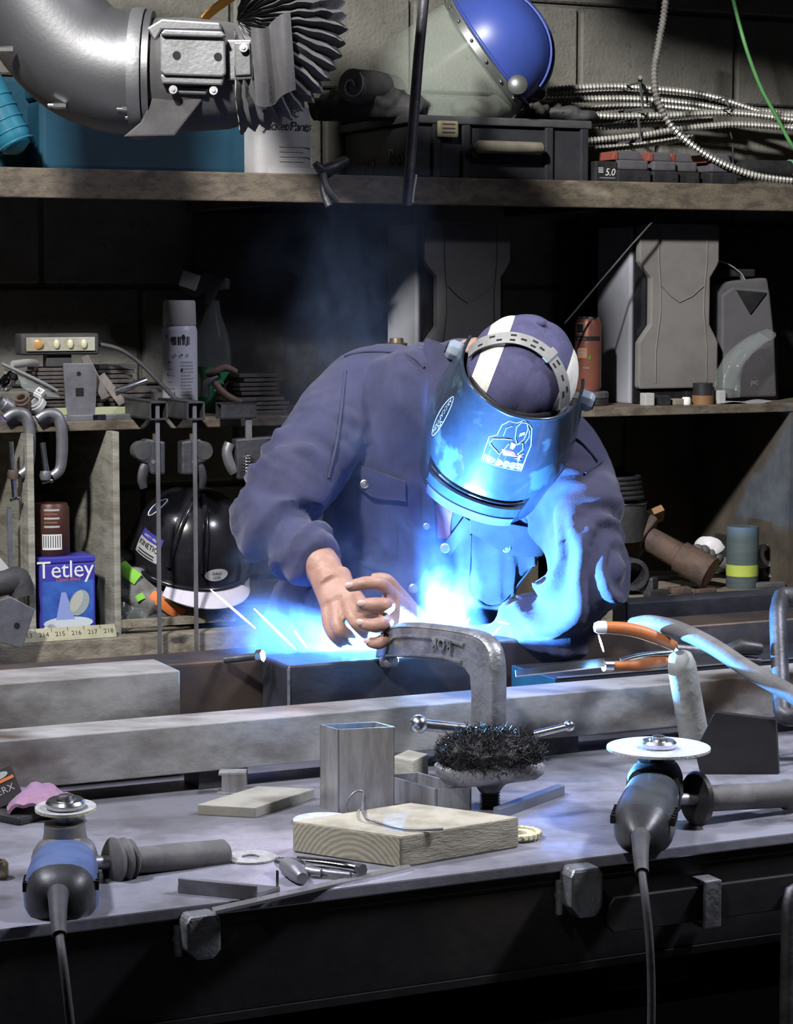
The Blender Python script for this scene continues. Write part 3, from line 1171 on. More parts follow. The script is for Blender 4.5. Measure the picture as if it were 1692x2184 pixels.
band = O('headband', sheet(40, 4, bandf, .0022), M['band'], hel, smooth=60)
for k, (s, t) in enumerate([(.14, .3), (.22, .7), (.27, .3), (.36, .72), (.36, .28), (.43, .5), (.50, .72), (.50, .28), (.56, .5), (.70, .72), (.70, .28), (.80, .5), (.88, .7), (.90, .3)]):
    c0, c1 = bandf(s - .018, t), bandf(s + .018, t)
    n_ = (c0 - capc).normalized()
    x_ = (c1 - c0)
    O('slot', bx(-x_.length / 2, x_.length / 2, -.0014, .0014, -.0005, .0006, FM((c0 + c1) / 2, x_, n_.cross(x_))), M['hole'], band)
b0, b1 = bandf(.60, 0), bandf(.64, 1)
O('buckle', sheet(5, 5, lambda s, t: bandf(.60 + .05 * s, -.15 + 1.3 * t) + (bandf(.62, .5) - capc).normalized() * .003, .004), M['band'], band, bevel=0)
# brow band and side arms inside the shell
O('brow_band', tube([shellp(-100 + 200 * k / 30, .05, -.020) for k in range(31)], .006, 8, True, False, 1.6), M['black'], hel, smooth=60)
for sx, th, px in ((-1, -96, 0), (1, 96, 0)):
    c_ = shellp(th, .13, .004)
    nrm = (s_img * sx).normalized()
    kb = O('knob', lathe([(.016, -.012), (.017, 0), (.017, .006), (.013, .012), (.004, .013)], FM(c_ + nrm * .004, ax_n, ax_a) if FM(c_, ax_n, ax_a).col[2].to_3d().dot(nrm) > 0 else FM(c_ + nrm * .004, ax_a, ax_n), 8), M['knobplastic'], hel, bevel=.002)
    O('knob_slot', bx(-.006, .006, -.008, .008, .0125, .0145, FM(c_ + nrm * .004, ax_n, ax_a) if FM(c_, ax_n, ax_a).col[2].to_3d().dot(nrm) > 0 else FM(c_ + nrm * .004, ax_a, ax_n)), M['hole'], kb)
# ================================================================== stock, frame and tools on the welding table
def ps(px, py, D, th=0):
    return A(px, py, D)


# long aluminium bar across the table with its packers
BM0, BM1 = 2.765, 2.845
O('long_bar', rb(0.30, 2.65, BM0, BM1, .926, .990), M['alu'], bevel=.0015, label='long dirty aluminium bar lying right across the table', cat='metal bar')
for k, px in enumerate((430, 1150)):
    u = Vp(px, 1690, BM0).dot(U)
    lab = ['dark packer holding up the long bar behind the small channel offcut', 'dark packer holding up the long bar behind the wire brush'][k]
    O('packer', rb(u, u + .07, BM0 + .01, BM1 - .01, TZ, .926), M['darkiron'], bevel=.002, label=lab, cat='packer')
# big aluminium block at the left
u1 = Vp(384, 1445, 2.875).dot(U)
O('aluminium_block', rb(u1 - .85, u1, 2.875, 2.985, TZ, 1.044), M['alu'], bevel=.0015, label='thick grey aluminium block behind the long bar at the left', cat='metal block')

# welded frame of black rectangular tube
fr = T('tube_frame', RP(1.5, 2.98, TZ), 'black rectangular steel tube frame being welded on the table', 'frame')
ua = Vp(615, 1440, 2.925).dot(U)
ub = Vp(1010, 1420, 2.925).dot(U)
FZ = 1.030
O('front_tube', rb(ua, ub + .02, 2.925, 3.028, .915, FZ), M['blacktube'], fr, bevel=.006, seg=3)
uc = ua - .75
O('rear_tube', rb(uc, uc + 2.05, 3.030, 3.13, .93, FZ - .003), M['rusttube'], fr, bevel=.006, seg=3)
for u in (uc + .2, uc + 1.8):
    O('foot_block', rb(u, u + .06, 3.04, 3.12, TZ, .93), M['darkiron'], fr)
O('foot_block', rb(ua + .05, ua + .12, 2.94, 3.0, TZ, .915), M['darkiron'], fr)
O('weld_seam', tube([RP(ua, 2.9235, .93), RP(ua, 2.9235, 1.0), RP(ua, 2.9235, FZ - .004)], .0022, 8), M['castiron'], fr, smooth=60)
ga, gb = Vp(700, 1370, 3.06).dot(U), Vp(862, 1370, 3.06).dot(U)
O('arc_shade_plate', rb(ga, gb, 3.060, 3.066, FZ - .003, FZ + .066), M['blacktube'], fr, bevel=.001)  # added behind the hands to keep arc light off the left cubby
# tacked bolt lying over the end of the frame
p0_, p1_ = A(480, 1408, 3.22), A(548, 1400, 3.20)
bo = T('bolt', (p0_ + p1_) / 2, 'short bolt lying on the left end of the black tube frame', 'bolt')
O('shank', cyl(p0_, p1_, .0052, None, 10), M['darkiron'], bo, smooth=40)
O('head', cyl(p1_, p1_ + (p1_ - p0_).normalized() * .010, .0095, None, 6), M['steel'], bo, bevel=.001)
# second dark tube on the right, its end facing the arc
u2 = Vp(1186, 1470, 2.885).dot(U)
t2 = T('rectangular_tube', RP(u2 + .5, 2.95, TZ), 'dark rectangular tube lying behind the long bar at the right', 'tube')
O('tube_wall', join(rb(u2, u2 + 1.0, 2.885, 2.888, TZ, .988), rb(u2, u2 + 1.0, 3.017, 3.02, TZ, .988), rb(u2, u2 + 1.0, 2.888, 3.017, .985, .988), rb(u2, u2 + 1.0, 2.888, 3.017, TZ, TZ + .003)), M['blacktube'], t2)
M['blueend'] = mat('blue_tube_end', (.02, .12, .22), .45, col2=(.015, .08, .15), ns=12)  # flat blue for the near end face of the tube
O('end_cap', rb(u2 - .003, u2, 2.885, 3.02, TZ, .988), M['blueend'], t2, bevel=.001)
O('bright_edge', rb(u2 + .004, u2 + 1.0, 2.884, 2.892, .9882, .9892), M['edge'], t2)
# tube stacked at the back right
u3 = Vp(1335, 1300, 3.17).dot(U)
u4 = Vp(1692, 1300, 3.17).dot(U)
O('back_tube', rb(u3, u4 + .35, 3.165, 3.215, 1.0, 1.050), M['blacktube'], bevel=.004, label='narrow black tube stacked on the rear of the table at the right', cat='tube')
O('support_block', rb(u3 + .02, u4 + .3, 3.155, 3.215, TZ, 1.0), M['rust'], bevel=.003, label='rusty steel packing bar under the narrow black tube', cat='metal bar')

# ---------------- big C-clamp
P0 = A(1022, 1450, 3.005)
P1 = A(822, 1395, 3.20)
e1 = Vector((P1.x - P0.x, P1.y - P0.y, 0)).normalized()
en = e1.cross(ZU).normalized()
if en.dot(CT) < 0:
    en = -en


def cp(px, py, off=0.0):
    d = ray(px, py)
    t = (P0 + en * off - CAMP).dot(en) / d.dot(en)
    return CAMP + d * t


def planeprism(pts, fpt, th):
    a_ = [fpt(x, y, 0) for x, y in pts]
    b_ = [p + en * th for p in a_]
    n = len(a_)
    f = [tuple(range(n)), tuple(reversed(range(n, 2 * n)))]
    for k in range(n):
        f.append((k, (k + 1) % n, n + (k + 1) % n, n + k))
    return a_ + b_, f


cl = T('c_clamp', cp(1022, 1570), 'large cast C-clamp gripping the tube frame beside the arc', 'clamp')
out = [(799, 1404), (803, 1376), (818, 1350), (838, 1339), (880, 1337), (955, 1345), (1008, 1356), (1036, 1376), (1047, 1412), (1049, 1480), (1047, 1600), (1003, 1600), (1004, 1480), (1001, 1442), (990, 1426), (962, 1414), (900, 1404), (850, 1402)]
frm = O('frame', planeprism(out, cp, -.024), M['castiron'], cl, bevel=.003)
rec = [(822, 1398), (826, 1372), (842, 1358), (880, 1356), (950, 1363), (990, 1376)]
O('rib', tube([cp(x, y, .001) for x, y in rec], .0030, 6), M['castiron'], frm, smooth=60)
O('rib', tube([cp(x, y, .001) for x, y in [(822, 1398), (880, 1397), (940, 1400), (985, 1412)]], .0026, 6), M['castiron'], frm, smooth=60)
rimp = [cp(x, y, .0) - en * .012 for x, y in out[1:11]]
O('outer_flange', tube(spline(rimp, 3), .0125, 8, True, False, .45), M['castiron'], frm, smooth=60)
o_ = cp(968, 1367, .0005)
ex = (cp(860, 1360, .0005) - o_)
tg_ = text2d('ROK', .024, 0, .0045, 'LEFT', 1.05)
lx = e1
O('lettering', X(tg_, FM(o_, lx, -ZU + lx * 0) if FM(o_, lx, -ZU).col[2].to_3d().dot(en) > 0 else FM(o_, lx, -ZU)), M['castiron'], frm)
O('anvil', lathe([(.012, 0), (.014, .004), (.014, .012), (.011, .016)], FM(cp(815, 1405) - en * .012 - ZU * .012, CR, e1.cross(CR) if False else Vector((0, 1, 0))), 16), M['castiron'], cl, smooth=40)
a_ = cp(1003, 1575)
lowp = [cp(1026, 1585) - en * .012, cp(1012, 1608) - en * .012, cp(985, 1616) - en * .012, cp(962, 1618) - en * .012]
O('lower_arm', tube(spline(lowp, 4), .016, 10), M['castiron'], cl, smooth=60)
tb0, tb1 = A(893, 1545, 2.93), A(1000, 1556, 2.945)
O('handle_bar', join(cyl(tb0, tb1, .0075), ball(tb0, .0125, .0125, .0125)), M['steel'], cl, smooth=50)
tb0, tb1 = A(1140, 1566, 2.93), A(1215, 1548, 2.93)
O('handle_bar', join(cyl(tb0, tb1, .0050), ball(tb1, .0075)), M['steel'], cl, smooth=50)

# ---------------- wire brush
M['wire'] = mat('black_wire_bristles', (.012, .012, .013), .5, .4)
M['pumice'] = mat('grey_brush_base', (.30, .30, .31), .6, .5, col2=(.10, .10, .10), ns=20, bump=.5, bs=120)
wb = T('wire_brush', A(1045, 1735, 2.84), 'black wire cup brush standing on its threaded stem', 'brush')
bc = A(1045, 1606, 2.83)
core = ball(bc, .066, .047, .029, 40, 24)
O('bristle_core', ([v + Vector((noise.noise(v * 60), noise.noise(v * 60 + Vector((5, 5, 5))), noise.noise(v * 60 + Vector((9, 2, 1))))) * .007 for v in core[0]], core[1]), M['wire'], wb, smooth=60)
hs = []
rnd = random.Random(3)
for k in range(4200):
    th = rnd.uniform(0, 2 * PI)
    ph = math.acos(rnd.uniform(-.75, 1))
    d_ = Vector((math.cos(th) * math.sin(ph), math.sin(th) * math.sin(ph), math.cos(ph)))
    p = bc + Vector((d_.x * .065, d_.y * .046, d_.z * .029))
    q = Vector((rnd.uniform(-1, 1), rnd.uniform(-1, 1), rnd.uniform(-1, 1)))
    q2 = Vector((rnd.uniform(-1, 1), rnd.uniform(-1, 1), rnd.uniform(-1, 1)))
    L_ = rnd.uniform(.005, .010)
    hs.append(tube([p - d_ * .003, p + (d_ * .4 + q * .9) * L_ * .6, p + (d_ * .2 + q * .4 + q2 * 1.1) * L_], .00042, 3, False))
O('bristles', join(*hs), M['wire'], wb, kind='stuff')
rings = []
for k, (rr_, z_) in enumerate([(.010, -.052), (.030, -.048), (.060, -.040), (.070, -.030), (.071, -.020), (.066, -.016)]):
    ring = ringpts(bc + ZU * (z_ + .008), CR, Vector((0, 1, 0)), rr_, rr_ * .62, 32)
    ring = [p + ZU * (.006 * math.sin(3.2 * (p.x - bc.x) / .07 + .6) * min(1, rr_ / .06)) for p in ring]
    rings.append(ring)
O('cup_base', loft(rings), M['pumice'], wb, smooth=50)
O('hub', lathe([(.013, -.062), (.017, -.056), (.024, -.050), (.024, -.044)], Matrix.Translation(bc + ZU * .012), 6), M['darkiron'], wb)
prof = []
zb = A(1045, 1736, 2.84).z
zt = bc.z - .048
nthr = 9
for k in range(nthr):
    z_ = zb + (zt - zb) * k / nthr
    st_ = (zt - zb) / nthr
    prof += [(.0105, z_), (.0135, z_ + st_ * .5)]
prof.append((.0105, zt))
sp = A(1045, 1735, 2.84)
O('threaded_stem', lathe(prof, Matrix.Translation((sp.x, sp.y, 0)), 16), M['darkiron'], wb, smooth=20)


# ---------------- flat stock and offcuts placed by their base corners
def slab(name, a, b, c, h, m, lab, cat, z=TZ, bev=.0012, parent=None):
    return O(name, para(Zp(a[0], a[1], z), Zp(b[0], b[1], z), Zp(c[0], c[1], z), h), m, parent, bevel=bev, label=lab, cat=cat)


M['flatbar'] = mat('tan_flat_bar', (.36, .345, .29), .55, .4, col2=(.26, .25, .215), ns=12, bump=.15, bs=80, col3=(.10, .10, .09), ns3=10, lo3=.62, hi3=.75)
M['bluebar'] = mat('blue_grey_flat_bar', (.20, .22, .27), .4, .7, col2=(.14, .15, .19), ns=12)
slab('flat_bar', (421, 1738), (545, 1745), (671, 1704), .0135, M['flatbar'], 'short tan flat bar lying in front of the channel offcut', 'metal bar')
slab('flat_bar', (1052, 1742), (1066, 1748), (1205, 1696), .0125, M['bluebar'], 'blue grey flat bar beside the wire brush stem', 'metal bar')
# small channel offcut
p_ = Zp(497, 1690, TZ)
co = T('channel_offcut', p_, 'small aluminium channel offcut standing on end by the long bar', 'metal offcut')
O('web', bx(-.014, .018, -.012, .012, 0, .028, FM(p_, CR, Vector((0, 1, 0)))), M['alu2'], co, bevel=.001)
O('flange', bx(-.018, .018, -.013, .013, .0255, .029, FM(p_, CR, Vector((0, 1, 0)))), M['alu2'], co, bevel=.0005)
O('flange', bx(-.020, .018, -.013, .013, .000, .0022, FM(p_, CR, Vector((0, 1, 0)))), M['alu2'], co, bevel=.0005)


# square tubes standing or lying
def hollow(name, a, b, c, h, th, m, lab, z=TZ):
    A_, B_, C_ = Zp(a[0], a[1], z), Zp(b[0], b[1], z), Zp(c[0], c[1], z)
    D_ = A_ + C_ - B_
    cen = (A_ + C_) / 2
    t = T(name, cen, lab, 'tube offcut')
    q = [A_, B_, C_, D_]
    for k in range(4):
        p1, p2 = q[k], q[(k + 1) % 4]
        ins = ((cen - (p1 + p2) / 2)).normalized() * th
        O('tube_side', para(p1, p2, p2 + ins, h), m, t, bevel=.0004)
    return t


hollow('square_tube_offcut', (683, 1722), (722, 1735), (842, 1728), .108, .002, M['alu2'], 'tall aluminium tube offcut standing upright beside the wooden block')
hollow('square_tube_offcut', (818, 1700), (930, 1733), (1006, 1727), .030, .003, M['alu2'], 'low open tube offcut lying behind the wooden block')
# weathered wood offcut behind
slab('wood_offcut', (838, 1666), (882, 1676), (914, 1660), .034, M['palewood'], 'small weathered wood offcut behind the upright tube', 'wood offcut', bev=.002)

# wooden block with end grain
M['timber'] = mat('weathered_timber', (.35, .325, .25), .8, col2=(.23, .21, .16), ns=16, st=(1, 1, 6), bump=.4, bs=110)


def endgrain():
    m = mat('timber_end_grain', (.46, .41, .30), .8, col2=(.36, .32, .23), ns=14, bump=.2, bs=100)
    nt = m.node_tree
    b_ = nt.nodes['Principled BSDF']
    tc = nt.nodes.new('ShaderNodeTexCoord')
    mp = nt.nodes.new('ShaderNodeMapping')
    mp.inputs['Location'].default_value = (.03, .0, .03)
    wv = nt.nodes.new('ShaderNodeTexWave')
    wv.wave_type = 'RINGS'
    wv.rings_direction = 'SPHERICAL'
    wv.inputs['Scale'].default_value = 75
    wv.inputs['Distortion'].default_value = 1.2
    wv.inputs['Detail'].default_value = 2
    rp_ = nt.nodes.new('ShaderNodeValToRGB')
    rp_.color_ramp.elements[0].color = (.26, .235, .17, 1)
    rp_.color_ramp.elements[1].color = (.42, .385, .29, 1)
    nt.links.new(tc.outputs['Object'], mp.inputs['Vector'])
    nt.links.new(mp.outputs[0], wv.inputs['Vector'])
    nt.links.new(wv.outputs['Fac'], rp_.inputs[0])
    nt.links.new(rp_.outputs[0], b_.inputs['Base Color'])
    return m


M['endgrain'] = endgrain()
wa, wb_, wc = Zp(624, 1817, TZ), Zp(857, 1852, TZ), Zp(1107, 1808, TZ)
WH = .0375
wdb = T('wooden_block', (wa + wc) / 2, 'weathered square wooden block in the middle of the table', 'wood block')
O('timber', para(wa, wb_, wc, WH), M['timber'], wdb, bevel=.0025)
nrm_ = (wb_ - wa).cross(ZU).normalized()
if nrm_.dot(CT) < 0:
    nrm_ = -nrm_
e_ = (wb_ - wa)
O('end_grain', para(wa + e_ * .015 + ZU * .002 + nrm_ * .0006, wb_ - e_ * .015 + ZU * .002 + nrm_ * .0006, wb_ - e_ * .015 + ZU * .002, WH - .004), M['endgrain'], wdb)
WT = TZ + WH
# wire ring with a long tail on the wooden block
c_ = A(759, 1712, 2.735)
ring = []
for k in range(25):
    a_ = 2 * PI * k / 24 + .9
    ring.append(c_ + CR * (.0105 * math.cos(a_) + .004 * math.sin(a_)) + ZU * (.0150 * math.sin(a_)) + Vector((0, 1, 0)) * (.004 * math.cos(a_)))
tail = [Zp(775, 1735, WT + .006), Zp(800, 1752, WT + .003), Zp(850, 1766, WT + .0025), Zp(905, 1770, WT + .0025), Zp(945, 1768, WT + .0025)]
O('wire_ring', join(tube(ring, .0016, 8, False), tube(spline([ring[-1]] + tail, 5), .0016, 8)), M['greysteel'], smooth=60, label='bent wire with a ring end lying on the wooden block', cat='wire')


# abrasive discs lying about
def disc(name, px, py, z, r, th, m, lab, hole=.011, mh=None, n=40, tilt=0):
    p = Zp(px, py, z)
    t = T(name, p, lab, 'abrasive disc')
    O('disc', lathe([(hole, 0), (r, 0), (r, th), (hole, th), (hole, 0)], Matrix.Translation(p), n, False), m, t, smooth=40)
    return t, p


M['abras'] = mat('grey_abrasive', (.33, .33, .32), .8, col2=(.24, .24, .235), ns=60, bump=.4, bs=300)
M['abraswhite'] = mat('white_abrasive', (.42, .45, .55), .75, col2=(.33, .35, .44), ns=90, bump=.4, bs=400)
M['abrasyel'] = mat('yellow_disc_edge', (.58, .56, .36), .8, col2=(.45, .43, .28), ns=40, bump=.4, bs=300)
disc('cutting_disc', 535, 1830, TZ + .0005, .030, .002, M['abras'], 'thin grey cutting disc lying beside the grinder handle')
disc('grinding_disc', 690, 1752, TZ + .0005, .038, .003, M['abraswhite'], 'white edged grinding disc tucked behind the wooden block')
fd, p = disc('flap_disc', 1105, 1786, TZ + .0005, .026, .006, M['abrasyel'], 'worn flap disc poking out from the right of the wooden block')
for k in range(24):
    a_ = 2 * PI * k / 24
    O('flap', bx(-.004, .004, -.0026, .0026, .003, .008, Matrix.Translation(p + Vector((math.cos(a_) * .025, math.sin(a_) * .025, 0))) @ Matrix.Rotation(a_ + .5, 4, 'Z')), M['abrasyel'], fd)

# locking pliers
lp = T('locking_pliers', Zp(680, 1850, TZ), 'small chrome locking pliers lying in front of the wooden block', 'pliers')
O('jaw', tube([Zp(597, 1838, TZ + .012), Zp(618, 1842, TZ + .013), Zp(640, 1846, TZ + .013)], [.009, .011, .009], 10, True, False, .7), M['steel'], lp, smooth=50)
O('lower_handle', tube(spline([Zp(612, 1845, TZ + .011), Zp(632, 1860, TZ + .010), Zp(645, 1874, TZ + .008)], 4), slerp_list([.010, .011, .007], 9), 10), M['greysteel'], lp, smooth=50)
O('upper_handle', tube(spline([Zp(635, 1838, TZ + .013), Zp(690, 1842, TZ + .013), Zp(740, 1850, TZ + .010), Zp(766, 1856, TZ + .009)], 4), slerp_list([.007, .006, .0075, .0075], 13), 10), M['chrome'], lp, smooth=50)
O('inner_lever', tube([Zp(650, 1852, TZ + .008), Zp(700, 1862, TZ + .006), Zp(748, 1867, TZ + .006)], .0042, 8), M['greysteel'], lp, smooth=50)
O('adjusting_screw', cyl(Zp(764, 1856, TZ + .009), Zp(774, 1858, TZ + .009), .0085, None, 8), M['darkiron'], lp)
O('short_lever', tube([Zp(640, 1853, TZ + .007), Zp(668, 1860, TZ + .006), Zp(686, 1862, TZ + .006)], .0055, 8), M['greysteel'], lp, smooth=50)

# angle iron offcut and strip at the front edge
ai = T('angle_offcut', Zp(480, 1905, TZ), 'short grey angle iron offcut lying near the front edge', 'metal offcut')
O('upright_leg', para(Zp(380, 1905, TZ), Zp(548, 1922, TZ), Zp(550, 1919, TZ), .0165), M['greysteel'], ai, bevel=.0008)
O('flat_leg', para(Zp(548, 1921, TZ), Zp(598, 1906, TZ), Zp(430, 1889, TZ), .008), M['greysteel'], ai, bevel=.0008)
O('tag', bx(-.0015, .0015, -.001, .001, 0, .026, Matrix.Translation(Zp(592, 1906, TZ))), M['steel'], ai)
O('long_strip', para(Zp(452, 1942, TZ), Zp(460, 1950, TZ), Zp(880, 1856, TZ), .004), M['edge'], bevel=.0008, label='narrow bright steel strip lying along the front edge of the table', cat='metal strip')

# grey rounded clamp handle, dark standing plate
h0, h1 = A(1489, 1618, 3.165), A(1450, 1392, 3.10)
hd = T('grip_handle', Vector((h0.x, h0.y, TZ)), 'grey rounded grip handle leaning against the long bar', 'handle')
ax = (h1 - h0).normalized()
O('grip', tube([h0, h0 + ax * .01, h1 - ax * .02, h1 - ax * .006, h1], [.0205, .0215, .0200, .0165, .006], 20), mat('dusty_grip', (.30, .31, .29), .7, col2=(.20, .205, .19), ns=20, bump=.3, bs=90), hd, smooth=60)
O('core_rod', cyl(h1 - ax * .1, h1 + ax * .0005, .006), M['greysteel'], hd, smooth=40)
pts = [(1494, 1664), (1482, 1602), (1525, 1519), (1655, 1535), (1661, 1664)]
PD = 3.035


def ppl(x, y, o_=0):
    return A(x, y, PD)


f_ = [ppl(x, y) for x, y in pts]
zmin = min(p.z for p in f_)
f_ = [Vector((p.x, p.y, TZ if p.z < TZ + .01 else p.z)) for p in f_]
b_ = [p + Vector((.004, .012, 0)) for p in f_]
n = len(f_)
g = (f_ + b_, [tuple(range(n)), tuple(reversed(range(n, 2 * n)))] + [(k, (k + 1) % n, n + (k + 1) % n, n + k) for k in range(n)])
O('standing_plate', g, M['apron'], bevel=.001, label='dark five-sided steel plate standing upright behind the right grinder', cat='metal plate')
for k in range(2):
    O('welding_wire', tube([Zp(1660, 1610 + 22 * k, TZ + .0015), Zp(1700, 1604 + 22 * k, TZ + .0015), Zp(1760, 1600 + 20 * k, TZ + .0015)], .0015, 6), M['steel'], label=['thin welding wire on the table behind the standing plate, rear one', 'thin welding wire on the table beside the standing plate, front one'][k], cat='wire')

# grey hose
hz = [A(1352, 1334, 3.20), A(1385, 1329, 3.17), A(1430, 1337, 3.13), A(1480, 1357, 3.09), A(1530, 1384, 3.05), A(1600, 1430, 2.99), A(1692, 1482, 2.92), A(1800, 1550, 2.85), A(1960, 1625, 2.80), RP(2.45, 2.30, TZ + .013), RP(2.62, 2.21, TZ + .008), RP(2.68, 2.20, TZ - .15), RP(2.70, 2.20, .35)]
O('welding_cable', tube(spline(hz, 6), .0118, 14), M['greyrubber'], smooth=60, label='thick grey welding cable curving over the tools at the right', cat='cable')
# orange handled tools
M['orange'] = mat('orange_brown_grip', (.40, .13, .035), .5, col2=(.28, .085, .025), ns=20, bump=.1)
pz = T('pliers', A(1440, 1392, 3.15), 'long pliers with an orange raised handle and black jaws on the dark tube', 'pliers')
O('handle', tube(spline([A(1290, 1338, 3.12), A(1340, 1342, 3.125), A(1385, 1354, 3.13), A(1440, 1378, 3.14)], 5), slerp_list([.0085, .0095, .0095, .007], 16), 12), M['orange'], pz, smooth=60)
O('handle_tip', tube([A(1269, 1338, 3.117), A(1276, 1338, 3.118), A(1292, 1338, 3.12)], [.0065, .009, .009], 12), M['white'], pz, smooth=60)
O('handle', tube(spline([A(1325, 1412, 3.16), A(1370, 1400, 3.16), A(1440, 1392, 3.15)], 5), .006, 10), M['steel'], pz, smooth=60)
O('shaft', tube([A(1440, 1385, 3.145), A(1500, 1388, 3.17), A(1560, 1392, 3.2)], [.008, .006, .010], 10), M['greysteel'], pz, smooth=60)
O('jaw', tube([A(1555, 1388, 3.2), A(1580, 1380, 3.2), A(1622, 1384, 3.21)], [.010, .012, .009], 10), M['black'], pz, smooth=50)
O('jaw', tube([A(1555, 1402, 3.2), A(1585, 1410, 3.2), A(1622, 1412, 3.21)], [.008, .008, .006], 10), M['black'], pz, smooth=50)
sp_ = T('scraper', A(1300, 1428, 3.15), 'flat bladed scraper with an orange handle lying on the dark tube', 'scraper')
O('handle', tube(spline([A(1300, 1420, 3.12), A(1360, 1419, 3.13), A(1400, 1414, 3.14), A(1432, 1410, 3.15)], 5), slerp_list([.006, .0085, .0085, .006], 16), 12), M['orange'], sp_, smooth=60)
O('ferrule', cyl(A(1288, 1420, 3.115), A(1306, 1420, 3.12), .008, None, 10), M['steel'], sp_, smooth=50)
O('blade', sheet(8, 3, lambda s, t: A(1290, 1414, 3.115).lerp(A(1100, 1438, 3.07), s) + ZU * ((t - .5) * .009 * (1 - .4 * s)) + Vector((0, 1, 0)) * ((t - .5) * .016), .002), M['steel'], sp_, smooth=50)
# second C-clamp at the far right
q = [A(1672, 1275, 3.30), A(1664, 1290, 3.28), A(1660, 1320, 3.25), A(1664, 1420, 3.2), A(1668, 1500, 3.15), A(1676, 1528, 3.13)]
c2 = T('c_clamp', A(1672, 1535, 3.13), 'dark C-clamp standing at the far right behind the welding cable', 'clamp')
O('frame', tube(spline([q[0] + CR * .12, q[0] + CR * .03] + q + [q[-1] + CR * .03, q[-1] + CR * .06], 4), .0125, 10, True, False, 1.3), M['darkiron'], c2, smooth=60)
O('screw', cyl(q[0] + CR * .11 + ZU * -.12, q[0] + CR * .11 + ZU * .02, .007), M['greysteel'], c2, smooth=40)


# ---------------- angle grinders
M['grindgrey'] = mat('grinder_gearhead', (.30, .295, .28), .42, .6, col2=(.20, .195, .185), ns=16, bump=.15, bs=70)
M['grindblue'] = mat('blue_grinder_body', (.075, .115, .24), .5, col2=(.05, .08, .17), ns=14, bump=.1)
M['grinddark'] = mat('dark_grinder_body', (.05, .055, .06), .32, col2=(.03, .032, .035), ns=14, bump=.05)


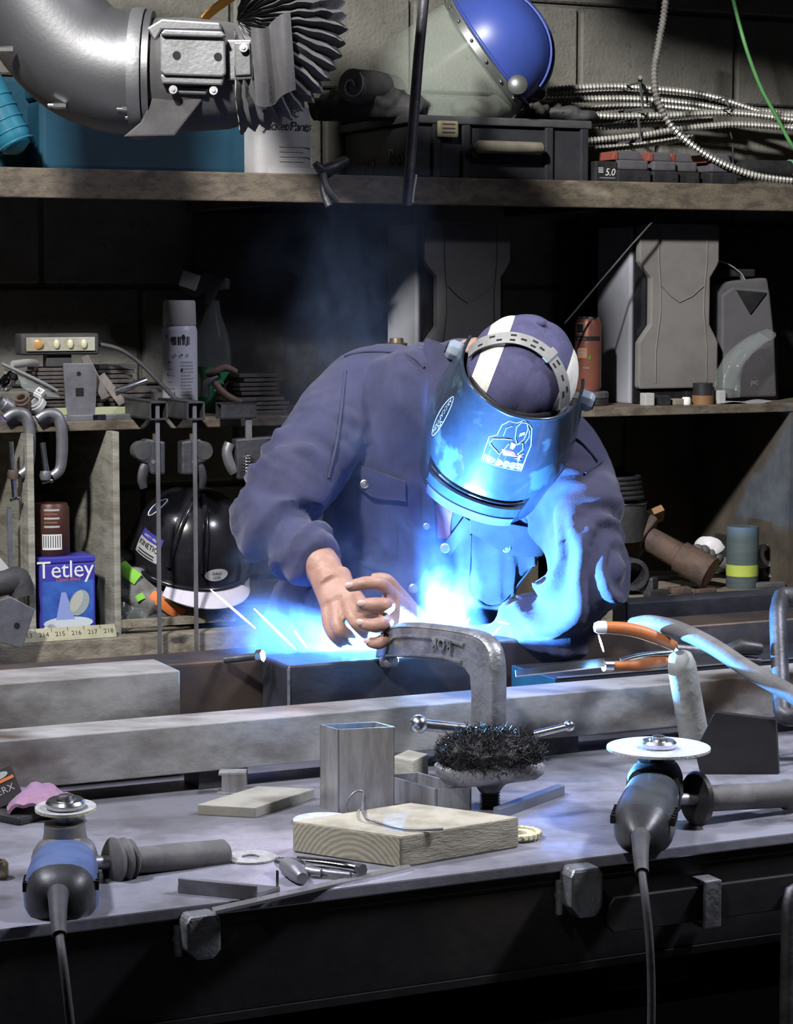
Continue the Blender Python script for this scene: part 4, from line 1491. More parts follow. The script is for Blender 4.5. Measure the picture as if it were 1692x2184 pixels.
def grinder(lab, head, tail, kind, flange, hend, cordpts, dc, dr):
    g = T('angle_grinder', Vector(((head.x + tail.x) / 2, (head.y + tail.y) / 2, TZ)), lab, 'angle grinder')
    a_ = (tail - head).normalized()
    x_ = ZU.cross(a_).normalized()
    y_ = a_.cross(x_).normalized()
    L_ = (tail - head).length
    big = kind == 'blue'
    sz = .038 if big else .0355
    bodym = M['grindblue'] if big else M['grinddark']
    prof = [(.16, .94), (.30, 1.0), (.55, 1.04), (.78, 1.06), (.9, .92), (1.0, .66)] if big else [(.16, .80), (.25, .92), (.45, .98), (.65, 1.03), (.8, 1.0), (.92, .78), (1.0, .55)]
    bd = O('motor_housing', loft([ringpts(head + a_ * (L_ * t), x_, y_, sz * k, sz * k * .95, 28, 0, 2.6) for t, k in prof]), bodym, g, smooth=50)
    O('end_cap', loft([ringpts(head + a_ * (L_ * t), x_, y_, sz * k, sz * k * .95, 24, 0, 2.6) for t, k in ((.86, .99 if big else .91), (.95, .90 if big else .73), (1.03, .62 if big else .45), (1.06, .30))]), M['black'], g, smooth=50)
    for s_ in (-1, 1):
        for k in range(5):
            t = .66 + .05 * k
            p = head + a_ * (L_ * t) + x_ * (s_ * sz * .98) + y_ * (sz * .30)
            O('vent', bx(-.0012, .0012, -.005, .005, -.003, .003, FM(p, a_, y_)), M['hole'], bd)
    hb = O('gear_head', loft([ringpts(head + a_ * t, x_, y_, rx, ry, 24, 0, 3.2) for t, rx, ry in ((-.034, .020, .022), (-.028, .029, .029), (0, sz * .95, .033), (.024, sz, .034), (.036, sz * .92, .032))]), M['grindgrey'] if big else M['rubber'], g, smooth=40)
    nz = dc.z - head.z
    axd = Vector((0, -.06, 1)).normalized() if big else ZU
    O('spindle_neck', lathe([(.030, nz - .062), (.027, nz - .040), (.024, nz - .026), (.023, nz - .014), (.010, nz - .012), (.010, nz - .001)], FM(head, CR, axd.cross(CR)), 24), M['black'] if not big else M['grindgrey'], g, smooth=40)
    dm = FM(dc, CR, axd.cross(CR))
    dk = O('disc', lathe([(.010, -.0015), (dr * .45, -.0035), (dr, -.0006), (dr, .0022), (dr * .5, .0004), (.010, .0008)], dm, 48), M['abraswhite'] if not big else M['abras'], g, smooth=30)
    O('disc_edge', lathe([(dr * .93, -.0013), (dr * 1.003, -.0012), (dr * 1.003, .0012), (dr * .985, .0015)], dm, 48, False), M['abrasyel'] if big else M['abras'], dk)
    fl_ = O('flange_nut', lathe([(.021, .001), (.0225, .003), (.0225, .0075), (.020, .0105), (.012, .0105), (.011, .0125), (.008, .0125), (.008, .0155), (.0055, .0165), (.0006, .0165)], dm, 28), M['steel'], g, smooth=30)
    hx = (hend - flange).normalized()
    hy = hx.cross(ZU).normalized()
    O('handle_stub', cyl(flange - hx * .035, flange + hx * .01, .008), M['greysteel'], g, smooth=40)
    fr_ = .0275 if big else .035
    pf = [(.006, -.006), (fr_ * .8, -.004), (fr_, 0), (fr_ * .98, .004), (fr_ * .8, .008), (fr_ * .96, .012), (fr_ * .98, .015), (fr_ * .75, .019), (fr_ * .9, .022), (fr_ * .75, .025), (.016, .028)] if big else [(.006, -.003), (fr_ * .9, -.003), (fr_, .001), (fr_ * .6, .006), (.014, .010)]
    gm = FM(flange, hy, hx.cross(hy))
    gm = FM(flange, hy, None, hx)
    O('handle_guard', lathe(pf, gm, 32), M['greyrubber'] if big else M['black'], g, smooth=30)
    hl = (hend - flange).length
    hr = .0165
    pf = [(hr * .9, .024 if big else .008), (hr * .95, hl * .3), (hr * 1.05, hl * .6), (hr * 1.12, hl * .92), (hr * 1.14, hl * .97), (hr * .9, hl), (.001, hl)] if big else [(hr * .85, .008), (hr, hl * .12), (hr, hl * .45), (hr * .97, hl * .46), (hr, hl * .47), (hr, hl * .76), (hr * 1.18, hl * .78), (hr * 1.18, hl * .83), (hr, hl * .86), (hr * .8, hl), (.001, hl)]
    O('side_handle', lathe(pf, gm, 24), M['greyrubber'], g, smooth=40)
    cpp = spline(cordpts, 6)
    k0 = 13
    O('strain_relief', tube(cpp[:k0], slerp_list([.0115, .0100, .0088, .0078], k0), 14), M['rubber'], g, smooth=60)
    O('power_cord', tube(cpp[k0 - 2:], .0046, 10), M['rubber'], g, smooth=60)
    return g


hd_ = A(1400, 1676, 2.76)
tl_ = A(1366, 1785, 2.545)
g2 = grinder('dark angle grinder with a white disc at the right side of the table', hd_, tl_, 'dark', A(1486, 1704, 2.745), A(1725, 1692, 2.83),
             [A(1367, 1785, 2.525), A(1367, 1815, 2.47), A(1370, 1862, 2.425), A(1377, 1920, 2.40), A(1386, 2010, 2.39), A(1390, 2120, 2.39), A(1388, 2260, 2.39)], A(1405, 1596, 2.765), .0645)
O('lock_button', ball(A(1366, 1738, 2.575), .006), M['black'], g2, smooth=60)
hd_ = A(140, 1842, 2.50)
tl_ = A(128, 1925, 2.325)
g1 = grinder('blue bodied angle grinder with a small worn disc at the left of the table', hd_, tl_, 'blue', A(240, 1838, 2.49), A(482, 1824, 2.57),
             [A(124, 1905, 2.305), A(124, 1945, 2.27), A(127, 1995, 2.24), A(133, 2040, 2.22), A(143, 2120, 2.21), A(152, 2200, 2.21), A(160, 2300, 2.21)], A(140, 1724, 2.51), .0345)
# ---------------- gloves and packaging at the left edge
M['glove'] = mat('purple_cloth', (.20, .12, .19), .85, col2=(.30, .14, .20), ns=40, bump=.3, bs=200, col3=(.10, .09, .16), ns3=20)
gl = T('work_glove', Zp(80, 1745, TZ), 'crumpled purple work glove on a dark tray at the left edge', 'glove')


def glv(s, t):
    p = Zp(20 + 150 * s, 1712 + 26 * t, TZ + .010)
    hgt = .030 * math.sin(PI * min(1, s * 1.05)) ** .7 * (1 - .5 * t) * (1 - .55 * s) + .008 * noise.noise(Vector((s * 6, t * 5, 0)))
    return p + ZU * max(hgt, 0)


O('cloth', sheet(22, 10, glv, .004), M['glove'], gl, smooth=60)
O('cuff', para(Zp(-60, 1742, TZ), Zp(40, 1762, TZ), Zp(185, 1728, TZ), .010), M['black'], gl, bevel=.004)
M['card'] = mat('black_package_card', (.035, .032, .034), .5)
M['cardorange'] = mat('orange_print', (.62, .20, .06), .5)
ca, cb, cc_ = A(-60, 1668, 2.80), A(22, 1630, 2.80), A(52, 1686, 2.79)
pk = T('package_card', Zp(0, 1730, TZ), 'black and orange cardboard package tag leaning on the glove', 'package')
ex_ = (cb - ca).normalized()
ey_ = ((cc_ - cb) - ex_ * (cc_ - cb).dot(ex_)).normalized()
Lx, Ly = (cb - ca).length, .045
pm = FM(ca, ex_, -ey_)
O('card', bx(0, Lx, -Ly, 0, -.002, 0, pm), M['card'], pk, bevel=.0006)
tg_ = text2d('NERX', .0125, 0, 0, 'RIGHT', 1.1)
O('lettering', X(tg_, pm @ Matrix.Translation((Lx - .006, -.031, .0006))), M['dim'], pk)
O('orange_band', bx(.0, Lx - .002, -.017, -.013, 0, .0006, pm), M['cardorange'], pk)
O('hang_hole', X(lathe([(.006, 0), (.006, .0007)], None, 14), pm @ Matrix.Translation((Lx - .018, -.008, 0)) @ Matrix.Diagonal((1.8, .7, 1, 1))), M['dim'], pk)
O('brass_fitting', X(lathe([(.005, 0), (.010, 0), (.012, .004), (.012, .016), (.009, .020), (.005, .020), (.005, 0)], Matrix.Translation(Zp(-4, 1872, TZ)), 20, False), Matrix.Identity(4)), mat('brass', (.40, .33, .20), .35, .9), smooth=40, label='small brass ring fitting at the left end of the table', cat='fitting')
# ================================================================== fume extraction arm (hangs from above left)
FD = 3.55
M['ductmetal'] = mat('brushed_duct_metal', (.16, .16, .165), .45, .8, col2=(.165, .165, .17), ns=10, bump=.06, bs=160)
M['bracket'] = mat('cast_bracket', (.20, .20, .203), .5, .7, col2=(.16, .16, .163), ns=20, bump=.12, bs=160)
M['hosecloth'] = mat('black_hose_cloth', (.040, .038, .040), .75, col2=(.055, .052, .052), ns=20, bump=.15, bs=200, sheen=.2)
fa = T('fume_extraction_arm', A(420, 300, FD), 'grey metal fume extraction duct with black bellows hose hanging at top left', 'fume extractor')
pth = spline([A(0, -700, FD), A(5, -420, FD), A(12, -260, FD), A(36, -120, FD), A(85, 20, FD), A(160, 115, FD), A(240, 152, FD), A(300, 158, FD)], 8)
O('elbow_duct', tube(pth, .094, 36), M['ductmetal'], fa, smooth=60)
fc = A(298, 158, FD)
fx = Vector((1, 0.0, -.02)).normalized()
fm = FM(fc, Vector((0, 1, 0)), None, fx)
O('flange_ring', lathe([(.088, -.010), (.100, -.010), (.101, -.004), (.101, .004), (.100, .010), (.088, .010)], fm, 48), M['bracket'], fa, smooth=40)
O('flange_ring', lathe([(.086, .012), (.097, .012), (.097, .022), (.086, .022)], fm, 48), M['ductmetal'], fa, smooth=40)
for px, py, dd in ((268, 40, .03), (272, 232, -.07), (125, 225, -.06), (12, 106, -.085), (290, 250, -.06)):
    p = A(px, py, FD + dd)
    bt = O('bolt', join(cyl(p - CR * .008, p + CR * .012, .0055, None, 6), cyl(p - CR * .016, p - CR * .006, .0035, None, 8)), M['steel'], fa, smooth=30)
O('hood_body', lathe([(.086, 0), (.088, .05), (.082, .12), (.070, .16)], FM(fc + fx * .02, Vector((0, 1, 0)), None, fx), 36), M['hosecloth'], fa, smooth=60)
# front bracket with two holes
BD = FD - .105


def fpl(pts, D, th, name, m, par=None, bev=.003):
    a_ = [A(x, y, D) for x, y in pts]
    b_ = [p + Vector((0, th, 0)) for p in a_]
    n = len(a_)
    g = (a_ + b_, [tuple(range(n)), tuple(reversed(range(n, 2 * n)))] + [(k, (k + 1) % n, n + (k + 1) % n, n + k) for k in range(n)])
    return O(name, g, M[m], par or fa, bevel=bev)


br = fpl([(341, 72), (350, 66), (474, 72), (480, 80), (482, 158), (474, 164), (350, 160), (342, 152)], BD, .012, 'bracket_plate', 'bracket')
for x, y in ((377, 118), (465, 121)):
    p = A(x, y, BD)
    O('hole', cyl(p + CT * .0006, p - CT * .004, .0062, None, 18), M['hole'], br)
fpl([(341, 72), (350, 62), (474, 66), (482, 76), (474, 80), (348, 76)], BD - .008, .022, 'bracket_lip', 'bracket')
fpl([(342, 158), (480, 163), (474, 182), (345, 178)], BD + .006, .05, 'bracket_lip', 'bracket')
fpl([(372, 186), (446, 188), (440, 202), (376, 200)], BD + .02, .03, 'cross_bar', 'ductmetal')
fpl([(482, 84), (538, 84), (540, 168), (484, 172)], BD + .02, .02, 'hinge_lug', 'bracket')
fpl([(500, 90), (534, 90), (536, 160), (502, 162)], BD + .016, .004, 'lug_panel', 'ductmetal')
for x, y in ((520, 103), (370, 192), (456, 194)):
    p = A(x, y, BD + .012)
    O('screw', join(cyl(p + CT * .004, p - CT * .006, .0065, None, 16), cyl(p + CT * .006, p + CT * .004, .003, None, 6)), M['steel'], fa, smooth=40)
fpl([(312, 60), (345, 40), (470, 48), (474, 66), (345, 64), (330, 90)], BD + .03, .05, 'side_plate', 'ductmetal')
fpl([(345, 168), (338, 180), (300, 260), (262, 292), (372, 290), (430, 215), (440, 190)], BD + .03, .012, 'gusset_plate', 'hosecloth')
# bellows hose arcing round the hinge
hub = A(505, 48, FD)
rad = .088
bel = []
npl = 22
for k in range(npl * 4 + 1):
    t = k / (npl * 4)
    ang = R(88) - R(155) * t
    c_ = hub + CR * (rad * math.cos(ang - R(0)) * 1.0) + (-ZU) * (rad * math.sin(ang))
    tang = CR * (math.sin(ang)) + ZU * (math.cos(ang))
    rr_ = .090 if k % 4 == 0 else (.0755 if k % 4 == 2 else .083)
    rr_ *= (.97 + .05 * noise.noise(Vector((t * 30, 0, 0))))
    xo = (CR * math.cos(ang) - ZU * math.sin(ang))
    rg = ringpts(c_, xo, Vector((0, 1, 0)), rr_ * .965, rr_, 44)
    rg = [p + tang * (.004 * noise.noise(Vector((i * .6, k * .21, 3)))) for i, p in enumerate(rg)]
    bel.append(rg)
prevc = hub + CR * (rad * math.cos(R(-67))) + ZU * (rad * math.sin(R(67)))
up_path = spline([A(590, -85, FD), A(650, -150, FD), A(712, -215, FD), A(690, -292, FD), A(600, -318, FD), A(480, -318, FD), A(385, -360, FD), A(342, -460, FD), A(335, -720, FD)], 9)  # unseen upper run, arched so its shadow falls on tote and shelf edge
O('upper_hose', tube(up_path, [.090 if k % 2 else .080 for k in range(len(up_path))], 28), M['hosecloth'], fa, smooth=28)
O('bellows_hose', loft(bel), M['hosecloth'], fa, smooth=28)
O('cloth_sleeve', sheet(16, 14, lambda s, t: A(538 + 78 * s + 12 * t, 58 + 10 * math.sin(s * 5) + 165 * t - 22 * s, FD - .088 - .010 * math.sin(s * 9.5) - .012 * math.sin(PI * t)), .003), M['hosecloth'], fa, smooth=70)

# ================================================================== things on the top shelf
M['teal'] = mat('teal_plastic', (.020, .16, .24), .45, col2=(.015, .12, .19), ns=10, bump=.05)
M['orangebar'] = mat('orange_strap', (.60, .28, .04), .55)
# teal power tool case lying at the left
tc_ = T('tool_case', Vp(180, 352, 4.05), 'teal plastic tool case in the shadow behind the extraction duct', 'case')
ul, ur = Vp(85, 300, 4.02).dot(U), Vp(560, 300, 4.02).dot(U)
M['tealshade'] = mat('shaded_teal_case', (.008, .055, .095), .5, col2=(.006, .04, .07), ns=10, bump=.05)  # shadow of the duct put into this darker teal
O('case_body', rb(ul, ur, 4.02, 4.24, ZS, ZS + .13), M['tealshade'], tc_, bevel=.012, seg=3)
O('case_lid', rb(ul - .004, ur + .004, 4.015, 4.245, ZS + .131, ZS + .16), M['tealshade'], tc_, bevel=.010, seg=3)
for k in range(2):
    u = ul + .06 + k * .18
    O('latch', rb(u, u + .04, 4.005, 4.016, ZS + .10, ZS + .15), M['black'], tc_, bevel=.003)
th_ = T('handheld_tool', Vp(40, 350, 3.96), 'bright teal ribbed tool body leaning at the far left of the top shelf', 'tool')
p0_, p1_ = Vp(-25, 195, 3.99), Vp(38, 318, 3.955)
ax = (p1_ - p0_).normalized()
O('grip_body', tube([p0_ - ax * .1, p0_, p1_ - ax * .02, p1_ - ax * .004, p1_ + ax * .006], [.034, .034, .034, .026, .010], 20), M['teal'], th_, smooth=50)
for k in range(5):
    p = p0_ + ax * (.02 + .022 * k)
    O('rib', tube(ringpts(p, CT, ax.cross(CT), .0345, .0345, 20), .0022, 6, False, True), M['teal'], th_, smooth=60)
O('tool_box', rb(Vp(-80, 200, 4.1).dot(U), Vp(70, 200, 4.1).dot(U), 4.10, 4.24, ZS, ZS + .175), M['tealshade'], bevel=.008, label='dark teal box at the far left behind the ribbed tool', cat='box')
O('orange_strap', sheet(10, 3, lambda s, t: A(428 + 75 * s, 36 - 60 * s ** .8 + 16 * t, 3.95) + Vector((0, .02 * t, 0)), .003), M['orangebar'], smooth=60, label='orange strap end behind the top of the extraction hose', cat='strap')
# white jug with marker writing
M['jug'] = mat('dusty_white_plastic', (.50, .49, .50), .55, col2=(.40, .39, .40), ns=8, bump=.05)
jv_ = 3.955
ul, ur = Vp(548, 300, jv_).dot(U), Vp(670, 300, jv_).dot(U)
jg_ = T('plastic_jug', RP((ul + ur) / 2, jv_ + .05, ZS), 'white plastic jug with black marker writing beside the dark tote', 'jug')
rings = []
for z_, k in ((0, .94), (.006, 1), (.10, 1), (.125, .96), (.140, .80), (.150, .45), (.165, .35)):
    rings.append(ringpts(RP((ul + ur) / 2, jv_ + .055, ZS + z_), U, V, (ur - ul) / 2 * k, .055 * k, 32, 0, 6 if k > .9 else 3))
jo = O('jug_body', loft(rings), M['jug'], jg_, smooth=50)
O('cap', lathe([(.020, 0), (.020, .016), (.016, .018)], Matrix.Translation(RP((ul + ur) / 2, jv_ + .055, ZS + .165)), 20), M['black'], jg_, smooth=40)
O('handle', tube(spline([RP((ul + ur) / 2 - .03, jv_ + .055, ZS + .14), RP((ul + ur) / 2 - .045, jv_ + .055, ZS + .17), RP((ul + ur) / 2 - .015, jv_ + .055, ZS + .18)], 4), .007, 8), M['jug'], jg_, smooth=60)
wm = FM(RP(ul, jv_ - .0012, ZS), U, ZU)
O('writing', X(text2d('Jacket/Pants', .024, .3, 0, 'RIGHT', .85), wm @ Matrix.Translation((ur - ul - .006, .083, 0))), M['inkblack'], jo)
O('writing', X(text2d('PVC', .020, .3, 0, 'RIGHT', .9), wm @ Matrix.Translation((ur - ul - .03, .108, 0))), M['inkblack'], jo)
for k in range(4):
    O('print_line', bx(.045, .115 - .02 * (k % 2), .052 - k * .009, .0545 - k * .009, -.0002, .0004, wm), M['dim'], jo)
O('print_line', bx(.02, .125, .0, .014, -.0004, .0006, wm), M['dim'], jo)

# dark tote
M['tote'] = mat('dark_tote_plastic', (.020, .021, .026), .5, col2=(.030, .031, .036), ns=10, bump=.1, bs=80)
M['totelid'] = mat('grey_dusty_lid', (.075, .075, .08), .6, col2=(.05, .05, .055), ns=10)
M['tagyel'] = mat('faded_yellow_tag', (.36, .32, .19), .6, col2=(.27, .24, .15), ns=20)
M['bone'] = mat('worn_pale_handle', (.27, .245, .19), .6, col2=(.18, .165, .13), ns=20)
tv = 3.955
ul, ur = Vp(872, 300, tv).dot(U), Vp(1258, 300, tv).dot(U)
to = T('storage_tote', RP((ul + ur) / 2, tv + .15, ZS), 'dark plastic tote with pale handle and chalk writing on its side', 'tote')
TH = .105
O('tote_body', rb(ul + .006, ur - .006, tv + .006, tv + .32, ZS, ZS + TH), M['tote'], to, bevel=.006)
O('tote_lid', rb(ul - .004, ur + .004, tv - .004, tv + .33, ZS + TH, ZS + TH + .016), M['totelid'], to, bevel=.004)
for f in (.15, .31, .77, .97):
    u = ul + (ur - ul) * f
    O('rib', rb(u - .009, u + .009, tv - .002, tv + .01, ZS, ZS + TH), M['tote'], to, bevel=.003)
hp0, hp1 = RP(Vp(1003, 315, tv).dot(U), tv - .022, ZS + .062), RP(Vp(1148, 315, tv).dot(U), tv - .022, ZS + .062)
ho = O('handle', tube([hp0, hp0.lerp(hp1, .04), hp0.lerp(hp1, .96), hp1], [.006, .0125, .0125, .006], 14), M['bone'], to, smooth=50)
for p in (hp0.lerp(hp1, .05), hp0.lerp(hp1, .95)):
    O('bracket', cyl(p, p + V * .026, .006), M['tote'], ho, smooth=40)
a = Vp(933, 257, tv - .006)
b = Vp(976, 294, tv - .006)
lt = O('latch', rb(a.dot(U), b.dot(U), tv - .012, tv - .003, b.z, a.z), M['tagyel'], to, bevel=.004)
for k in range(3):
    O('print_line', rb(a.dot(U) + .008, b.dot(U) - .008, tv - .0127, tv - .0118, b.z + .008 + k * .008, b.z + .0105 + k * .008), M['totelid'], lt)
sm = FM(RP(ul + .0052, tv + .31, ZS + .028), -V, ZU)
M['chalk'] = mat('chalk_scrawl', (.20, .20, .21), .8)
O('writing', X(text2d('empty', .042, .15, 0, 'LEFT', .95), sm @ Matrix.Translation((.03, 0, .0006)) @ Matrix.Diagonal((1.12, 1, 1, 1))), M['chalk'], to)
O('writing', X(text2d('Box', .048, .15, 0, 'LEFT', .95), sm @ Matrix.Translation((.20, 0, .0006)) @ Matrix.Diagonal((1.12, 1, 1, 1))), M['chalk'], to)
for k in range(4):
    O('paper_stack', rb(ul - .02 - .015 * (k % 2), ul + .02, tv + .02 + .004 * k, tv + .26, ZS + .0012 + .0042 * k, ZS + .005 + .0042 * k), M['totelid'], label='thin grey folder lying beside the left end of the tote', cat='folder', group='folders under the tote side') if False else None
LZ = ZS + TH + .017


def lump(name, pts, m, lab, cat, z, seed, top=.03, amp=.010, vox=.006):
    gs = []
    for (px, py, v, rx, rz) in pts:
        p = Vp(px, py, v)
        gs.append(ball(Vector((p.x, p.y, max(p.z, z + rz * .8))), rx, rx * .8, rz, 18, 12))
    q = remesh(join(*gs), vox, 3)
    vv = []
    for v, n_ in zip(q[0], q[2]):
        e = amp * (1 - 2 * abs(noise.noise(v * 26 + Vector((seed, 0, 0))))) + amp * .6 * noise.noise(v * 60 + Vector((0, seed, 0)))
        w_ = v + n_ * e
        if w_.z < z:
            w_.z = z + .0005
        vv.append(w_)
    return O(name, (vv, q[1]), m, None, smooth=180, label=lab, cat=cat)


M['greycloth'] = mat('grey_welding_cloth', (.15, .145, .15), .9, col2=(.11, .105, .11), ns=20, bump=.3, bs=300)
M['darkcloth'] = mat('dark_leather', (.060, .058, .062), .75, col2=(.04, .038, .04), ns=16, bump=.3, bs=150)
M['olive'] = mat('olive_grey_leather', (.085, .080, .065), .75, col2=(.055, .052, .045), ns=16, bump=.3, bs=150)
lump('leather_gloves', [(740, 255, 4.10, .07, .030), (810, 240, 4.06, .075, .034), (865, 238, 4.02, .05, .026)], M['darkcloth'], 'dark crumpled leather jacket heaped on the left of the tote', 'jacket', LZ - .005, 1)
lump('glove', [(1030, 232, 4.03, .06, .016), (1100, 232, 4.03, .06, .016), (1160, 236, 4.05, .05, .013)], M['olive'], 'flat olive leather glove under the visor on the tote lid', 'glove', LZ, 2)
lump('glove', [(1200, 240, 4.0, .035, .012), (1240, 250, 3.99, .032, .011)], M['darkcloth'], 'small dark glove on the right end of the tote lid', 'glove', LZ, 3, amp=.005)
# rolled cloth
r0_, r1_ = Vp(752, 182, 4.0), Vp(835, 196, 4.08)
rc = T('rolled_cloth', (r0_ + r1_) / 2 - ZU * .035, 'rolled grey welding cloth lying left of the face shield', 'cloth roll')
O('roll', tube([r0_, r0_.lerp(r1_, .5), r1_], [.032, .035, .034], 22), M['greycloth'], rc, smooth=50)
rx_ = (r1_ - r0_).normalized()
ry_ = rx_.cross(ZU).normalized()
rz_ = ry_.cross(rx_)
O('spiral_end', tube([r0_ - rx_ * .002 + ry_ * (.004 + .0016 * k) * math.cos(k * .45) + rz_ * (.004 + .0016 * k) * math.sin(k * .45) for k in range(17)], .0022, 6), M['dim'], rc, smooth=60)

# face shield: blue hard hat on its side with clear visor
M['hatblue'] = mat('blue_hard_hat', (.045, .080, .34), .36, col2=(.040, .07, .29), ns=8, coat=.2, col3=(.16, .18, .30), ns3=10, lo3=.66, hi3=.8)
M['visor'] = mat('clear_green_visor', (.50, .58, .50), .10, alpha=.15, coat=1.0)
M['visorrim'] = mat('grey_visor_rim', (.16, .17, .16), .4, .6)
hc = Vp(1046, 112, 4.02)
ha = cv(.80, .56, .20).normalized()
hxx = cv(-.60, .80, 0)
hxx = (hxx - ha * hxx.dot(ha)).normalized()
hmx = FM(hc, hxx, None, ha)       # x up along brim, y toward/away viewer, z dome axis
fs = T('face_shield', hc - ZU * .12, 'blue hard hat with clear tilted visor lying on the tote', 'face shield')
rings = []
for k in range(15):
    a_ = R(90) * k / 14
    rings.append([hmx @ Vector((.121 * math.cos(a_) ** .9 * math.cos(t) + .002, .098 * math.cos(a_) ** .9 * math.sin(t), .118 * math.sin(a_) ** .95)) for t in [2 * PI * i / 40 for i in range(40)]] if k < 14 else [hmx @ Vector((.004 * math.cos(2 * PI * i / 40), .004 * math.sin(2 * PI * i / 40), .118)) for i in range(40)])
hat = O('hat_dome', loft(rings), M['hatblue'], fs, smooth=60)
for yy, zz in ((-.028, 0), (-.010, 0), (.010, 0), (.028, 0)):
    pts = []
    for k in range(3, 26):
        a_ = R(180) * k / 28
        c_ = math.cos(a_)
        pts.append(hmx @ (1.025 * Vector((.121 * math.copysign(abs(c_) ** .9, c_) * math.sqrt(1 - (yy / .11) ** 2), yy - .012, .1185 * math.sin(a_) ** .95 * math.sqrt(max(.1, 1 - ((yy - .012) / .10) ** 2))))))
    O('rib', tube(pts, .0032, 6), M['hatblue'], hat, smooth=60)
O('brim', tube([hmx @ Vector((.124 * math.cos(t), .101 * math.sin(t), .002)) for t in [2 * PI * i / 48 for i in range(48)]], .0035, 8, False, True), M['hatblue'], hat, smooth=60)


def vis(s, t):
    a_ = R(-178 + 176 * s) if hmx.col[1].to_3d().dot(CT) < 0 else R(178 - 176 * s)
    e = 1 + .10 * t
    return hmx @ Vector((.130 * e * math.cos(a_), .110 * e * math.sin(a_), -.205 * t - .003))


vo = O('visor', sheet(30, 8, vis, .002), M['visor'], fs, smooth=70)
O('visor_rim', sheet(30, 3, lambda s, t: vis(s, .0 + .07 * t) * 1 + (vis(s, .05) - hc).normalized() * .003, .003), M['visorrim'], fs, smooth=70)
for k in range(8):
    p = vis(.08 + .84 * k / 7, .035)
    n_ = (p - hc - ha * (p - hc).dot(ha)).normalized()
    O('rivet', ball(p + n_ * .005, .0035, .0035, .0035, 8, 6), M['steel'], fs, smooth=60)
p = vis(.93, .0) + CT * .01
O('hinge_knob', lathe([(.018, 0), (.019, .008), (.012, .013), (.002, .014)], FM(Vp(1104, 182, 3.90), CR, CU), 20), M['visorrim'], fs, smooth=40)
O('suspension_band', tube([hmx @ Vector((.105 * math.cos(t), .085 * math.sin(t), -.018)) for t in [2 * PI * i / 40 for i in range(40)]], .0085, 6, False, True, .25), M['black'], fs, smooth=60)

# hanging steel rod in front of the shelf
O('hanging_rod', tube([A(910, -60, 4.10), A(893, 120, 4.10), A(868, 438, 4.10)], .0095, 12), M['darkiron'], smooth=50, label='dark steel rod hanging upright in front of the tote', cat='rod')
O('string', tube(spline([A(888, 372, 4.08), A(885, 392, 4.08), A(882, 410, 4.08), A(880, 432, 4.08)], 4), .0022, 6), M['dim'], smooth=60, label='short grey string dangling from the shelf edge by the rod', cat='string')
# spring clamp / glove fingers hanging over the edge
gl2 = T('hand_clamp', Vp(700, 380, 3.92), 'dark hand clamp hanging over the shelf edge below the jug', 'clamp')
O('jaw', tube(spline([Vp(672, 348, 3.90), Vp(688, 362, 3.90), Vp(712, 356, 3.90), Vp(738, 342, 3.91)], 4), slerp_list([.006, .011, .012, .009], 13), 10), M['darkiron'], gl2, smooth=60)
O('handle', tube(spline([Vp(688, 362, 3.90), Vp(698, 400, 3.89), Vp(722, 428, 3.89)], 4), .007, 10), M['darkiron'], gl2, smooth=60)
O('handle', tube(spline([Vp(692, 364, 3.905), Vp(690, 405, 3.90), Vp(702, 440, 3.89)], 4), .007, 10), M['darkiron'], gl2, smooth=60)

# ---- armoured conduit coil
M['conduit'] = mat('armoured_conduit', (.42, .41, .38), .42, .6, col2=(.30, .29, .27), ns=30)


def ribbed(path, r, pitch=.0085, n=10, amp=.5):
    pts = spline(path, 14)
    d = [0]
    for i in range(1, len(pts)):
        d.append(d[-1] + (pts[i] - pts[i - 1]).length)
    L_ = d[-1]
    m_ = int(L_ / pitch) * 2
    out, rr_ = [], []
    j = 0
    for k in range(m_ + 1):
        s = L_ * k / m_
        while j < len(d) - 2 and d[j + 1] < s:
            j += 1
        t = (s - d[j]) / max(d[j + 1] - d[j], 1e-9)
        out.append(pts[j].lerp(pts[j + 1], t))
        rr_.append(r * (1 + amp * .5 if k % 2 else 1 - amp * .5))
    return tube(out, rr_, n)


cc2 = T('conduit_coil', Vp(1420, 330, 4.2), 'coil of armoured flexible conduit hanging on the block wall', 'cable coil')
ST = [([(1165, 192), (1300, 184), (1400, 190), (1500, 202), (1600, 232), (1692, 268), (1780, 310)], 4.19),
      ([(1165, 202), (1280, 197), (1370, 199), (1480, 210), (1560, 228), (1640, 238), (1780, 250)], 4.22),
      ([(1160, 214), (1260, 211), (1360, 211), (1480, 222), (1580, 240), (1680, 246), (1780, 246)], 4.17),
      ([(1185, 242), (1290, 229), (1380, 225), (1470, 232), (1560, 240)], 4.21),
      ([(1170, 236), (1290, 247), (1420, 246), (1560, 241), (1692, 256), (1780, 270)], 4.15),
      ([(1200, 276), (1320, 268), (1430, 262), (1520, 255)], 4.18),
      ([(1220, 303), (1360, 290), (1440, 277), (1520, 268), (1600, 266), (1780, 280)], 4.14),
      ([(1230, 318), (1330, 313), (1420, 302), (1480, 292)], 4.18)]
for pts, v in ST:
    O('conduit_strand', ribbed([Vp(x, y, v) for x, y in pts], .0064), M['conduit'], cc2, smooth=24)
for x, y0, y1 in ((1366, 180, 232), (1550, 212, 232), (1362, 255, 300)):
    p0_, p1_ = Vp(x, y0, 4.13), Vp(x + 6, y1, 4.12)
    q = [p0_ + V * .10, p0_ + ZU * .004, p0_, p0_.lerp(p1_, .5), p1_, p1_ + V * .10]
    O('tie_strap', tube(q, .0035, 6, True, False, .5), M['totelid'], cc2, smooth=40)
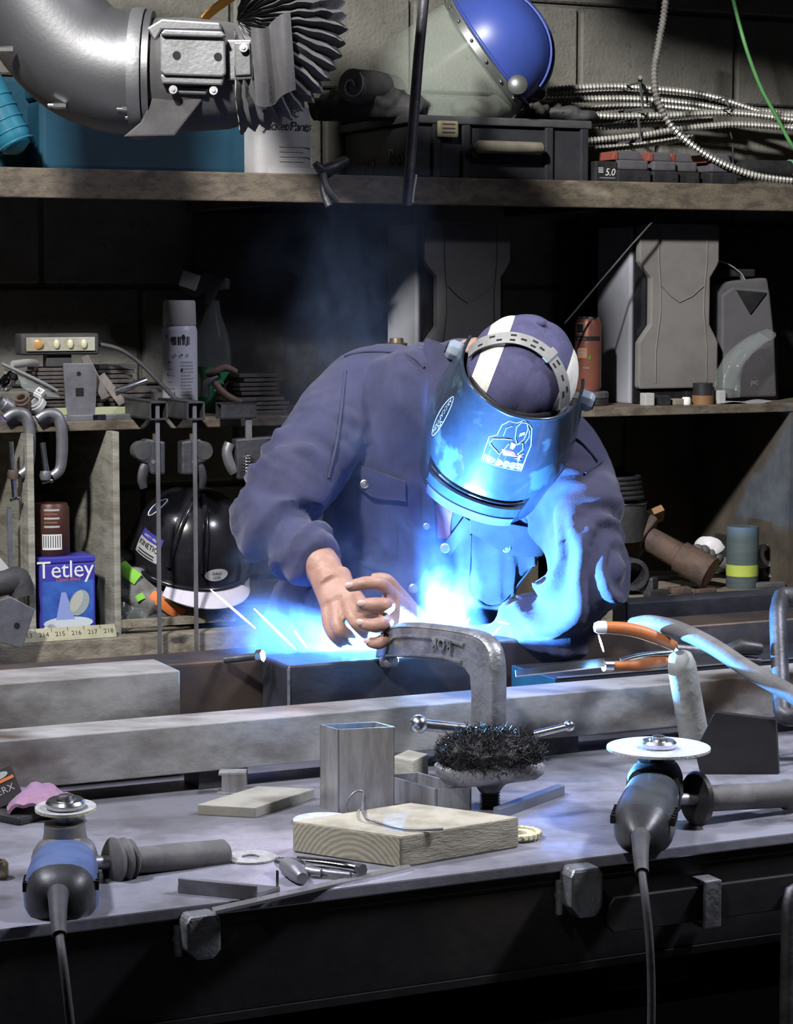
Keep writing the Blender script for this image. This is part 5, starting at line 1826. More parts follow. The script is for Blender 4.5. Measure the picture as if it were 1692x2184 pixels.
O('wall_hook', tube([Vp(1366, 175, 4.29), Vp(1366, 172, 4.14), Vp(1366, 165, 4.12)], .005, 8), M['darkiron'], cc2, smooth=50)
O('flexible_conduit', ribbed([Vp(1424, -60, 4.0), Vp(1418, 20, 4.0), Vp(1405, 95, 3.99), Vp(1396, 155, 3.98), Vp(1403, 212, 3.97), Vp(1432, 268, 3.96), Vp(1480, 312, 3.955), Vp(1540, 348, 3.95), Vp(1610, 374, 3.945), Vp(1692, 386, 3.94), Vp(1790, 392, 3.94)], .0066), M['conduit'], smooth=24, label='single armoured conduit dropping from above and bending along the shelf', cat='conduit')
M['green'] = mat('green_cord', (.10, .30, .10), .5, col2=(.07, .22, .07), ns=20)
O('extension_cord', tube(spline([Vp(1552, -60, 4.05), Vp(1572, 30, 4.05), Vp(1596, 115, 4.03), Vp(1625, 190, 4.02), Vp(1655, 245, 4.01), Vp(1690, 310, 4.0), Vp(1730, 360, 4.0)], 6), .0042, 8), M['green'], smooth=60, label='green cord hanging at the top right in front of the wall', cat='cord')
# ---- tool batteries and small tools
M['battred'] = mat('red_battery_side', (.22, .06, .045), .5)
M['battgrey'] = mat('grey_battery_top', (.10, .095, .105), .45, col2=(.07, .065, .075), ns=20)
M['mint'] = mat('mint_green_plastic', (.16, .38, .22), .5)


def battery(px, v, w_, lab, dark=False):
    u = Vp(px, 370, v).dot(U)
    t = T('tool_battery', RP(u + w_ / 2, v + .04, ZS), lab, 'battery', 'tool batteries on the top shelf')
    O('base', rb(u, u + w_, v, v + .09, ZS, ZS + .026), M['black'], t, bevel=.004)
    O('body', rb(u + .004, u + w_ - .004, v + .004, v + .086, ZS + .0265, ZS + .046), M['battgrey'], t, bevel=.004)
    pts = [(0, 0), (.006, .018), (w_ * .72, .018), (w_ - .008, .0)]
    O('terminal_rail', prism(pts, .06, FM(RP(u + .002, v + .074, ZS + .0465), U, ZU)), M['battgrey'], t, bevel=.003)
    O('release_button', prism([(0, .0), (.005, .018), (.016, .018), (.014, 0)], .064, FM(RP(u - .006, v + .076, ZS + .0455), U, ZU)), M['battred'], t, bevel=.003)
    for k in range(2):
        O('notch', rb(u + .018 + k * .03, u + .024 + k * .03, v - .0006, v + .004, ZS + .002, ZS + .012), M['hole'], t)
    return t


b1 = battery(1318, 3.945, .078, 'tool battery nearest the tote on the top shelf')
battery(1393, 3.955, .062, 'tool battery second from the tote, touching the first')
battery(1440, 3.965, .060, 'tool battery third from the tote on the top shelf')
battery(1517, 3.95, .066, 'tool battery under the bent conduit')
u = Vp(1270, 370, 3.95).dot(U)
ch = T('battery_pack', RP(u + .02, 3.98, ZS), 'black battery pack marked 5.0 at the left of the batteries', 'battery')
O('pack_body', rb(u, u + .052, 3.95, 4.02, ZS, ZS + .042), M['black'], ch, bevel=.004)
fm_ = FM(RP(u, 3.9494, ZS), U, ZU)
O('lettering', X(text2d('5.0', .020, .2, 0, 'LEFT', .95), fm_ @ Matrix.Translation((.022, .014, 0))), M['white'], ch)
for k in range(3):
    O('lettering', bx(.007, .018, .019 + k * .004, .0215 + k * .004, -.0002, .0004, fm_), M['dim'], ch)
O('lettering', bx(.010, .046, .0085, .0095, -.0002, .0004, fm_), M['dim'], ch)
a_, b_ = Vp(1575, 360, 4.0), Vp(1720, 362, 4.0)
dt = T('inline_tool', (a_ + b_) / 2 - ZU * .02, 'dark cylindrical power tool lying at the right end of the top shelf', 'power tool')
O('barrel', tube([a_, a_.lerp(b_, .1), b_], [.014, .0185, .0185], 18), M['black'], dt, smooth=50)
O('collar', cyl(Vp(1683, 360, 4.0), Vp(1698, 361, 4.0), .0195, None, 20), M['mint'], dt, smooth=40)
p = Vp(1492, 350, 4.08)
O('mint_box', rb(p.dot(U) - .012, p.dot(U) + .02, 4.06, 4.10, ZS, ZS + .035), M['mint'], bevel=.003, label='small mint green box behind the batteries', cat='box')
O('thin_rod', tube([Vp(1556, 275, 4.2), Vp(1563, 300, 4.19), Vp(1565, 385, 4.1)], .002, 6), M['darkiron'], smooth=50, label='thin dark rod standing behind the bent conduit', cat='rod')
O('thin_wire', tube(spline([Vp(1413, 446, 3.96), Vp(1395, 470, 3.955), Vp(1350, 520, 3.95), Vp(1290, 590, 3.95), Vp(1205, 690, 3.95)], 5), .0022, 6), M['totelid'], smooth=60, label='thin wire strung diagonally in front of the right speaker', cat='wire')
# ================================================================== middle shelf
def SH(px, v, z, py=800):
    p = Vp(px, py, v)
    return Vector((p.x, p.y, z))


M['spkside'] = mat('pale_speaker_side', (.36, .37, .42), .5, col2=(.31, .32, .36), ns=8)
M['grille'] = mat('grey_speaker_cloth', (.185, .177, .17), .85, col2=(.145, .138, .133), ns=7, bump=.25, bs=700)
M['jvcgrille'] = mat('dark_grey_speaker_cloth', (.105, .10, .11), .85, col2=(.08, .078, .085), ns=7, bump=.25, bs=700)


def speaker(px, v, lab, wd, ht):
    u = Vp(px, 700, v).dot(U)
    t = T('loudspeaker', RP(u + wd / 2, v + .08, ZL), lab, 'speaker', 'tall grey loudspeakers on the middle shelf')
    O('cabinet', rb(u - .002, u + wd - .004, v + .036, v + .17, ZL, ZL + ht - .006), M['spkside'], t, bevel=.004)
    O('baffle', rb(u + .004, u + wd - .004, v + .020, v + .036, ZL + .002, ZL + ht - .008), M['gloss'], t, bevel=.003)
    for zf, r_ in ((.30, .066), (.72, .045)):
        c = RP(u + wd / 2, v + .019, ZL + ht * zf)
        O('driver', X(lathe([(r_, 0), (r_ * .95, .004), (r_ * .7, -.006), (r_ * .3, -.014), (.002, -.010)], None, 28), FM(c, U, ZU)), M['rubber'], t, smooth=40)
    prof = [(.012, 1.0), (.0, .985), (0, .79), (.006, .765), (.028, .70), (.028, .44), (.006, .365), (0, .34), (0, .10), (.004, .085)]
    left = [(x, y * ht) for x, y in prof]
    right = [(wd - x * .75, y * ht) for x, y in reversed(prof)]
    g = O('grille', prism([(x, y) for x, y in left + right], .018, FM(RP(u, v + .018, ZL), U, ZU)), M['grille'], t, bevel=.005, seg=2)
    pn = FM(RP(u, v - .0006, ZL), U, ZU)
    for pts in ([(.045, .98), (.045, .80), (.05, .62), (.05, .50), (.04, .3), (.04, .12)], [(wd - .03, .98), (wd - .03, .80), (wd - .036, .62), (wd - .036, .50), (wd - .028, .3), (wd - .028, .12)],
                [(.05, .66), (.075, .60), (wd * .5, .565), (wd - .065, .60), (wd - .036, .66)]):
        O('grille_crease', tube([pn @ Vector((x, y * ht, 0)) for x, y in pts], .0014, 6), M['grille'], g, smooth=60)
    O('lettering', X(text2d('SONY', .0125, 0, 0, 'CENTER', 1.15), pn @ Matrix.Translation((wd * .5, ht * .958, 0))), M['inkblack'], g)
    O('base_panel', rb(u + .01, u + wd - .01, v + .01, v + .03, ZL, ZL + .03), M['gloss'], t, bevel=.003)
    return t


speaker(1364, 4.0, 'tall grey speaker lit at the right of the middle shelf', .192, .372)
speaker(905, 4.02, 'tall grey speaker in shadow directly behind the welder', .192, .372)
# darker speaker at the right end
u = Vp(1548, 700, 3.99).dot(U)
jv2 = T('loudspeaker', RP(u + .12, 4.1, ZL), 'dark grey speaker with tapered top at the right end of the middle shelf', 'speaker')
O('cabinet', prism([(0, 0), (0, .25), (.14, .262), (.165, .14), (.175, 0)], .18, FM(RP(u, 4.22, ZL), U, ZU), 0), M['jvcgrille'], jv2, bevel=.010, seg=3)
O('front_cloth', prism([(.018, .008), (.016, .225), (.045, .242), (.135, .236), (.150, .13), (.158, .008)], .010, FM(RP(u, 4.038, ZL), U, ZU), 0), M['jvcgrille'], jv2, bevel=.006)
O('lettering', X(text2d('JVC', .012, 0, 0, 'CENTER'), FM(RP(u + .10, 4.0274, ZL + .035), U, ZU)), M['dim'], jv2)
O('tweeter_panel', prism([(.05, .235), (.125, .230), (.085, .185)], .003, FM(RP(u, 4.0274, ZL), U, ZU), 0), M['black'], jv2)
M['foil'] = mat('silver_sheet', (.45, .45, .47), .4, .3, bump=.1, bs=20)
O('silver_sheet', sheet(12, 6, lambda s, t: RP(u - .004 + .115 * s, 4.05 + .13 * t, ZL + .300 - .014 * s + .010 * math.sin(s * 4) - (.03 * max(0, s - .75) * 4) * (1 - t) - .030 * (1 - t) * s), .002), M['foil'], smooth=60, label='curved silver sheet lying on top of the dark speaker', cat='sheet')
O('dark_box', rb(u + .002, u + .12, 4.06, 4.18, ZL + .2635, ZL + .280), M['black'], bevel=.004, label='small black box between the silver sheet and the dark speaker', cat='box')
# crumpled clear plastic bag
M['bag'] = mat('clear_plastic_bag', (.38, .43, .43), .22, alpha=.18, coat=.4)


def bag(s, t):
    p = [(1552, 838), (1556, 800), (1566, 770), (1585, 745), (1615, 725), (1640, 712)]
    k = t * 5
    i = min(int(k), 4)
    x = p[i][0] + (p[i + 1][0] - p[i][0]) * (k - i)
    y = p[i][1] + (p[i + 1][1] - p[i][1]) * (k - i)
    c = Vp(x, y, 3.975)
    a_ = 2 * PI * s
    r_ = (.030 - .012 * t) * (1 + .25 * noise.noise(Vector((math.cos(a_) * 2, math.sin(a_) * 2, t * 6))))
    return c + U * (r_ * math.cos(a_)) + V * (r_ * .7 * math.sin(a_)) + ZU * (.01 * math.sin(a_))


O('plastic_bag', sheet(26, 18, bag, .0), M['bag'], smooth=60, label='crumpled clear plastic bag standing before the dark speaker', cat='bag')
# cans
M['copper'] = mat('copper_can', (.32, .125, .085), .38, .35, col2=(.27, .10, .07), ns=10)
M['redlabel'] = mat('red_label', (.22, .02, .035), .5)
M['brass'] = mat('dull_brass', (.33, .28, .18), .4, .8)


def wrapm(c, r, ang0):
    def f(x, y, o_=.0004):
        a_ = ang0 + x / r
        return c + CR * ((r + o_) * math.sin(a_)) + Vector((0, -1, 0)) * ((r + o_) * math.cos(a_)) + ZU * y
    return f


def wrap_rect(f, x0, x1, y0, y1, o_=.0005):
    return sheet(8, 2, lambda s, t: f(x0 + (x1 - x0) * s, y0 + (y1 - y0) * t, o_))


def wrap_text(f, s, size, x, y, o_=.0009, align='LEFT'):
    g = text2d(s, size, 0, 0, align)
    return [f(v.x + x, v.y + y, o_) for v in g[0]], g[1]


def can(px, v, z, r, h, m, lab, cat='can'):
    c = SH(px, v, z)
    t = T('drink_can', c, lab, cat)
    O('can_body', lathe([(r * .86, 0), (r, .008), (r, h - .012), (r * .82, h - .002), (r * .84, h), (r * .78, h), (r * .78, h - .004)], Matrix.Translation(c), 28), m, t, smooth=40)
    O('can_lid', lathe([(r * .82, h - .003), (r * .85, h + .0008), (r * .80, h + .0008), (r * .76, h - .003)], Matrix.Translation(c), 28, False), M['steel'], t, smooth=40)
    return t, c


# stack of tins under the can
tn = T('tin_lid', SH(1255, 4.02, ZL), 'flat dark tins stacked under the copper drink can', 'tin')
O('tin', lathe([(.040, 0), (.042, .002), (.042, .012), (.040, .014)], Matrix.Translation(SH(1255, 4.02, ZL)), 28), M['darkiron'], tn, smooth=40)
O('tin', lathe([(.040, 0.0145), (.042, .016), (.042, .027), (.038, .029)], Matrix.Translation(SH(1255, 4.02, ZL)), 28), M['greysteel'], tn, smooth=40)
ct, c = can(1254, 4.02, ZL + .0295, .0275, .150, M['copper'], 'copper coloured drink can with black band beside the lit speaker')
f = wrapm(c, .0275, -.15)
O('label_band', wrap_rect(f, -.03, .03, .103, .112), M['inkblack'], ct, smooth=60)
O('label_panel', wrap_rect(f, -.024, -.006, .117, .139), M['dim'], ct)
O('label_panel', wrap_rect(f, -.023, -.008, .119, .137, .0009), M['inkblack'], ct)
O('label_panel', wrap_rect(f, -.022, .000, .068, .089), mat('peach_print', (.55, .26, .15), .5), ct)
for k in range(2):
    O('label_line', wrap_rect(f, -.020, -.004, .078 + k * .006, .081 + k * .006, .0009), M['dim'], ct)
O('leaf_print', ([f(.001, .064, .0009), f(.007, .066, .0009), f(.008, .078, .0009), f(.004, .070, .0009)], [(0, 1, 2, 3)]), mat('leaf_green', (.12, .30, .05), .5), ct)
O('lettering', wrap_text(f, 'MAX', .006, -.008, .046), M['dim'], ct)
O('lettering', wrap_text(f, 'VANILLA', .005, -.022, .1055), M['dim'], ct)
# solvent can behind the welder, with brass neck
c = SH(846, 3.99, ZL)
sv = T('solvent_can', c, 'small solvent can with red label and pale neck behind the shoulder', 'can')
O('can_body', lathe([(.031, 0), (.032, .004), (.032, .108), (.0335, .112), (.031, .114)], Matrix.Translation(c), 26), M['redlabel'], sv, smooth=40)
O('can_top', lathe([(.0335, .1135), (.028, .118), (.022, .124), (.021, .128), (.0215, .132), (.014, .134), (.013, .142)], Matrix.Translation(c), 26), M['brass'], sv, smooth=30)
O('label_panel', wrap_rect(wrapm(c, .032, 0), -.030, .030, .100, .1085), M['brass'], sv)
# tape rolls and small stuff
M['tapebrown'] = mat('brown_tape', (.20, .11, .05), .5)
c = SH(1500, 3.955, ZL)
O('tape_roll', lathe([(.012, 0), (.0225, 0), (.0225, .019), (.012, .019), (.012, 0)], Matrix.Translation(c), 26, False), M['tapebrown'], smooth=40, label='brown tape roll under the black one before the lit speaker', cat='tape roll')
O('tape_roll', lathe([(.012, 0.0195), (.0210, .0195), (.0210, .044), (.012, .044), (.012, .0195)], Matrix.Translation(c), 26, False), M['black'], smooth=40, label='black tape roll stacked on the brown one before the lit speaker', cat='tape roll')
for k, (px, m_, w_, h_, lb_) in enumerate(((1382, 'dim', .022, .026, 'small pale box at the left foot of the lit speaker'), (1415, 'black', .026, .020, 'small black box before the foot of the lit speaker'), (1445, 'bone', .022, .013, 'small tan block before the foot of the lit speaker'), (1536, 'dim', .018, .028, 'small pale tub at the right foot of the lit speaker'))):
    q = SH(px, 3.955, ZL)
    O('small_box', bx(-w_ / 2, w_ / 2, -.010, .012, 0, h_, FM(q, U, V)), M[m_], bevel=.002, label=lb_, cat='box')
c = SH(1465, 3.95, ZL)
O('bottle_cap', lathe([(.009, 0), (.010, .002), (.009, .014), (.007, .016)], Matrix.Translation(c), 16), M['white'], smooth=40, label='white bottle cap beside the brown tape roll', cat='cap')
O('flat_sheet', sheet(10, 4, lambda s, t: RP(Vp(1540, 840, 3.94).dot(U) + .12 * s, 3.935 + .05 * t, ZL + .003 + .003 * math.sin(s * 7 + t)), .0015), M['foil'], smooth=60, label='crinkled foil scrap at the right of the middle shelf', cat='foil')

# ---- left half of the middle shelf
c = SH(384, 4.06, ZL)
sc_ = T('spray_can', c, 'white spray can with printed label and cap at the left', 'spray can')
r_ = .0335
O('can_body', lathe([(r_ * .92, 0), (r_, .003), (r_, .158), (r_ * .97, .163), (r_ * .9, .168)], Matrix.Translation(c), 32), mat('white_can', (.66, .66, .76), .4, col2=(.60, .60, .70), ns=6), sc_, smooth=40)
O('can_cap', lathe([(r_ * .93, .1685), (r_ * .95, .170), (r_ * .92, .212), (r_ * .86, .216), (.002, .216)], Matrix.Translation(c), 32), mat('dusty_cap', (.40, .39, .38), .6), sc_, smooth=40)
f = wrapm(c, r_, .1)
rnd = random.Random(5)
for k in range(9):
    O('barcode_bar', wrap_rect(f, -.016 + .0042 * k, -.016 + .0042 * k + .0016 + .0012 * (k % 2), .132, .148), M['inkblack'], sc_)
for k in range(3):
    O('hazard_mark', ([f(-.010 + .012 * k + .0045 * math.cos(a_), .112 + .0045 * math.sin(a_), .0006) for a_ in (0, PI / 2, PI, 1.5 * PI)], [(0, 1, 2, 3)]), M['dim'], sc_)
for k in range(15):
    y = .098 - k * .0062
    O('print_line', wrap_rect(f, .002, .022 + rnd.uniform(0, .006), y, y + .0032), M['dim'], sc_)
    if k % 2 == 0:
        O('print_line', wrap_rect(f, -.026, -.008 - rnd.uniform(0, .008), y, y + .0024), M['dim'], sc_)
for k in range(10):
    x, y = rnd.uniform(-.03, .024), rnd.uniform(.02, .150)
    w_ = rnd.uniform(.002, .006)
    O('paint_blot', ([f(x + w_ * .6 * math.cos(a_) * rnd.uniform(.6, 1), y + w_ * math.sin(a_) * rnd.uniform(.6, 1.2), .0012) for a_ in [2 * PI * i / 8 for i in range(8)]], [tuple(range(8))]), M['inkblack'], sc_)
# green trigger bottle behind
M['greenglass'] = mat('green_bottle', (.03, .22, .09), .2, coat=.4)
M['clearbottle'] = mat('clear_bottle', (.22, .24, .25), .18, alpha=.25, coat=.4)
c = SH(455, 4.13, ZL)
tb2 = T('spray_bottle', c, 'clear green trigger spray bottle behind the spray can', 'spray bottle')
O('bottle_base', lathe([(.034, 0), (.036, .005), (.036, .085), (.035, .088)], Matrix.Translation(c), 28), M['greenglass'], tb2, smooth=40)
O('bottle_top', lathe([(.036, .0885), (.035, .12), (.030, .15), (.016, .19), (.013, .215)], Matrix.Translation(c), 28), M['clearbottle'], tb2, smooth=50)
O('lettering', X(text2d('EY', .030, 0, 0, 'LEFT'), FM(c + Vector((0, -.0368, 0)) + CR * .002 + ZU * .04, CR, ZU)), M['dim'], tb2)
O('trigger_head', prism([(-.06, .0), (-.055, .028), (-.02, .045), (.03, .040), (.034, .02), (.012, .012), (.010, -.02), (-.008, -.02), (-.012, .0), (-.03, -.012)], .022, FM(c + ZU * .225 + V * .010, CR, ZU) @ Matrix.Rotation(R(-14), 4, 'Z')), M['black'], tb2, bevel=.004)
O('nozzle', bx(-.066, -.030, .000, .032, .001, .024, FM(c + ZU * .222 + V * .009, CR, ZU) @ Matrix.Rotation(R(-20), 4, 'Z')), mat('ribbed_nozzle', (.34, .34, .33), .6), tb2, bevel=.003)
# LED work light
LD0, LD1 = Vp(45, 734, 4.0), Vp(212, 734, 4.0)
uu0, uu1 = LD0.dot(U), LD1.dot(U)
zc_ = LD0.z
ld = T('work_light', RP((uu0 + uu1) / 2, 4.02, ZL), 'small rectangular LED work light on the stacked plates at the left', 'work light')
zz0, zz1 = Vp(130, 757, 4.0).z, Vp(130, 711, 4.0).z
O('housing', rb(uu0, uu1, 4.0, 4.045, zz0, zz1), M['rubber'], ld, bevel=.006, seg=3)
lens_ = O('lens', rb(uu0 + .009, uu1 - .009, 3.9965, 4.0005, zz0 + .007, zz1 - .007), mat('milky_lens', (.40, .40, .34), .3, col2=(.30, .27, .20), ns=25), ld, bevel=.0015)
for k in range(3):
    p = RP(uu0 + .065 + .026 * k, 3.9955, (zz0 + zz1) / 2)
    O('led', ball(p, .006, .004, .009, 12, 8), mat('led_yellow%d' % k, (.55, .55, .36), .3), lens_, smooth=60)
O('reflector', ball(RP(uu0 + .028, 3.997, (zz0 + zz1) / 2), .012, .003, .010, 12, 8), mat('amber', (.42, .24, .08), .3), lens_, smooth=60)
O('bracket', rb(uu0 + .05, uu1 - .05, 4.01, 4.035, ZL + .095, zz0), M['rubber'], ld, bevel=.002)
cb_ = [RP(uu1, 4.02, (zz0 + zz1) / 2), Vp(255, 745, 4.0), Vp(300, 775, 3.98), Vp(340, 815, 3.96), Vp(375, 850, 3.95), Vp(400, 858, 3.94)]
O('cable', tube(spline(cb_, 6), .0042, 8), M['rubber'], ld, smooth=60)
zz = zz0


# stacks of thin plates
def stack(px0, px1, v, z0, n, th, lab, grp, dep=.08, seed=1):
    rn = random.Random(seed)
    u0, u1 = Vp(px0, 800, v).dot(U), Vp(px1, 800, v).dot(U)
    od = ['topmost', 'second', 'third', 'fourth', 'fifth', 'sixth', 'seventh', 'eighth', 'ninth', 'tenth', 'eleventh', 'twelfth', 'thirteenth']
    def lb(k):
        r = n - 1 - k
        return 'thin steel plate, %s in the %s' % ('topmost' if r == 0 else ('lowest' if k == 0 else od[r] + ' from the top'), lab)
    base = O('steel_plate', bx(-(u1 - u0) / 2, (u1 - u0) / 2, 0, dep, 0, th * .78, FM(RP((u0 + u1) / 2, v, z0), U, V)), M['brownsteel'], bevel=.0008, label=lb(0), cat='metal plate', group=grp)
    for k in range(1, n):
        dup(base, base.location + U * rn.uniform(-.006, .006) + V * rn.uniform(-.002, .003) + ZU * (th * k), rn.uniform(-.03, .03), lb(k))


stack(86, 188, 4.0, ZL, 13, .0073, 'stack under the work light', 'plates stacked under the work light', .09, 1)
stack(212, 290, 4.06, ZL, 11, .0088, 'stack left of the spray can', 'plates stacked left of the spray can', .08, 2)
stack(265, 342, 4.0, ZL, 6, .009, 'low stack before the spray can', 'low plate stack before the spray can', .05, 3)
stack(515, 598, 4.04, ZL + .034, 5, .0085, 'upper stack beside the jacket sleeve', 'upper plate stack near the sleeve', .08, 4)
stack(500, 612, 4.0, ZL, 4, .0082, 'lower stack beside the jacket sleeve', 'lower plate stack near the sleeve', .12, 5)
# steel bracket with square and round hole
bp_ = [(135, 775), (197, 775), (207, 800), (203, 852), (142, 852)]
a_ = [Vp(x, y, 3.955) for x, y in bp_]
n = len(a_)
bk = T('angle_bracket', SH(170, 3.96, ZL), 'flat steel bracket with a square hole standing before the plates', 'bracket')
a_ = [Vector((p.x, p.y, max(p.z, ZL))) for p in a_]
a_[3].z = a_[4].z = ZL
b_ = [p + V * .006 for p in a_]
O('plate', (a_ + b_, [tuple(range(n)), tuple(reversed(range(n, 2 * n)))] + [(k, (k + 1) % n, n + (k + 1) % n, n + k) for k in range(n)]), M['greysteel'], bk, bevel=.001)
q = Vp(170, 836, 3.9548)
O('square_hole', bx(-.0075, .0075, -.0075, .0075, -.001, .0006, FM(q, U, ZU)), M['hole'], bk)
q = Vp(168, 797, 3.9548)
O('round_hole', cyl(q, q - V * .0008, .004, None, 12), M['hole'], bk)
O('foot', rb(Vp(128, 850, 3.95).dot(U), Vp(262, 850, 3.95).dot(U), 3.945, 3.962, ZL, ZL + .009), M['greysteel'], bk, bevel=.001)
# leaning strips
for k, (x0, y0, x1, y1, lb_) in enumerate(((180, 760, 225, 850, 'narrow steel strip leaning on the bracket from the left'), (215, 800, 262, 862, 'wide steel strip leaning right of the bracket'))):
    p0_, p1_ = Vp(x0, y0, 3.99), Vp(x1, y1, 3.96)
    d_ = (p1_ - p0_).normalized()
    O('steel_strip', bx(0, (p1_ - p0_).length, -.008, .008, -.002, .002, FM(p0_, d_, V.cross(d_))), M['brownsteel'], bevel=.0008, label=lb_, cat='metal strip')
O('chisel', tube([Vp(245, 836, 3.965), Vp(285, 822, 3.965), Vp(312, 812, 3.97)], [.0035, .0045, .0045], 8, True, False, 1.6), M['steel'], smooth=50, label='bright flat chisel lying left of the spray can', cat='chisel')
# safety glasses at the far left
M['clear'] = mat('clear_plastic', (.40, .43, .42), .15, alpha=.30, coat=.6)
sg = T('safety_glasses', SH(60, 3.95, ZL), 'scratched clear safety glasses at the far left of the middle shelf', 'glasses')
O('lens', sheet(14, 7, lambda s, t: Vp(8 + 118 * s, 778 + 38 * s + 34 * t * math.sin(PI * (.15 + .8 * s)) + 26 * s * s, 3.945 + .03 * (s - .5) ** 2), .0018), M['clear'], sg, smooth=60)
O('frame', tube(spline([Vp(4, 776, 3.94), Vp(40, 792, 3.94), Vp(90, 816, 3.94), Vp(122, 834, 3.945)], 5), .0032, 8), mat('grey_frame', (.22, .22, .22), .4), sg, smooth=60)
O('temple', tube(spline([Vp(26, 778, 3.95), Vp(60, 774, 3.98), Vp(80, 776, 4.02)], 5), .004, 8, True, False, 1.8), mat('pale_temple', (.34, .33, .30), .5), sg, smooth=60)
# sockets and odd fittings at the far left
for k, (px, py, r_, h_, m_, lb_) in enumerate(((18, 812, .013, .030, 'chrome', 'chrome socket at the far left of the middle shelf'), (84, 838, .011, .012, 'white', 'pale cube fitting under the safety glasses'), (48, 856, .014, .020, 'rust', 'rusty hose fitting under the safety glasses'), (80, 862, .015, .014, 'dim', 'pale ring fitting beside the rusty hose fitting'), (10, 862, .014, .022, 'greysteel', 'grey threaded fitting at the far left corner of the middle shelf'))):
    c = Vp(px, py, 3.94)
    c.z = max(c.z, ZL + r_)
    d_ = Vector((.5 - .3 * k, -.4, .5)).normalized()
    O('fitting', lathe([(r_ * .6, -h_ / 2), (r_, -h_ / 2), (r_, h_ * .1), (r_ * .85, h_ * .2), (r_ * .85, h_ / 2), (r_ * .55, h_ / 2), (r_ * .55, -h_ / 2)], FM(c, d_.cross(ZU), None, d_), 18 if k != 1 else 4, False), M[m_], smooth=35, label=lb_, cat='fitting')
# pliers with brown handles
pl_ = T('pliers', SH(460, 3.97, ZL), 'pliers with worn brown handles leaning right of the spray can', 'pliers')
M['brownrub'] = mat('brown_rubber_grip', (.20, .13, .10), .65, col2=(.13, .09, .075), ns=25)
O('handle', tube(spline([Vp(440, 796, 3.97), Vp(458, 792, 3.96), Vp(480, 784, 3.955), Vp(505, 794, 3.95)], 5), slerp_list([.006, .007, .0075, .006], 16), 10), M['brownrub'], pl_, smooth=60)
O('handle', tube(spline([Vp(455, 812, 3.97), Vp(470, 832, 3.96), Vp(490, 848, 3.955), Vp(515, 858, 3.95)], 5), slerp_list([.006, .0075, .0075, .006], 16), 10), M['brownrub'], pl_, smooth=60)
O('jaws', tube([Vp(468, 800, 3.97), Vp(455, 806, 3.97), Vp(438, 818, 3.97), Vp(436, 846, 3.97)], [.006, .010, .009, .010], 10), M['darkiron'], pl_, smooth=50)
# bars along the shelf edge
for k, (x0, x1, y0, y1, m_, lb_) in enumerate(((-60, 150, 876, 888, 'bluestrip', 'flat bar with blue paint along the left shelf edge'), (140, 330, 886, 896, 'greysteel', 'grey flat bar with a shiny sticker along the shelf edge'), (120, 345, 862, 869, 'yellowstrip', 'long thin greenish strip lying behind the flat bars'))):
    if k == 0:
        M['bluestrip'] = mat('blue_painted_bar', (.10, .095, .20), .5, col2=(.24, .22, .19), ns=16)
        M['yellowstrip'] = mat('greenish_strip', (.34, .36, .22), .5)
    v = 3.925 + (.03 if k == 2 else 0)
    u0, u1 = Vp(x0, y1, v).dot(U), Vp(x1, y1, v).dot(U)
    o = O('flat_bar', rb(u0, u1, v, v + .022, ZL, ZL + .010 + .012 * (k == 2)), M[m_], bevel=.001, label=lb_, cat='metal bar')
    if k == 1:
        us = Vp(212, 890, v).dot(U)
        fm_ = FM(RP(us, v - .0005, ZL), U, ZU)
        O('sticker', bx(-.012, .012, .001, .010, -.0002, .0003, fm_), M['chrome'], o)
        O('lettering', X(text2d('bi', .010, .2, 0, 'CENTER'), fm_ @ Matrix.Translation((0, .002, .0006))), M['inkblack'], o)
O('yellow_ring', tube(ringpts(Vp(300, 880, 3.925) + ZU * .004, U, ZU, .010, .010, 20), .003, 6, False, True), M['tagyel'], smooth=60, label='small yellow ring beside the first bar clamp', cat='ring')


# ================================================================== clamps hanging on the shelf edge
def small_clamp(px, top, bot, lab, sx=1.0):
    t = T('c_clamp', Vp(px, bot, 3.90), lab, 'clamp')
    a_ = lambda x, y: Vp(px + x * sx, y, 3.905)
    pts = [a_(-26, top + 12), a_(-10, top + 2), a_(6, top), a_(20, top + 10), a_(27, top + 40), a_(27, top + 90), a_(22, top + 120), a_(6, top + 134)]
    O('frame', tube(spline(pts, 4), slerp_list([.006, .007, .0085, .009, .009, .008, .007], 29), 10, True, False, 1.25), M['greysteel'], t, smooth=60)
    O('screw', cyl(a_(-14, top + 62), a_(-4, bot - 8), .0052), M['steel'], t, smooth=50)
    O('nut', lathe([(.009, -.008), (.011, 0), (.009, .008)], Matrix.Translation(a_(-8, top + 132)), 12), M['rust'] if px < 60 else M['greysteel'], t, smooth=30)
    O('tommy_bar', join(cyl(a_(-14, bot), a_(4, bot - 6), .0028), ball(a_(4, bot - 5), .0045, .0045, .0045, 8, 6)), M['chrome'], t, smooth=50)


small_clamp(36, 880, 1068, 'grey C-clamp with rusty nut hanging at the far left shelf edge')
small_clamp(105, 882, 1030, 'short grey C-clamp with bright screw second from the left')


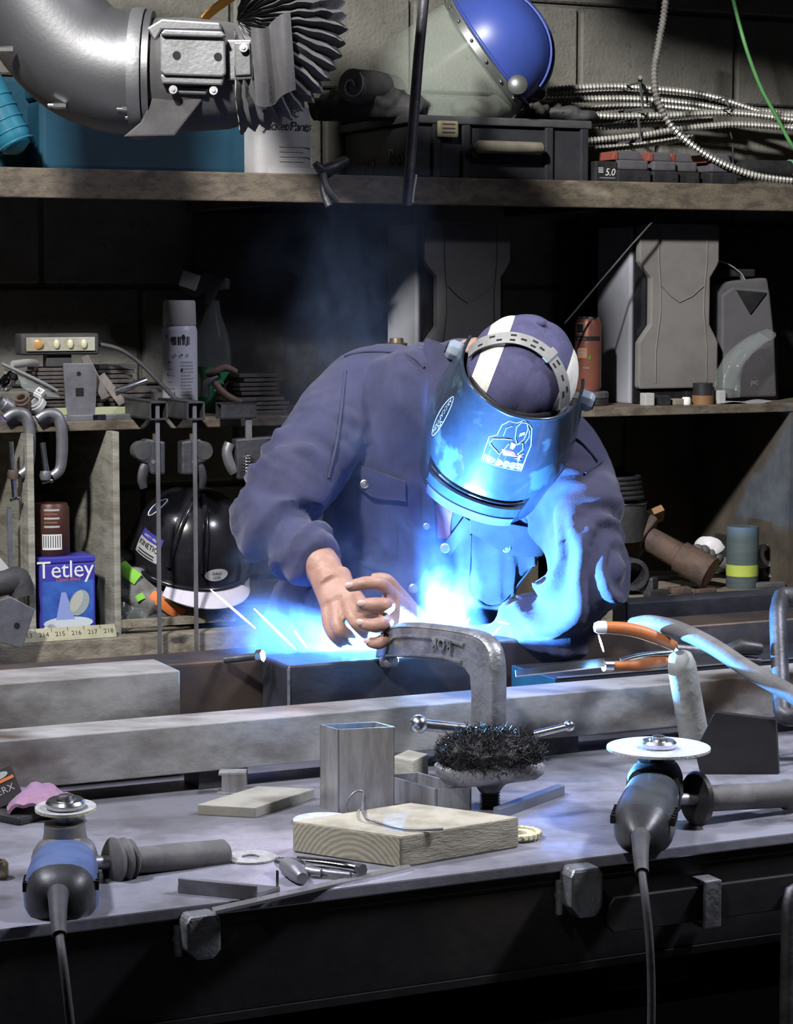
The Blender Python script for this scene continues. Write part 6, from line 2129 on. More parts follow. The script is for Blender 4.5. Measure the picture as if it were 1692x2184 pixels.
def bar_clamp(px, jx, flip, barend, lab, label_bar=True):
    v = 3.845
    t = T('bar_clamp', Vp(px, 1040, v), lab, 'clamp', 'bar clamps hanging on the shelf edge')
    # square tube head pointing out
    c = Vp(px, 875, v - .01)
    w_, h_ = .017, .0165
    L_ = .13
    x0 = c.dot(U)
    O('head_tube', join(rb(x0 - w_, x0 + w_, v - .03, v + L_, c.z + h_ - .003, c.z + h_), rb(x0 - w_, x0 + w_, v - .03, v + L_, c.z - h_, c.z - h_ + .003), rb(x0 - w_, x0 - w_ + .003, v - .03, v + L_, c.z - h_, c.z + h_), rb(x0 + w_ - .003, x0 + w_, v - .03, v + L_, c.z - h_, c.z + h_)), M['darkiron'], t)
    O('hook_bar', bx(-.0035, .0035, -.002, .002, Vp(px, barend, v).z - c.z, .012, FM(c - V * .012, U, V)), M['greysteel'], t)
    O('collar', cyl(Vp(px + 2, 925, v - .012), Vp(px + 2, 940, v - .012), .0065, None, 12), M['rust'], t, smooth=40)
    s = -1 if flip else 1
    p = lambda x, y: Vp(px + s * x, y, v - .02)
    body = [(-22, 942), (16, 936), (32, 946), (38, 965), (30, 985), (14, 990), (8, 1012), (-22, 1012)]
    a_ = [p(x, y) for x, y in body]
    b_ = [q + V * .026 for q in a_]
    n = len(a_)
    O('sliding_jaw', (a_ + b_, [tuple(range(n)), tuple(reversed(range(n, 2 * n)))] + [(k, (k + 1) % n, n + (k + 1) % n, n + k) for k in range(n)]), M['darkiron'], t, bevel=.004)
    O('jaw_pad', lathe([(.016, -.013), (.0175, -.010), (.0175, .010), (.016, .013)], FM(p(26, 962) + V * .012, U, ZU), 20), M['rubber'], t, smooth=40)
    O('trigger', tube(spline([p(10, 985) + V * .012, p(20, 1005) + V * .010, p(24, 1025) + V * .010, p(20, 1042) + V * .010], 4), slerp_list([.008, .0075, .0065, .005], 13), 10, True, False, 1.5), M['darkiron'], t, smooth=50)
    O('pivot_pin', cyl(p(4, 985) - V * .001, p(4, 985) + V * .027, .004, None, 10), M['greysteel'], t, smooth=40)


bar_clamp(331, 320, True, 1412, 'dark bar clamp hanging nearest the cubby divider, left of the pair')
bar_clamp(410, 420, False, 1408, 'dark bar clamp hanging right of the pair in front of the black hard hat')
# third clamp with a spring
sc3 = T('spring_clamp', Vp(520, 1000, 3.89), 'dark clamp with exposed coil spring hanging beside the jacket sleeve', 'clamp')
c = Vp(530, 875, 3.875)
x0 = c.dot(U)
O('head_tube', join(rb(x0 - .055, x0 + .017, 3.87, 3.90, c.z + .012, c.z + .015), rb(x0 - .055, x0 + .017, 3.87, 3.90, c.z - .015, c.z - .012), rb(x0 - .055, x0 + .017, 3.897, 3.90, c.z - .015, c.z + .015), rb(x0 - .055, x0 + .014, 3.87, 3.873, c.z - .015, c.z + .015)), M['darkiron'], sc3)
O('hook_bar', bx(-.006, .006, -.002, .002, -.085, .0, FM(c, U, V)), M['greysteel'], sc3)
O('body', prism([(-.025, 0), (.07, .004), (.065, -.03), (.05, -.05), (-.008, -.075), (-.022, -.075)], .024, FM(Vp(520, 934, 3.895), U, ZU)), M['darkiron'], sc3, bevel=.004)
s0 = Vp(528, 972, 3.862)
O('coil_spring', tube([s0 + U * (.0085 * math.cos(k * .7)) + V * (.0085 * math.sin(k * .7)) - ZU * (.0011 * k * .6) for k in range(54)], .0013, 6), M['steel'], sc3, smooth=60)
O('lever', tube(spline([Vp(490, 945, 3.88), Vp(484, 965, 3.88), Vp(490, 990, 3.88), Vp(500, 1008, 3.88)], 4), .0065, 8, True, False, 1.5), M['greysteel'], sc3, smooth=60)

# ================================================================== cubbies under the middle shelf
# tea tin
M['tinblue'] = mat('violet_blue_tin', (.055, .050, .36), .35, col2=(.045, .045, .30), ns=10, coat=.2)
M['tinpic'] = mat('blue_tin_picture', (.050, .13, .46), .35, col2=(.035, .08, .34), ns=30, coat=.2)
tv0 = 3.895
ul, ur = Vp(85, 1270, tv0).dot(U), Vp(204, 1270, tv0).dot(U)
tz1 = Vp(145, 1187, tv0).z
tz0 = BZ
tt = T('tea_tin', RP((ul + ur) / 2, tv0 + .04, BZ), 'violet blue tea tin standing in the left cubby', 'tin')
hh = tz1 - tz0
wd = ur - ul
O('tin_body', rb(ul, ur, tv0, tv0 + .08, tz0, tz1 - .012), M['tinblue'], tt, bevel=.004)
O('tin_lid', rb(ul - .001, ur + .001, tv0 - .001, tv0 + .081, tz1 - .0118, tz1), M['tinblue'], tt, bevel=.003)
fm_ = FM(RP(ul, tv0 - .0006, tz0), U, ZU)
pic = O('front_picture', bx(.004, wd - .004, hh * .16, hh * .70, -.0004, .0002, fm_), M['tinpic'], tt)
O('lettering', X(text2d('Tetley', .044, 0, 0, 'CENTER', .95), fm_ @ Matrix.Translation((wd * .46, hh * .745, .0004))), M['white'], tt)
O('saucer_print', X(lathe([(.046, 0), (.046, .0002)], None, 30), fm_ @ Matrix.Translation((wd * .5, hh * .175, .0006)) @ Matrix.Diagonal((1, .25, 1, 1))), mat('pale_print', (.55, .62, .66), .5), tt)
M['cupprint'] = mat('cup_print', (.30, .36, .36), .5)
M['cupdark'] = mat('cup_inside_print', (.45, .45, .40), .5)
O('cup_print', X(lathe([(.022, 0), (.022, .0002)], None, 24), fm_ @ Matrix.Translation((wd * .70, hh * .42, .0008)) @ Matrix.Rotation(R(-25), 4, 'Z') @ Matrix.Diagonal((.8, 1.1, 1, 1))), M['cupprint'], tt)
O('cup_print', X(lathe([(.018, 0), (.018, .0002)], None, 24), fm_ @ Matrix.Translation((wd * .655, hh * .44, .0011)) @ Matrix.Rotation(R(-25), 4, 'Z') @ Matrix.Diagonal((.55, 1.15, 1, 1))), M['cupdark'], tt)
O('drape_print', ([fm_ @ Vector((x, y, .0009)) for x, y in ((wd * .38, hh * .56), (wd * .46, hh * .56), (wd * .62, hh * .22), (wd * .28, hh * .22))], [(0, 1, 2, 3)]), mat('lavender_print', (.26, .32, .62), .5), tt)
O('count_badge', X(lathe([(.015, 0), (.015, .0002)], None, 24), fm_ @ Matrix.Translation((.018, .010, .0006))), M['white'], tt)
O('lettering', X(text2d('72', .018, 0, 0, 'CENTER'), fm_ @ Matrix.Translation((.018, .004, .0012))), M['tinblue'], tt)
O('lettering', X(text2d('ALICE', .011, 0, 0, 'RIGHT'), fm_ @ Matrix.Translation((wd - .010, .012, .0006))), M['dim'], tt)
O('lettering', X(text2d('CLASSIC BLEND', .0065, 0, 0, 'CENTER'), fm_ @ Matrix.Translation((wd * .5, .018, .0006))), M['dim'], tt)
O('lettering', X(text2d('Classic Blend', .0085, .3, 0, 'CENTER'), fm_ @ Matrix.Translation((wd * .5, hh * .70, .0006))), M['cardorange'], tt)
# brown can on the tin
M['browncan'] = mat('brown_can', (.075, .03, .022), .45, .2, col2=(.055, .022, .017), ns=12)
c = RP(ul + .035, tv0 + .042, tz1)
bcn = T('drink_can', c, 'brown drink can with barcode standing on the tea tin', 'can')
O('can_body', lathe([(.030, 0), (.033, .004), (.033, .085), (.029, .094), (.028, .094)], Matrix.Translation(c), 28), M['browncan'], bcn, smooth=40)
f = wrapm(c, .033, .2)
O('barcode', wrap_rect(f, -.018, .018, .012, .040), M['white'], bcn)
for k in range(8):
    O('barcode_bar', wrap_rect(f, -.016 + .0042 * k, -.0145 + .0042 * k, .016, .038, .0009), M['inkblack'], bcn)
for k in range(5):
    O('print_line', wrap_rect(f, -.014, .014 - .004 * (k % 2), .052 + k * .0075, .0555 + k * .0075), M['dim'] if k not in (1, 3) else M['copper'], bcn)
# plastic film sleeve right of the tin
O('plastic_film', sheet(6, 12, lambda s, t: RP(ur + .012 + .03 * s + .004 * math.sin(t * 9), tv0 + .02 + .03 * s + .006 * math.sin(t * 7 + s * 3), BZ + .002 + .155 * t * (1 - .2 * s)), .0), M['bag'], smooth=60, label='clear plastic film sleeve standing right of the tea tin', cat='plastic film')
# steel pieces at the far left of the bench
pp = [(-30, 1290), (22, 1272), (75, 1300), (48, 1384), (-30, 1362)]
a_ = [Vp(x, y, 3.80) for x, y in pp]
b_ = [p + V * .008 for p in a_]
n = len(a_)
sp2 = T('holed_plate', Vp(20, 1384, 3.80), 'tilted grey steel plate with a round hole at the left bench edge', 'metal plate')
O('plate', (a_ + b_, [tuple(range(n)), tuple(reversed(range(n, 2 * n)))] + [(k, (k + 1) % n, n + (k + 1) % n, n + k) for k in range(n)]), M['greysteel'], sp2, bevel=.0015)
q = Vp(36, 1334, 3.7994)
O('round_hole', cyl(q, q - V * .0008, .0052, None, 16), M['hole'], sp2)
O('dark_clip', tube(spline([Vp(-20, 1250, 3.88), Vp(15, 1242, 3.87), Vp(40, 1236, 3.87), Vp(48, 1270, 3.87)], 5), .016, 10, True, False, 1.4), M['rubber'], smooth=60, label='dark plastic clip behind the tilted plate at the left', cat='clip')
a_, b_ = Vp(-14, 1195, 3.88), Vp(22, 1238, 3.88)
tgx = (b_ - a_).normalized()
wt = T('price_tag', Vp(5, 1245, 3.88), 'small pale printed tag above the dark clip at the far left', 'tag')
tm_ = FM(a_, tgx, tgx.cross(V) * -1)
O('card', bx(0, .048, -.012, .014, -.0015, 0, tm_), M['jug'], wt)
O('lettering', X(text2d('1150', .010, 0, 0, 'LEFT'), tm_ @ Matrix.Translation((.012, -.006, .0006))), M['inkblack'], wt)
O('upper_strip', bx(-.004, .004, 0, .003, 0, .24, FM(RP(d1 - .035, 3.90, BZ), U, V)), M['greysteel'], label='grey steel strip standing against the leftmost divider', cat='metal strip')
# long ruler on the bench front
u0, u1 = Vp(20, 1362, 3.852).dot(U), Vp(250, 1362, 3.852).dot(U)
M['ruler'] = mat('aged_ruler', (.36, .34, .22), .55, col2=(.26, .25, .16), ns=14)
rl = T('ruler', RP((u0 + u1) / 2, 3.86, BZ), 'yellowed ruler lying on the bench before the tea tin', 'ruler')
rm_ = FM(RP(u0, 3.853, BZ + .001), U, (V * .55 + ZU * .85))
O('blade', bx(0, u1 - u0, 0, .026, -.0012, 0, rm_), M['ruler'], rl)
for k in range(7):
    O('numeral', X(text2d(str(213 + k), .0125, 0, 0, 'CENTER'), rm_ @ Matrix.Translation((.035 + k * .03, .009, .0004))), M['inkblack'], rl)
    O('tick', bx(.05 + k * .03, .0508 + k * .03, .018, .026, 0, .0005, rm_), M['inkblack'], rl)

# black hard hat in the second cubby
hatc = Vp(402, 1190, 3.99)
hax = cv(.20, .86, .42).normalized()
hsx = cv(.96, -.25, 0)
hsx = (hsx - hax * hsx.dot(hax)).normalized()
hh_ = FM(hatc, hsx, None, hax)
bh = T('hard_hat', hatc - ZU * .07, 'glossy black hard hat with stickers and white brim in the cubby', 'hard hat')


def domep(az, el, o_=0):
    a_, e_ = R(az), R(el)
    r_ = (.116 + o_)
    return hh_ @ Vector((r_ * math.cos(e_) ** .8 * math.cos(a_), r_ * 1.02 * math.cos(e_) ** .8 * math.sin(a_), (.138 + o_) * math.sin(e_)))


dv = O('dome', sheet(48, 18, lambda s, t: domep(360 * s, 88.5 * t), .003), M['gloss'], bh, smooth=60)
front = -90 if hh_.col[1].to_3d().dot(CT) < 0 else 90
sg_ = 1 if front == -90 else -1
for az in (-16, 16):
    pts = [domep(front + sg_ * (az + 6), e, .003) for e in range(14, 88, 6)]
    O('rib', tube(pts, .0055, 8, True, False), M['gloss'], dv, smooth=60)
O('rim', tube([domep(7.5 * k, 0, .003) for k in range(48)], .005, 8, False, True), M['gloss'], dv, smooth=60)
M['brimwhite'] = mat('dusty_white_brim', (.55, .52, .58), .5, col2=(.45, .43, .48), ns=10)


def brimf(s, t):
    az = front + sg_ * (-8 + 92 * s)
    b0_ = domep(az, 0, .004)
    o_ = (b0_ - hatc).normalized()
    return b0_ + o_ * (.040 * t * math.sin(PI * min(1, .12 + s * .88))) - hax * (.004 + .014 * t)


O('brim', sheet(24, 5, brimf, .003), M['brimwhite'], bh, smooth=60)
O('side_slot', bx(-.006, .006, -.022, .028, -.003, .004, FM(domep(front + sg_ * 68, 8, .006), hsx, hax)), M['black'], bh, bevel=.002)


def hst(az0, el0):
    def f_(x, y, o_=.0012):
        return domep(front + sg_ * (az0 + math.degrees(x / .105)), el0 + math.degrees(y / .125), o_)
    return f_


def dome_rect(f_, x0, x1, y0, y1, o_):
    return sheet(9, 4, lambda s, t: f_(x0 + (x1 - x0) * s, y0 + (y1 - y0) * t, o_))


f1 = hst(-38, 22)
kb_ = O('brand_sticker', dome_rect(f1, -.028, .028, -.022, .022, .001), M['jug'], dv)
O('sticker_band', dome_rect(f1, -.028, .028, .008, .022, .0016), M['tinblue'], kb_)
g = text2d('KINETIC', .0135, 0, 0, 'CENTER')
O('lettering', ([f1(v.x * .95, v.y - .005, .0024) for v in g[0]], g[1]), M['inkblack'], kb_)
g = text2d('SAFETY FIRST', .0065, 0, 0, 'CENTER')
O('lettering', ([f1(v.x, v.y + .012, .0024) for v in g[0]], g[1]), M['white'], kb_)
for k in range(2):
    O('print_line', dome_rect(f1, -.020, .020, -.019 + k * .005, -.017 + k * .005, .0022), M['inkblack'], kb_)
f2 = hst(36, 12)
ovs = [(.022 * math.cos(2 * PI * k / 24), .011 * math.sin(2 * PI * k / 24)) for k in range(24)]
ob = O('oval_sticker', ([f2(0, 0, .0012)] + [f2(x, y, .0012) for x, y in ovs], [(0, 1 + k, 1 + (k + 1) % 24) for k in range(24)]), M['dim'], dv)
for s_, y in (('Safety', .001), ('1234', -.007)):
    g = text2d(s_, .0075, 0, 0, 'CENTER')
    O('lettering', ([f2(v.x, v.y + y, .002) for v in g[0]], g[1]), M['inkblack'], ob)
f3 = hst(-62, 52)
rb3 = O('round_sticker', ([f3(0, 0, .0012)] + [f3(.014 * math.cos(2 * PI * k / 24), .024 * math.sin(2 * PI * k / 24), .0012) for k in range(24)], [(0, 1 + k, 1 + (k + 1) % 24) for k in range(24)]), M['stickerblue'], dv)
O('ring_print', tube([f3(.014 * math.cos(2 * PI * k / 24), .024 * math.sin(2 * PI * k / 24), .0016) for k in range(24)], .0011, 5, False, True), M['white'], rb3)
g = text2d('A1', .013, 0, 0, 'CENTER')
O('lettering', ([f3(v.x, v.y - .004, .002) for v in g[0]], g[1]), M['white'], rb3)
# hi-vis vest under the hat
M['hvgrey'] = mat('grey_mesh_vest', (.22, .22, .22), .85, col2=(.13, .13, .13), ns=18, bump=.3, bs=200)
M['hvgreen'] = mat('hi_vis_green', (.22, .55, .06), .7)
M['hvorange'] = mat('hi_vis_orange', (.72, .20, .05), .7)
vst = lump('safety_vest', [(285, 1255, 3.97, .05, .045), (330, 1285, 3.95, .05, .030), (390, 1300, 3.95, .05, .022), (440, 1310, 3.96, .04, .016), (262, 1215, 4.0, .03, .04)], M['hvgrey'], 'crumpled hi-vis vest with green and orange strips under the hard hat', 'vest', BZ, 5, amp=.006)
vme = vst.data
vb_ = BVHTree.FromPolygons([tuple(v.co + vst.location) for v in vme.vertices], [tuple(p.vertices) for p in vme.polygons])


def vhit(px, py):
    d = ray(px, py).normalized()
    h = vb_.ray_cast(CAMP, d)
    return (h[0] - d * .004) if h[0] is not None else Vp(px, py, 3.93)


for nm, pts, w_, m_ in (('green_strip', [(258, 1205), (275, 1222), (295, 1236)], .012, 'hvgreen'), ('orange_strip', [(322, 1268), (345, 1285), (368, 1302), (392, 1310)], .010, 'hvorange'), ('green_strip', [(345, 1280), (365, 1292), (388, 1304)], .006, 'hvgreen'), ('green_tab', [(296, 1268), (302, 1280)], .008, 'hvgreen')):
    O(nm, tube(spline([vhit(x, y) for x, y in pts], 4), w_, 8, True, False, .25, up=(0, -1, .3)), M[m_], vst, smooth=60)
O('zip_bag', sheet(14, 8, lambda s, t: Vp(258 + 90 * s, 1342 - 58 * t * (1 - .5 * s) + 5 * noise.noise(Vector((s * 7, t * 6, 1))), 3.905 + .02 * t + .008 * noise.noise(Vector((s * 9, t * 8, 4)))), .0), M['bag'], smooth=50, label='clear zip bag lying in front of the hi-vis vest', cat='bag')

# ================================================================== bench items to the right of the welder
def pipe(name, a, b, r, m, lab, cat, inner=.7, n=20, extra=None):
    d_ = (b - a).normalized()
    L_ = (b - a).length
    fm2 = FM(a, d_.cross(ZU), None, d_)
    return O(name, lathe([(r * inner, 0), (r, 0), (r, L_), (r * inner, L_), (r * inner, 0)], fm2, n, False), m, smooth=35, label=lab, cat=cat)


# green cylinder with yellow band
c = SH(1583, 3.955, BZ, 1250)
gc = T('green_cylinder', c, 'dark green cylinder with a yellow band standing on the right bench', 'cylinder')
hz_ = Vp(1583, 1122, 3.955).z - BZ
r_ = .0335
O('cylinder', lathe([(r_ * .98, 0), (r_, .003), (r_, hz_ - .002), (r_ * .97, hz_), (r_ * .75, hz_ - .002)], Matrix.Translation(c), 30), mat('dark_green_card', (.075, .10, .105), .7, col2=(.055, .078, .085), ns=8, st=(1, 1, 10)), gc, smooth=40)
O('yellow_band', lathe([(r_ + .0006, .026), (r_ + .0006, .050)], Matrix.Translation(c), 30, False), mat('yellow_green_tape', (.42, .50, .09), .6, col2=(.34, .42, .07), ns=20), gc, smooth=40)
# rusty pipe cross and elbows
rb_ = BZ + .001
px0 = lambda x, y, v, zmin: (lambda p: Vector((p.x, p.y, max(p.z, zmin))))(Vp(x, y, v))
a_, b_ = px0(1352, 1225, 3.94, BZ + .034), px0(1318, 1215, 4.05, BZ + .034)
pipe('pipe_socket', a_, b_, .033, M['darkiron'], 'short dark pipe socket with open end beside the jacket sleeve', 'pipe fitting', .72)
lt_ = T('large_bolt', px0(1430, 1265, 3.98, BZ), 'big rusty bolt with square head lying on the right bench', 'bolt')
h0, h1 = px0(1382, 1148, 4.05, BZ + .05), px0(1515, 1248, 3.94, BZ + .036)
dd = (h1 - h0).normalized()
O('shank', tube([h0, h0.lerp(h1, .5), h0.lerp(h1, .52), h1], [.026, .028, .034, .036], 18), M['rust'], lt_, smooth=40)
O('square_head', lathe([(.046, 0), (.050, .006), (.050, .032), (.046, .036)], FM(h0 - dd * .034, dd.cross(ZU), None, dd), 4), M['rust'], lt_, bevel=.003)
O('end_face', lathe([(.030, 0), (.030, .0012)], FM(h1, dd.cross(ZU), None, dd), 20), mat('red_rust_face', (.20, .085, .06), .8, bump=.3), lt_, smooth=40)
for k, (x, y, v, w_, d2_, h_, rz, m_, lb_) in enumerate(((1400, 1262, 3.92, .06, .02, .012, .3, 'darkiron', 'dark flat iron piece before the rusty bolt'), (1450, 1262, 3.93, .045, .025, .014, -.2, 'rust', 'rusty iron wedge below the rusty bolt'), (1385, 1235, 3.95, .03, .03, .035, .6, 'darkiron', 'dark iron block between pipe socket and rusty bolt'), (1505, 1268, 3.91, .05, .015, .010, .1, 'rust', 'small rusty bar beside the green cylinder'), (1640, 1262, 3.93, .07, .02, .012, -.1, 'greysteel', 'grey flat steel scrap right of the green cylinder'), (1320, 1268, 3.90, .03, .03, .022, .4, 'darkiron', 'dark iron lug at the edge of the right bench'))):
    p = SH(x, v, BZ, y)
    O('iron_scrap', bx(-w_ / 2, w_ / 2, -d2_ / 2, d2_ / 2, 0, h_, Matrix.Translation(p) @ Matrix.Rotation(YAW + rz, 4, 'Z')), M[m_], bevel=.003, label=lb_, cat='metal scrap')
# bead-like hose segments, white broken cap
bd_ = T('beaded_hose', px0(1500, 1220, 4.0, BZ), 'grey beaded coolant hose curled behind the rusty bolt', 'hose')
for k in range(9):
    x = 1432 + 14 * k
    y = 1188 - 14 * math.sin(k * .38) + .9 * max(0, k - 4) ** 2
    O('bead', ball(px0(x, y, 4.06, BZ + .02), .014, .014, .014, 12, 8), M['greyrubber'], bd_, smooth=60)
O('white_cap', X(sheet(16, 8, lambda s, t: Vector((.036 * math.cos(R(200) * s) * math.cos(R(75) * t), .036 * math.sin(R(200) * s) * math.cos(R(75) * t), .03 * math.sin(R(75) * t) + .004 * noise.noise(Vector((s * 9, 0, 0))))), .002), FM(px0(1515, 1172, 4.08, BZ + .06), (.8, -.5, .2), (.3, -.6, .7))), mat('broken_white_plastic', (.70, .68, .72), .5), smooth=50, label='broken white plastic cap lying on the beaded hose', cat='plastic piece')
O('wood_chip', bx(-.02, .02, -.008, .008, 0, .045, FM(px0(1395, 1112, 4.1, BZ + .05), (.9, .2, .35), (.2, .9, 0)) @ Matrix.Rotation(R(60), 4, 'X')), mat('orange_wood', (.26, .15, .06), .7), bevel=.002, label='small orange wood chip lying above the rusty bolt', cat='wood offcut')
for k in range(6):      # dark coils / plates behind the sleeve
    pass
rg = T('cable_reel', px0(1310, 1085, 4.05, BZ), 'dark round reel with a bright rim edge behind the jacket sleeve', 'reel')
q = px0(1300, 1070, 4.08, BZ + .09)
O('reel_drum', lathe([(.075, -.08), (.078, -.005), (.078, .0)], Matrix.Translation(q), 32), M['rubber'], rg, smooth=40)
for k in range(5):
    O('cable_turn', tube(ringpts(q + ZU * (.012 + .010 * k), CR, Vector((0, 1, 0)), .070 - .002 * k, .070 - .002 * k, 32), .005, 8, False, True), M['black'], rg, smooth=60)
O('rim_edge', tube(ringpts(q, CR, Vector((0, 1, 0)), .0785, .0785, 40), .0022, 6, False, True), M['steel'], rg, smooth=60)
# chrome fittings at the far right
for k, (x, y, r_, h_, m_, lb_) in enumerate(((1632, 1186, .026, .020, 'dim', 'pale round gauge cap right of the green cylinder'), (1660, 1172, .018, .05, 'chrome', 'chrome elbow fitting at the top of the far right heap'), (1672, 1205, .022, .035, 'steel', 'bright steel nut in the far right heap'), (1645, 1232, .018, .03, 'greysteel', 'grey steel coupling low in the far right heap'), (1688, 1238, .02, .03, 'chrome', 'chrome coupling at the far right edge of the bench'))):
    d_ = Vector((.6 - .25 * k, -.7, .25 + .1 * k)).normalized()
    O('fitting', lathe([(r_ * .5, -h_ / 2), (r_, -h_ / 2), (r_, -h_ * .1), (r_ * .8, 0), (r_ * .8, h_ * .35), (r_ * .95, h_ * .38), (r_ * .95, h_ / 2), (r_ * .5, h_ / 2), (r_ * .5, -h_ / 2)], FM(px0(x, y, 4.0, BZ + r_), d_.cross(ZU), None, d_), 18 if k != 2 else 6, False), M[m_], smooth=30, label=lb_, cat='fitting')
O('plastic_cup', lathe([(.02, 0), (.022, .004), (.020, .03), (.012, .034)], Matrix.Translation(px0(1684, 1160, 4.12, BZ + .09)), 18), mat('green_plastic', (.03, .20, .12), .4), smooth=40, label='green plastic cap at the far right above the fittings', cat='cap')
O('parts_box', rb(Vp(1610, 1250, 4.04).dot(U), Vp(1692, 1250, 4.04).dot(U) + .1, 4.06, 4.2, BZ, BZ + .088), M['darkiron'], bevel=.003, label='dark parts box behind the fittings at the far right', cat='box')
# ================================================================== the arc, smoke and sparks
ARC = A(884, 1379, 3.297)
al = bpy.data.lights.new('welding_arc', 'POINT')
al.energy = 200
al.color = (.12, .42, 1.0)
al.shadow_soft_size = .003
ao = bpy.data.objects.new('welding_arc', al)
COL.objects.link(ao)
ao.location = ARC

# smoke: one closed volume whose density follows a few drifting puffs
PUFFS = [  # centre, radii (m), weight
    (A(640, 1370, 3.33), (.13, .10, .09), 2.3),
    (A(770, 1345, 3.36), (.10, .09, .085), 1.6),
    (A(945, 1300, 3.38), (.075, .08, .095), 1.9),
    (A(860, 1230, 3.40), (.15, .09, .14), .40),
    (A(620, 1210, 3.38), (.10, .09, .15), .35),
    (A(790, 1000, 3.44), (.20, .09, .30), .12),
    (A(730, 720, 3.62), (.12, .12, .26), .10),
    (A(760, 520, 3.75), (.20, .15, .24), .04)]


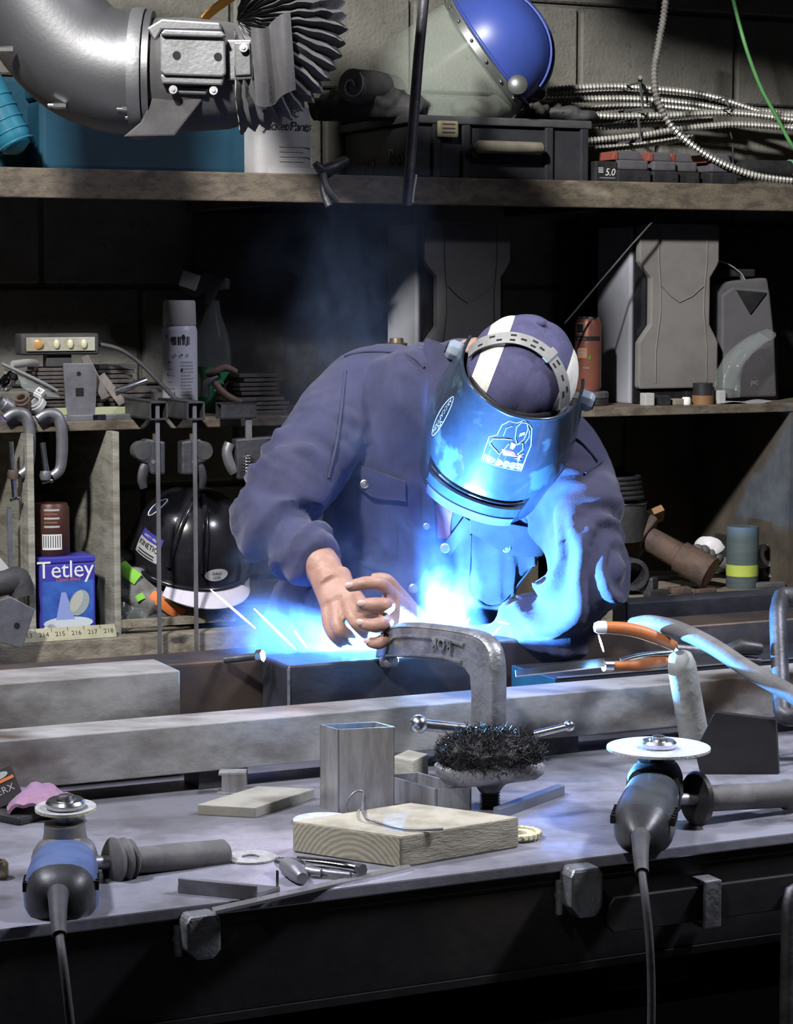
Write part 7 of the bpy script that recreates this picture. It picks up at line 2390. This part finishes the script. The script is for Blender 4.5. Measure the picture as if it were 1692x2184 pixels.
def smoke_mat():
    m = bpy.data.materials.new('welding_smoke')
    m.use_nodes = True
    nt = m.node_tree
    nt.nodes.remove(nt.nodes['Principled BSDF'])
    L = nt.links.new
    out = nt.nodes['Material Output']
    pv = nt.nodes.new('ShaderNodeVolumePrincipled')
    pv.inputs['Color'].default_value = (.38, .55, .96, 1)
    pv.inputs['Anisotropy'].default_value = 0.1
    L(pv.outputs[0], out.inputs['Volume'])
    geo = nt.nodes.new('ShaderNodeNewGeometry')
    # swirl the coordinates a little
    wn = nt.nodes.new('ShaderNodeTexNoise')
    wn.inputs['Scale'].default_value = 9
    wn.inputs['Detail'].default_value = 3
    L(geo.outputs['Position'], wn.inputs['Vector'])
    sb = nt.nodes.new('ShaderNodeVectorMath')
    sb.operation = 'SUBTRACT'
    sb.inputs[1].default_value = (.5, .5, .5)
    L(wn.outputs['Color'], sb.inputs[0])
    scl = nt.nodes.new('ShaderNodeVectorMath')
    scl.operation = 'SCALE'
    scl.inputs['Scale'].default_value = .16
    L(sb.outputs[0], scl.inputs[0])
    ad = nt.nodes.new('ShaderNodeVectorMath')
    ad.operation = 'ADD'
    L(geo.outputs['Position'], ad.inputs[0])
    L(scl.outputs[0], ad.inputs[1])
    total = None
    for c, r, w_ in PUFFS:
        a = nt.nodes.new('ShaderNodeVectorMath')
        a.operation = 'SUBTRACT'
        L(ad.outputs[0], a.inputs[0])
        a.inputs[1].default_value = c
        d = nt.nodes.new('ShaderNodeVectorMath')
        d.operation = 'DIVIDE'
        L(a.outputs[0], d.inputs[0])
        d.inputs[1].default_value = r
        ln = nt.nodes.new('ShaderNodeVectorMath')
        ln.operation = 'LENGTH'
        L(d.outputs[0], ln.inputs[0])
        mr = nt.nodes.new('ShaderNodeMapRange')
        mr.interpolation_type = 'SMOOTHSTEP'
        mr.inputs[1].default_value = 1.0
        mr.inputs[2].default_value = 0.0
        mr.inputs[3].default_value = 0.0
        mr.inputs[4].default_value = w_
        L(ln.outputs['Value'], mr.inputs[0])
        if total is None:
            total = mr.outputs[0]
        else:
            s = nt.nodes.new('ShaderNodeMath')
            s.operation = 'ADD'
            L(total, s.inputs[0])
            L(mr.outputs[0], s.inputs[1])
            total = s.outputs[0]
    n2 = nt.nodes.new('ShaderNodeTexNoise')
    n2.inputs['Scale'].default_value = 16
    n2.inputs['Detail'].default_value = 4
    n2.inputs['Roughness'].default_value = .6
    n2.inputs['Distortion'].default_value = 1.2
    mp = nt.nodes.new('ShaderNodeMapping')
    mp.inputs['Scale'].default_value = (1.3, 1, .6)
    L(ad.outputs[0], mp.inputs['Vector'])
    L(mp.outputs[0], n2.inputs['Vector'])
    r2 = nt.nodes.new('ShaderNodeMapRange')
    r2.inputs[1].default_value = .36
    r2.inputs[2].default_value = .70
    r2.inputs[3].default_value = .03
    r2.inputs[4].default_value = 1.0
    L(n2.outputs['Fac'], r2.inputs[0])
    mu = nt.nodes.new('ShaderNodeMath')
    mu.operation = 'MULTIPLY'
    L(total, mu.inputs[0])
    L(r2.outputs[0], mu.inputs[1])
    dn = nt.nodes.new('ShaderNodeMath')
    dn.operation = 'MULTIPLY'
    dn.inputs[1].default_value = 18.0
    L(mu.outputs[0], dn.inputs[0])
    L(dn.outputs[0], pv.inputs['Density'])
    return m


sc.cycles.volume_step_rate = 0.6
sc.cycles.volume_max_steps = 128
lo = A(500, 1406, 3.24)
gs = ball(A(790, 1330, 3.36), .27, .14, .20, 24, 16), ball(A(760, 900, 3.5), .25, .20, .50, 24, 16)
rings = []
for px, py, D, rx, ry in ((760, 1415, 3.35, .20, .11), (770, 1360, 3.35, .26, .13), (780, 1250, 3.37, .27, .14), (780, 1000, 3.43, .24, .12), (750, 760, 3.58, .20, .14), (755, 560, 3.68, .22, .16), (765, 360, 3.74, .20, .16)):
    rings.append(ringpts(A(px, py, D), CR, Vector((0, 1, 0)), rx, ry, 24))
sm = O('welding_smoke', loft(rings), smoke_mat(), label='blue lit welding smoke drifting up from the arc past the jacket', cat='smoke', kind='stuff')

# sparks thrown from the arc: short glowing slivers
M['spark'] = mat('glowing_spark', (1, .75, .55), .5, emit=(1.0, .62, .42), es=30)
M['sparky'] = mat('yellow_spark', (1, .75, .4), .5, emit=(1.0, .55, .16), es=14)
SP = [((450, 1258), (545, 1340), 'longest spark streaking left over the tube frame', 'spark'), ((542, 1298), (632, 1386), 'spark streaking down just right of the longest one', 'spark'),
      ((628, 1345), (656, 1382), 'short spark low in the smoke left of the hands', 'spark'), ((925, 1292), (905, 1342), 'upright spark in the smoke right of the hands', 'spark'),
      ((1003, 1318), (984, 1346), 'short spark above the top of the cast clamp', 'spark'), ((1068, 1336), (1034, 1373), 'slanted spark right of the cast clamp', 'spark'),
      ((1277, 1354), (1288, 1390), 'short spark falling past the white handle tip', 'spark'), ((1060, 1325), (1086, 1331), 'tiny yellow spark above the forearm sleeve', 'sparky')]
for a_, b_, lb_, m_ in SP:
    D = 3.17 if a_[0] > 1100 else 3.19
    p0_, p1_ = A(a_[0], a_[1], D), A(b_[0], b_[1], D)
    O('spark', tube([p0_, p0_.lerp(p1_, .3), p0_.lerp(p1_, .7), p1_], [.0006, .0013, .0014, .0007], 6), M[m_], label=lb_, cat='spark', group='sparks thrown from the arc')
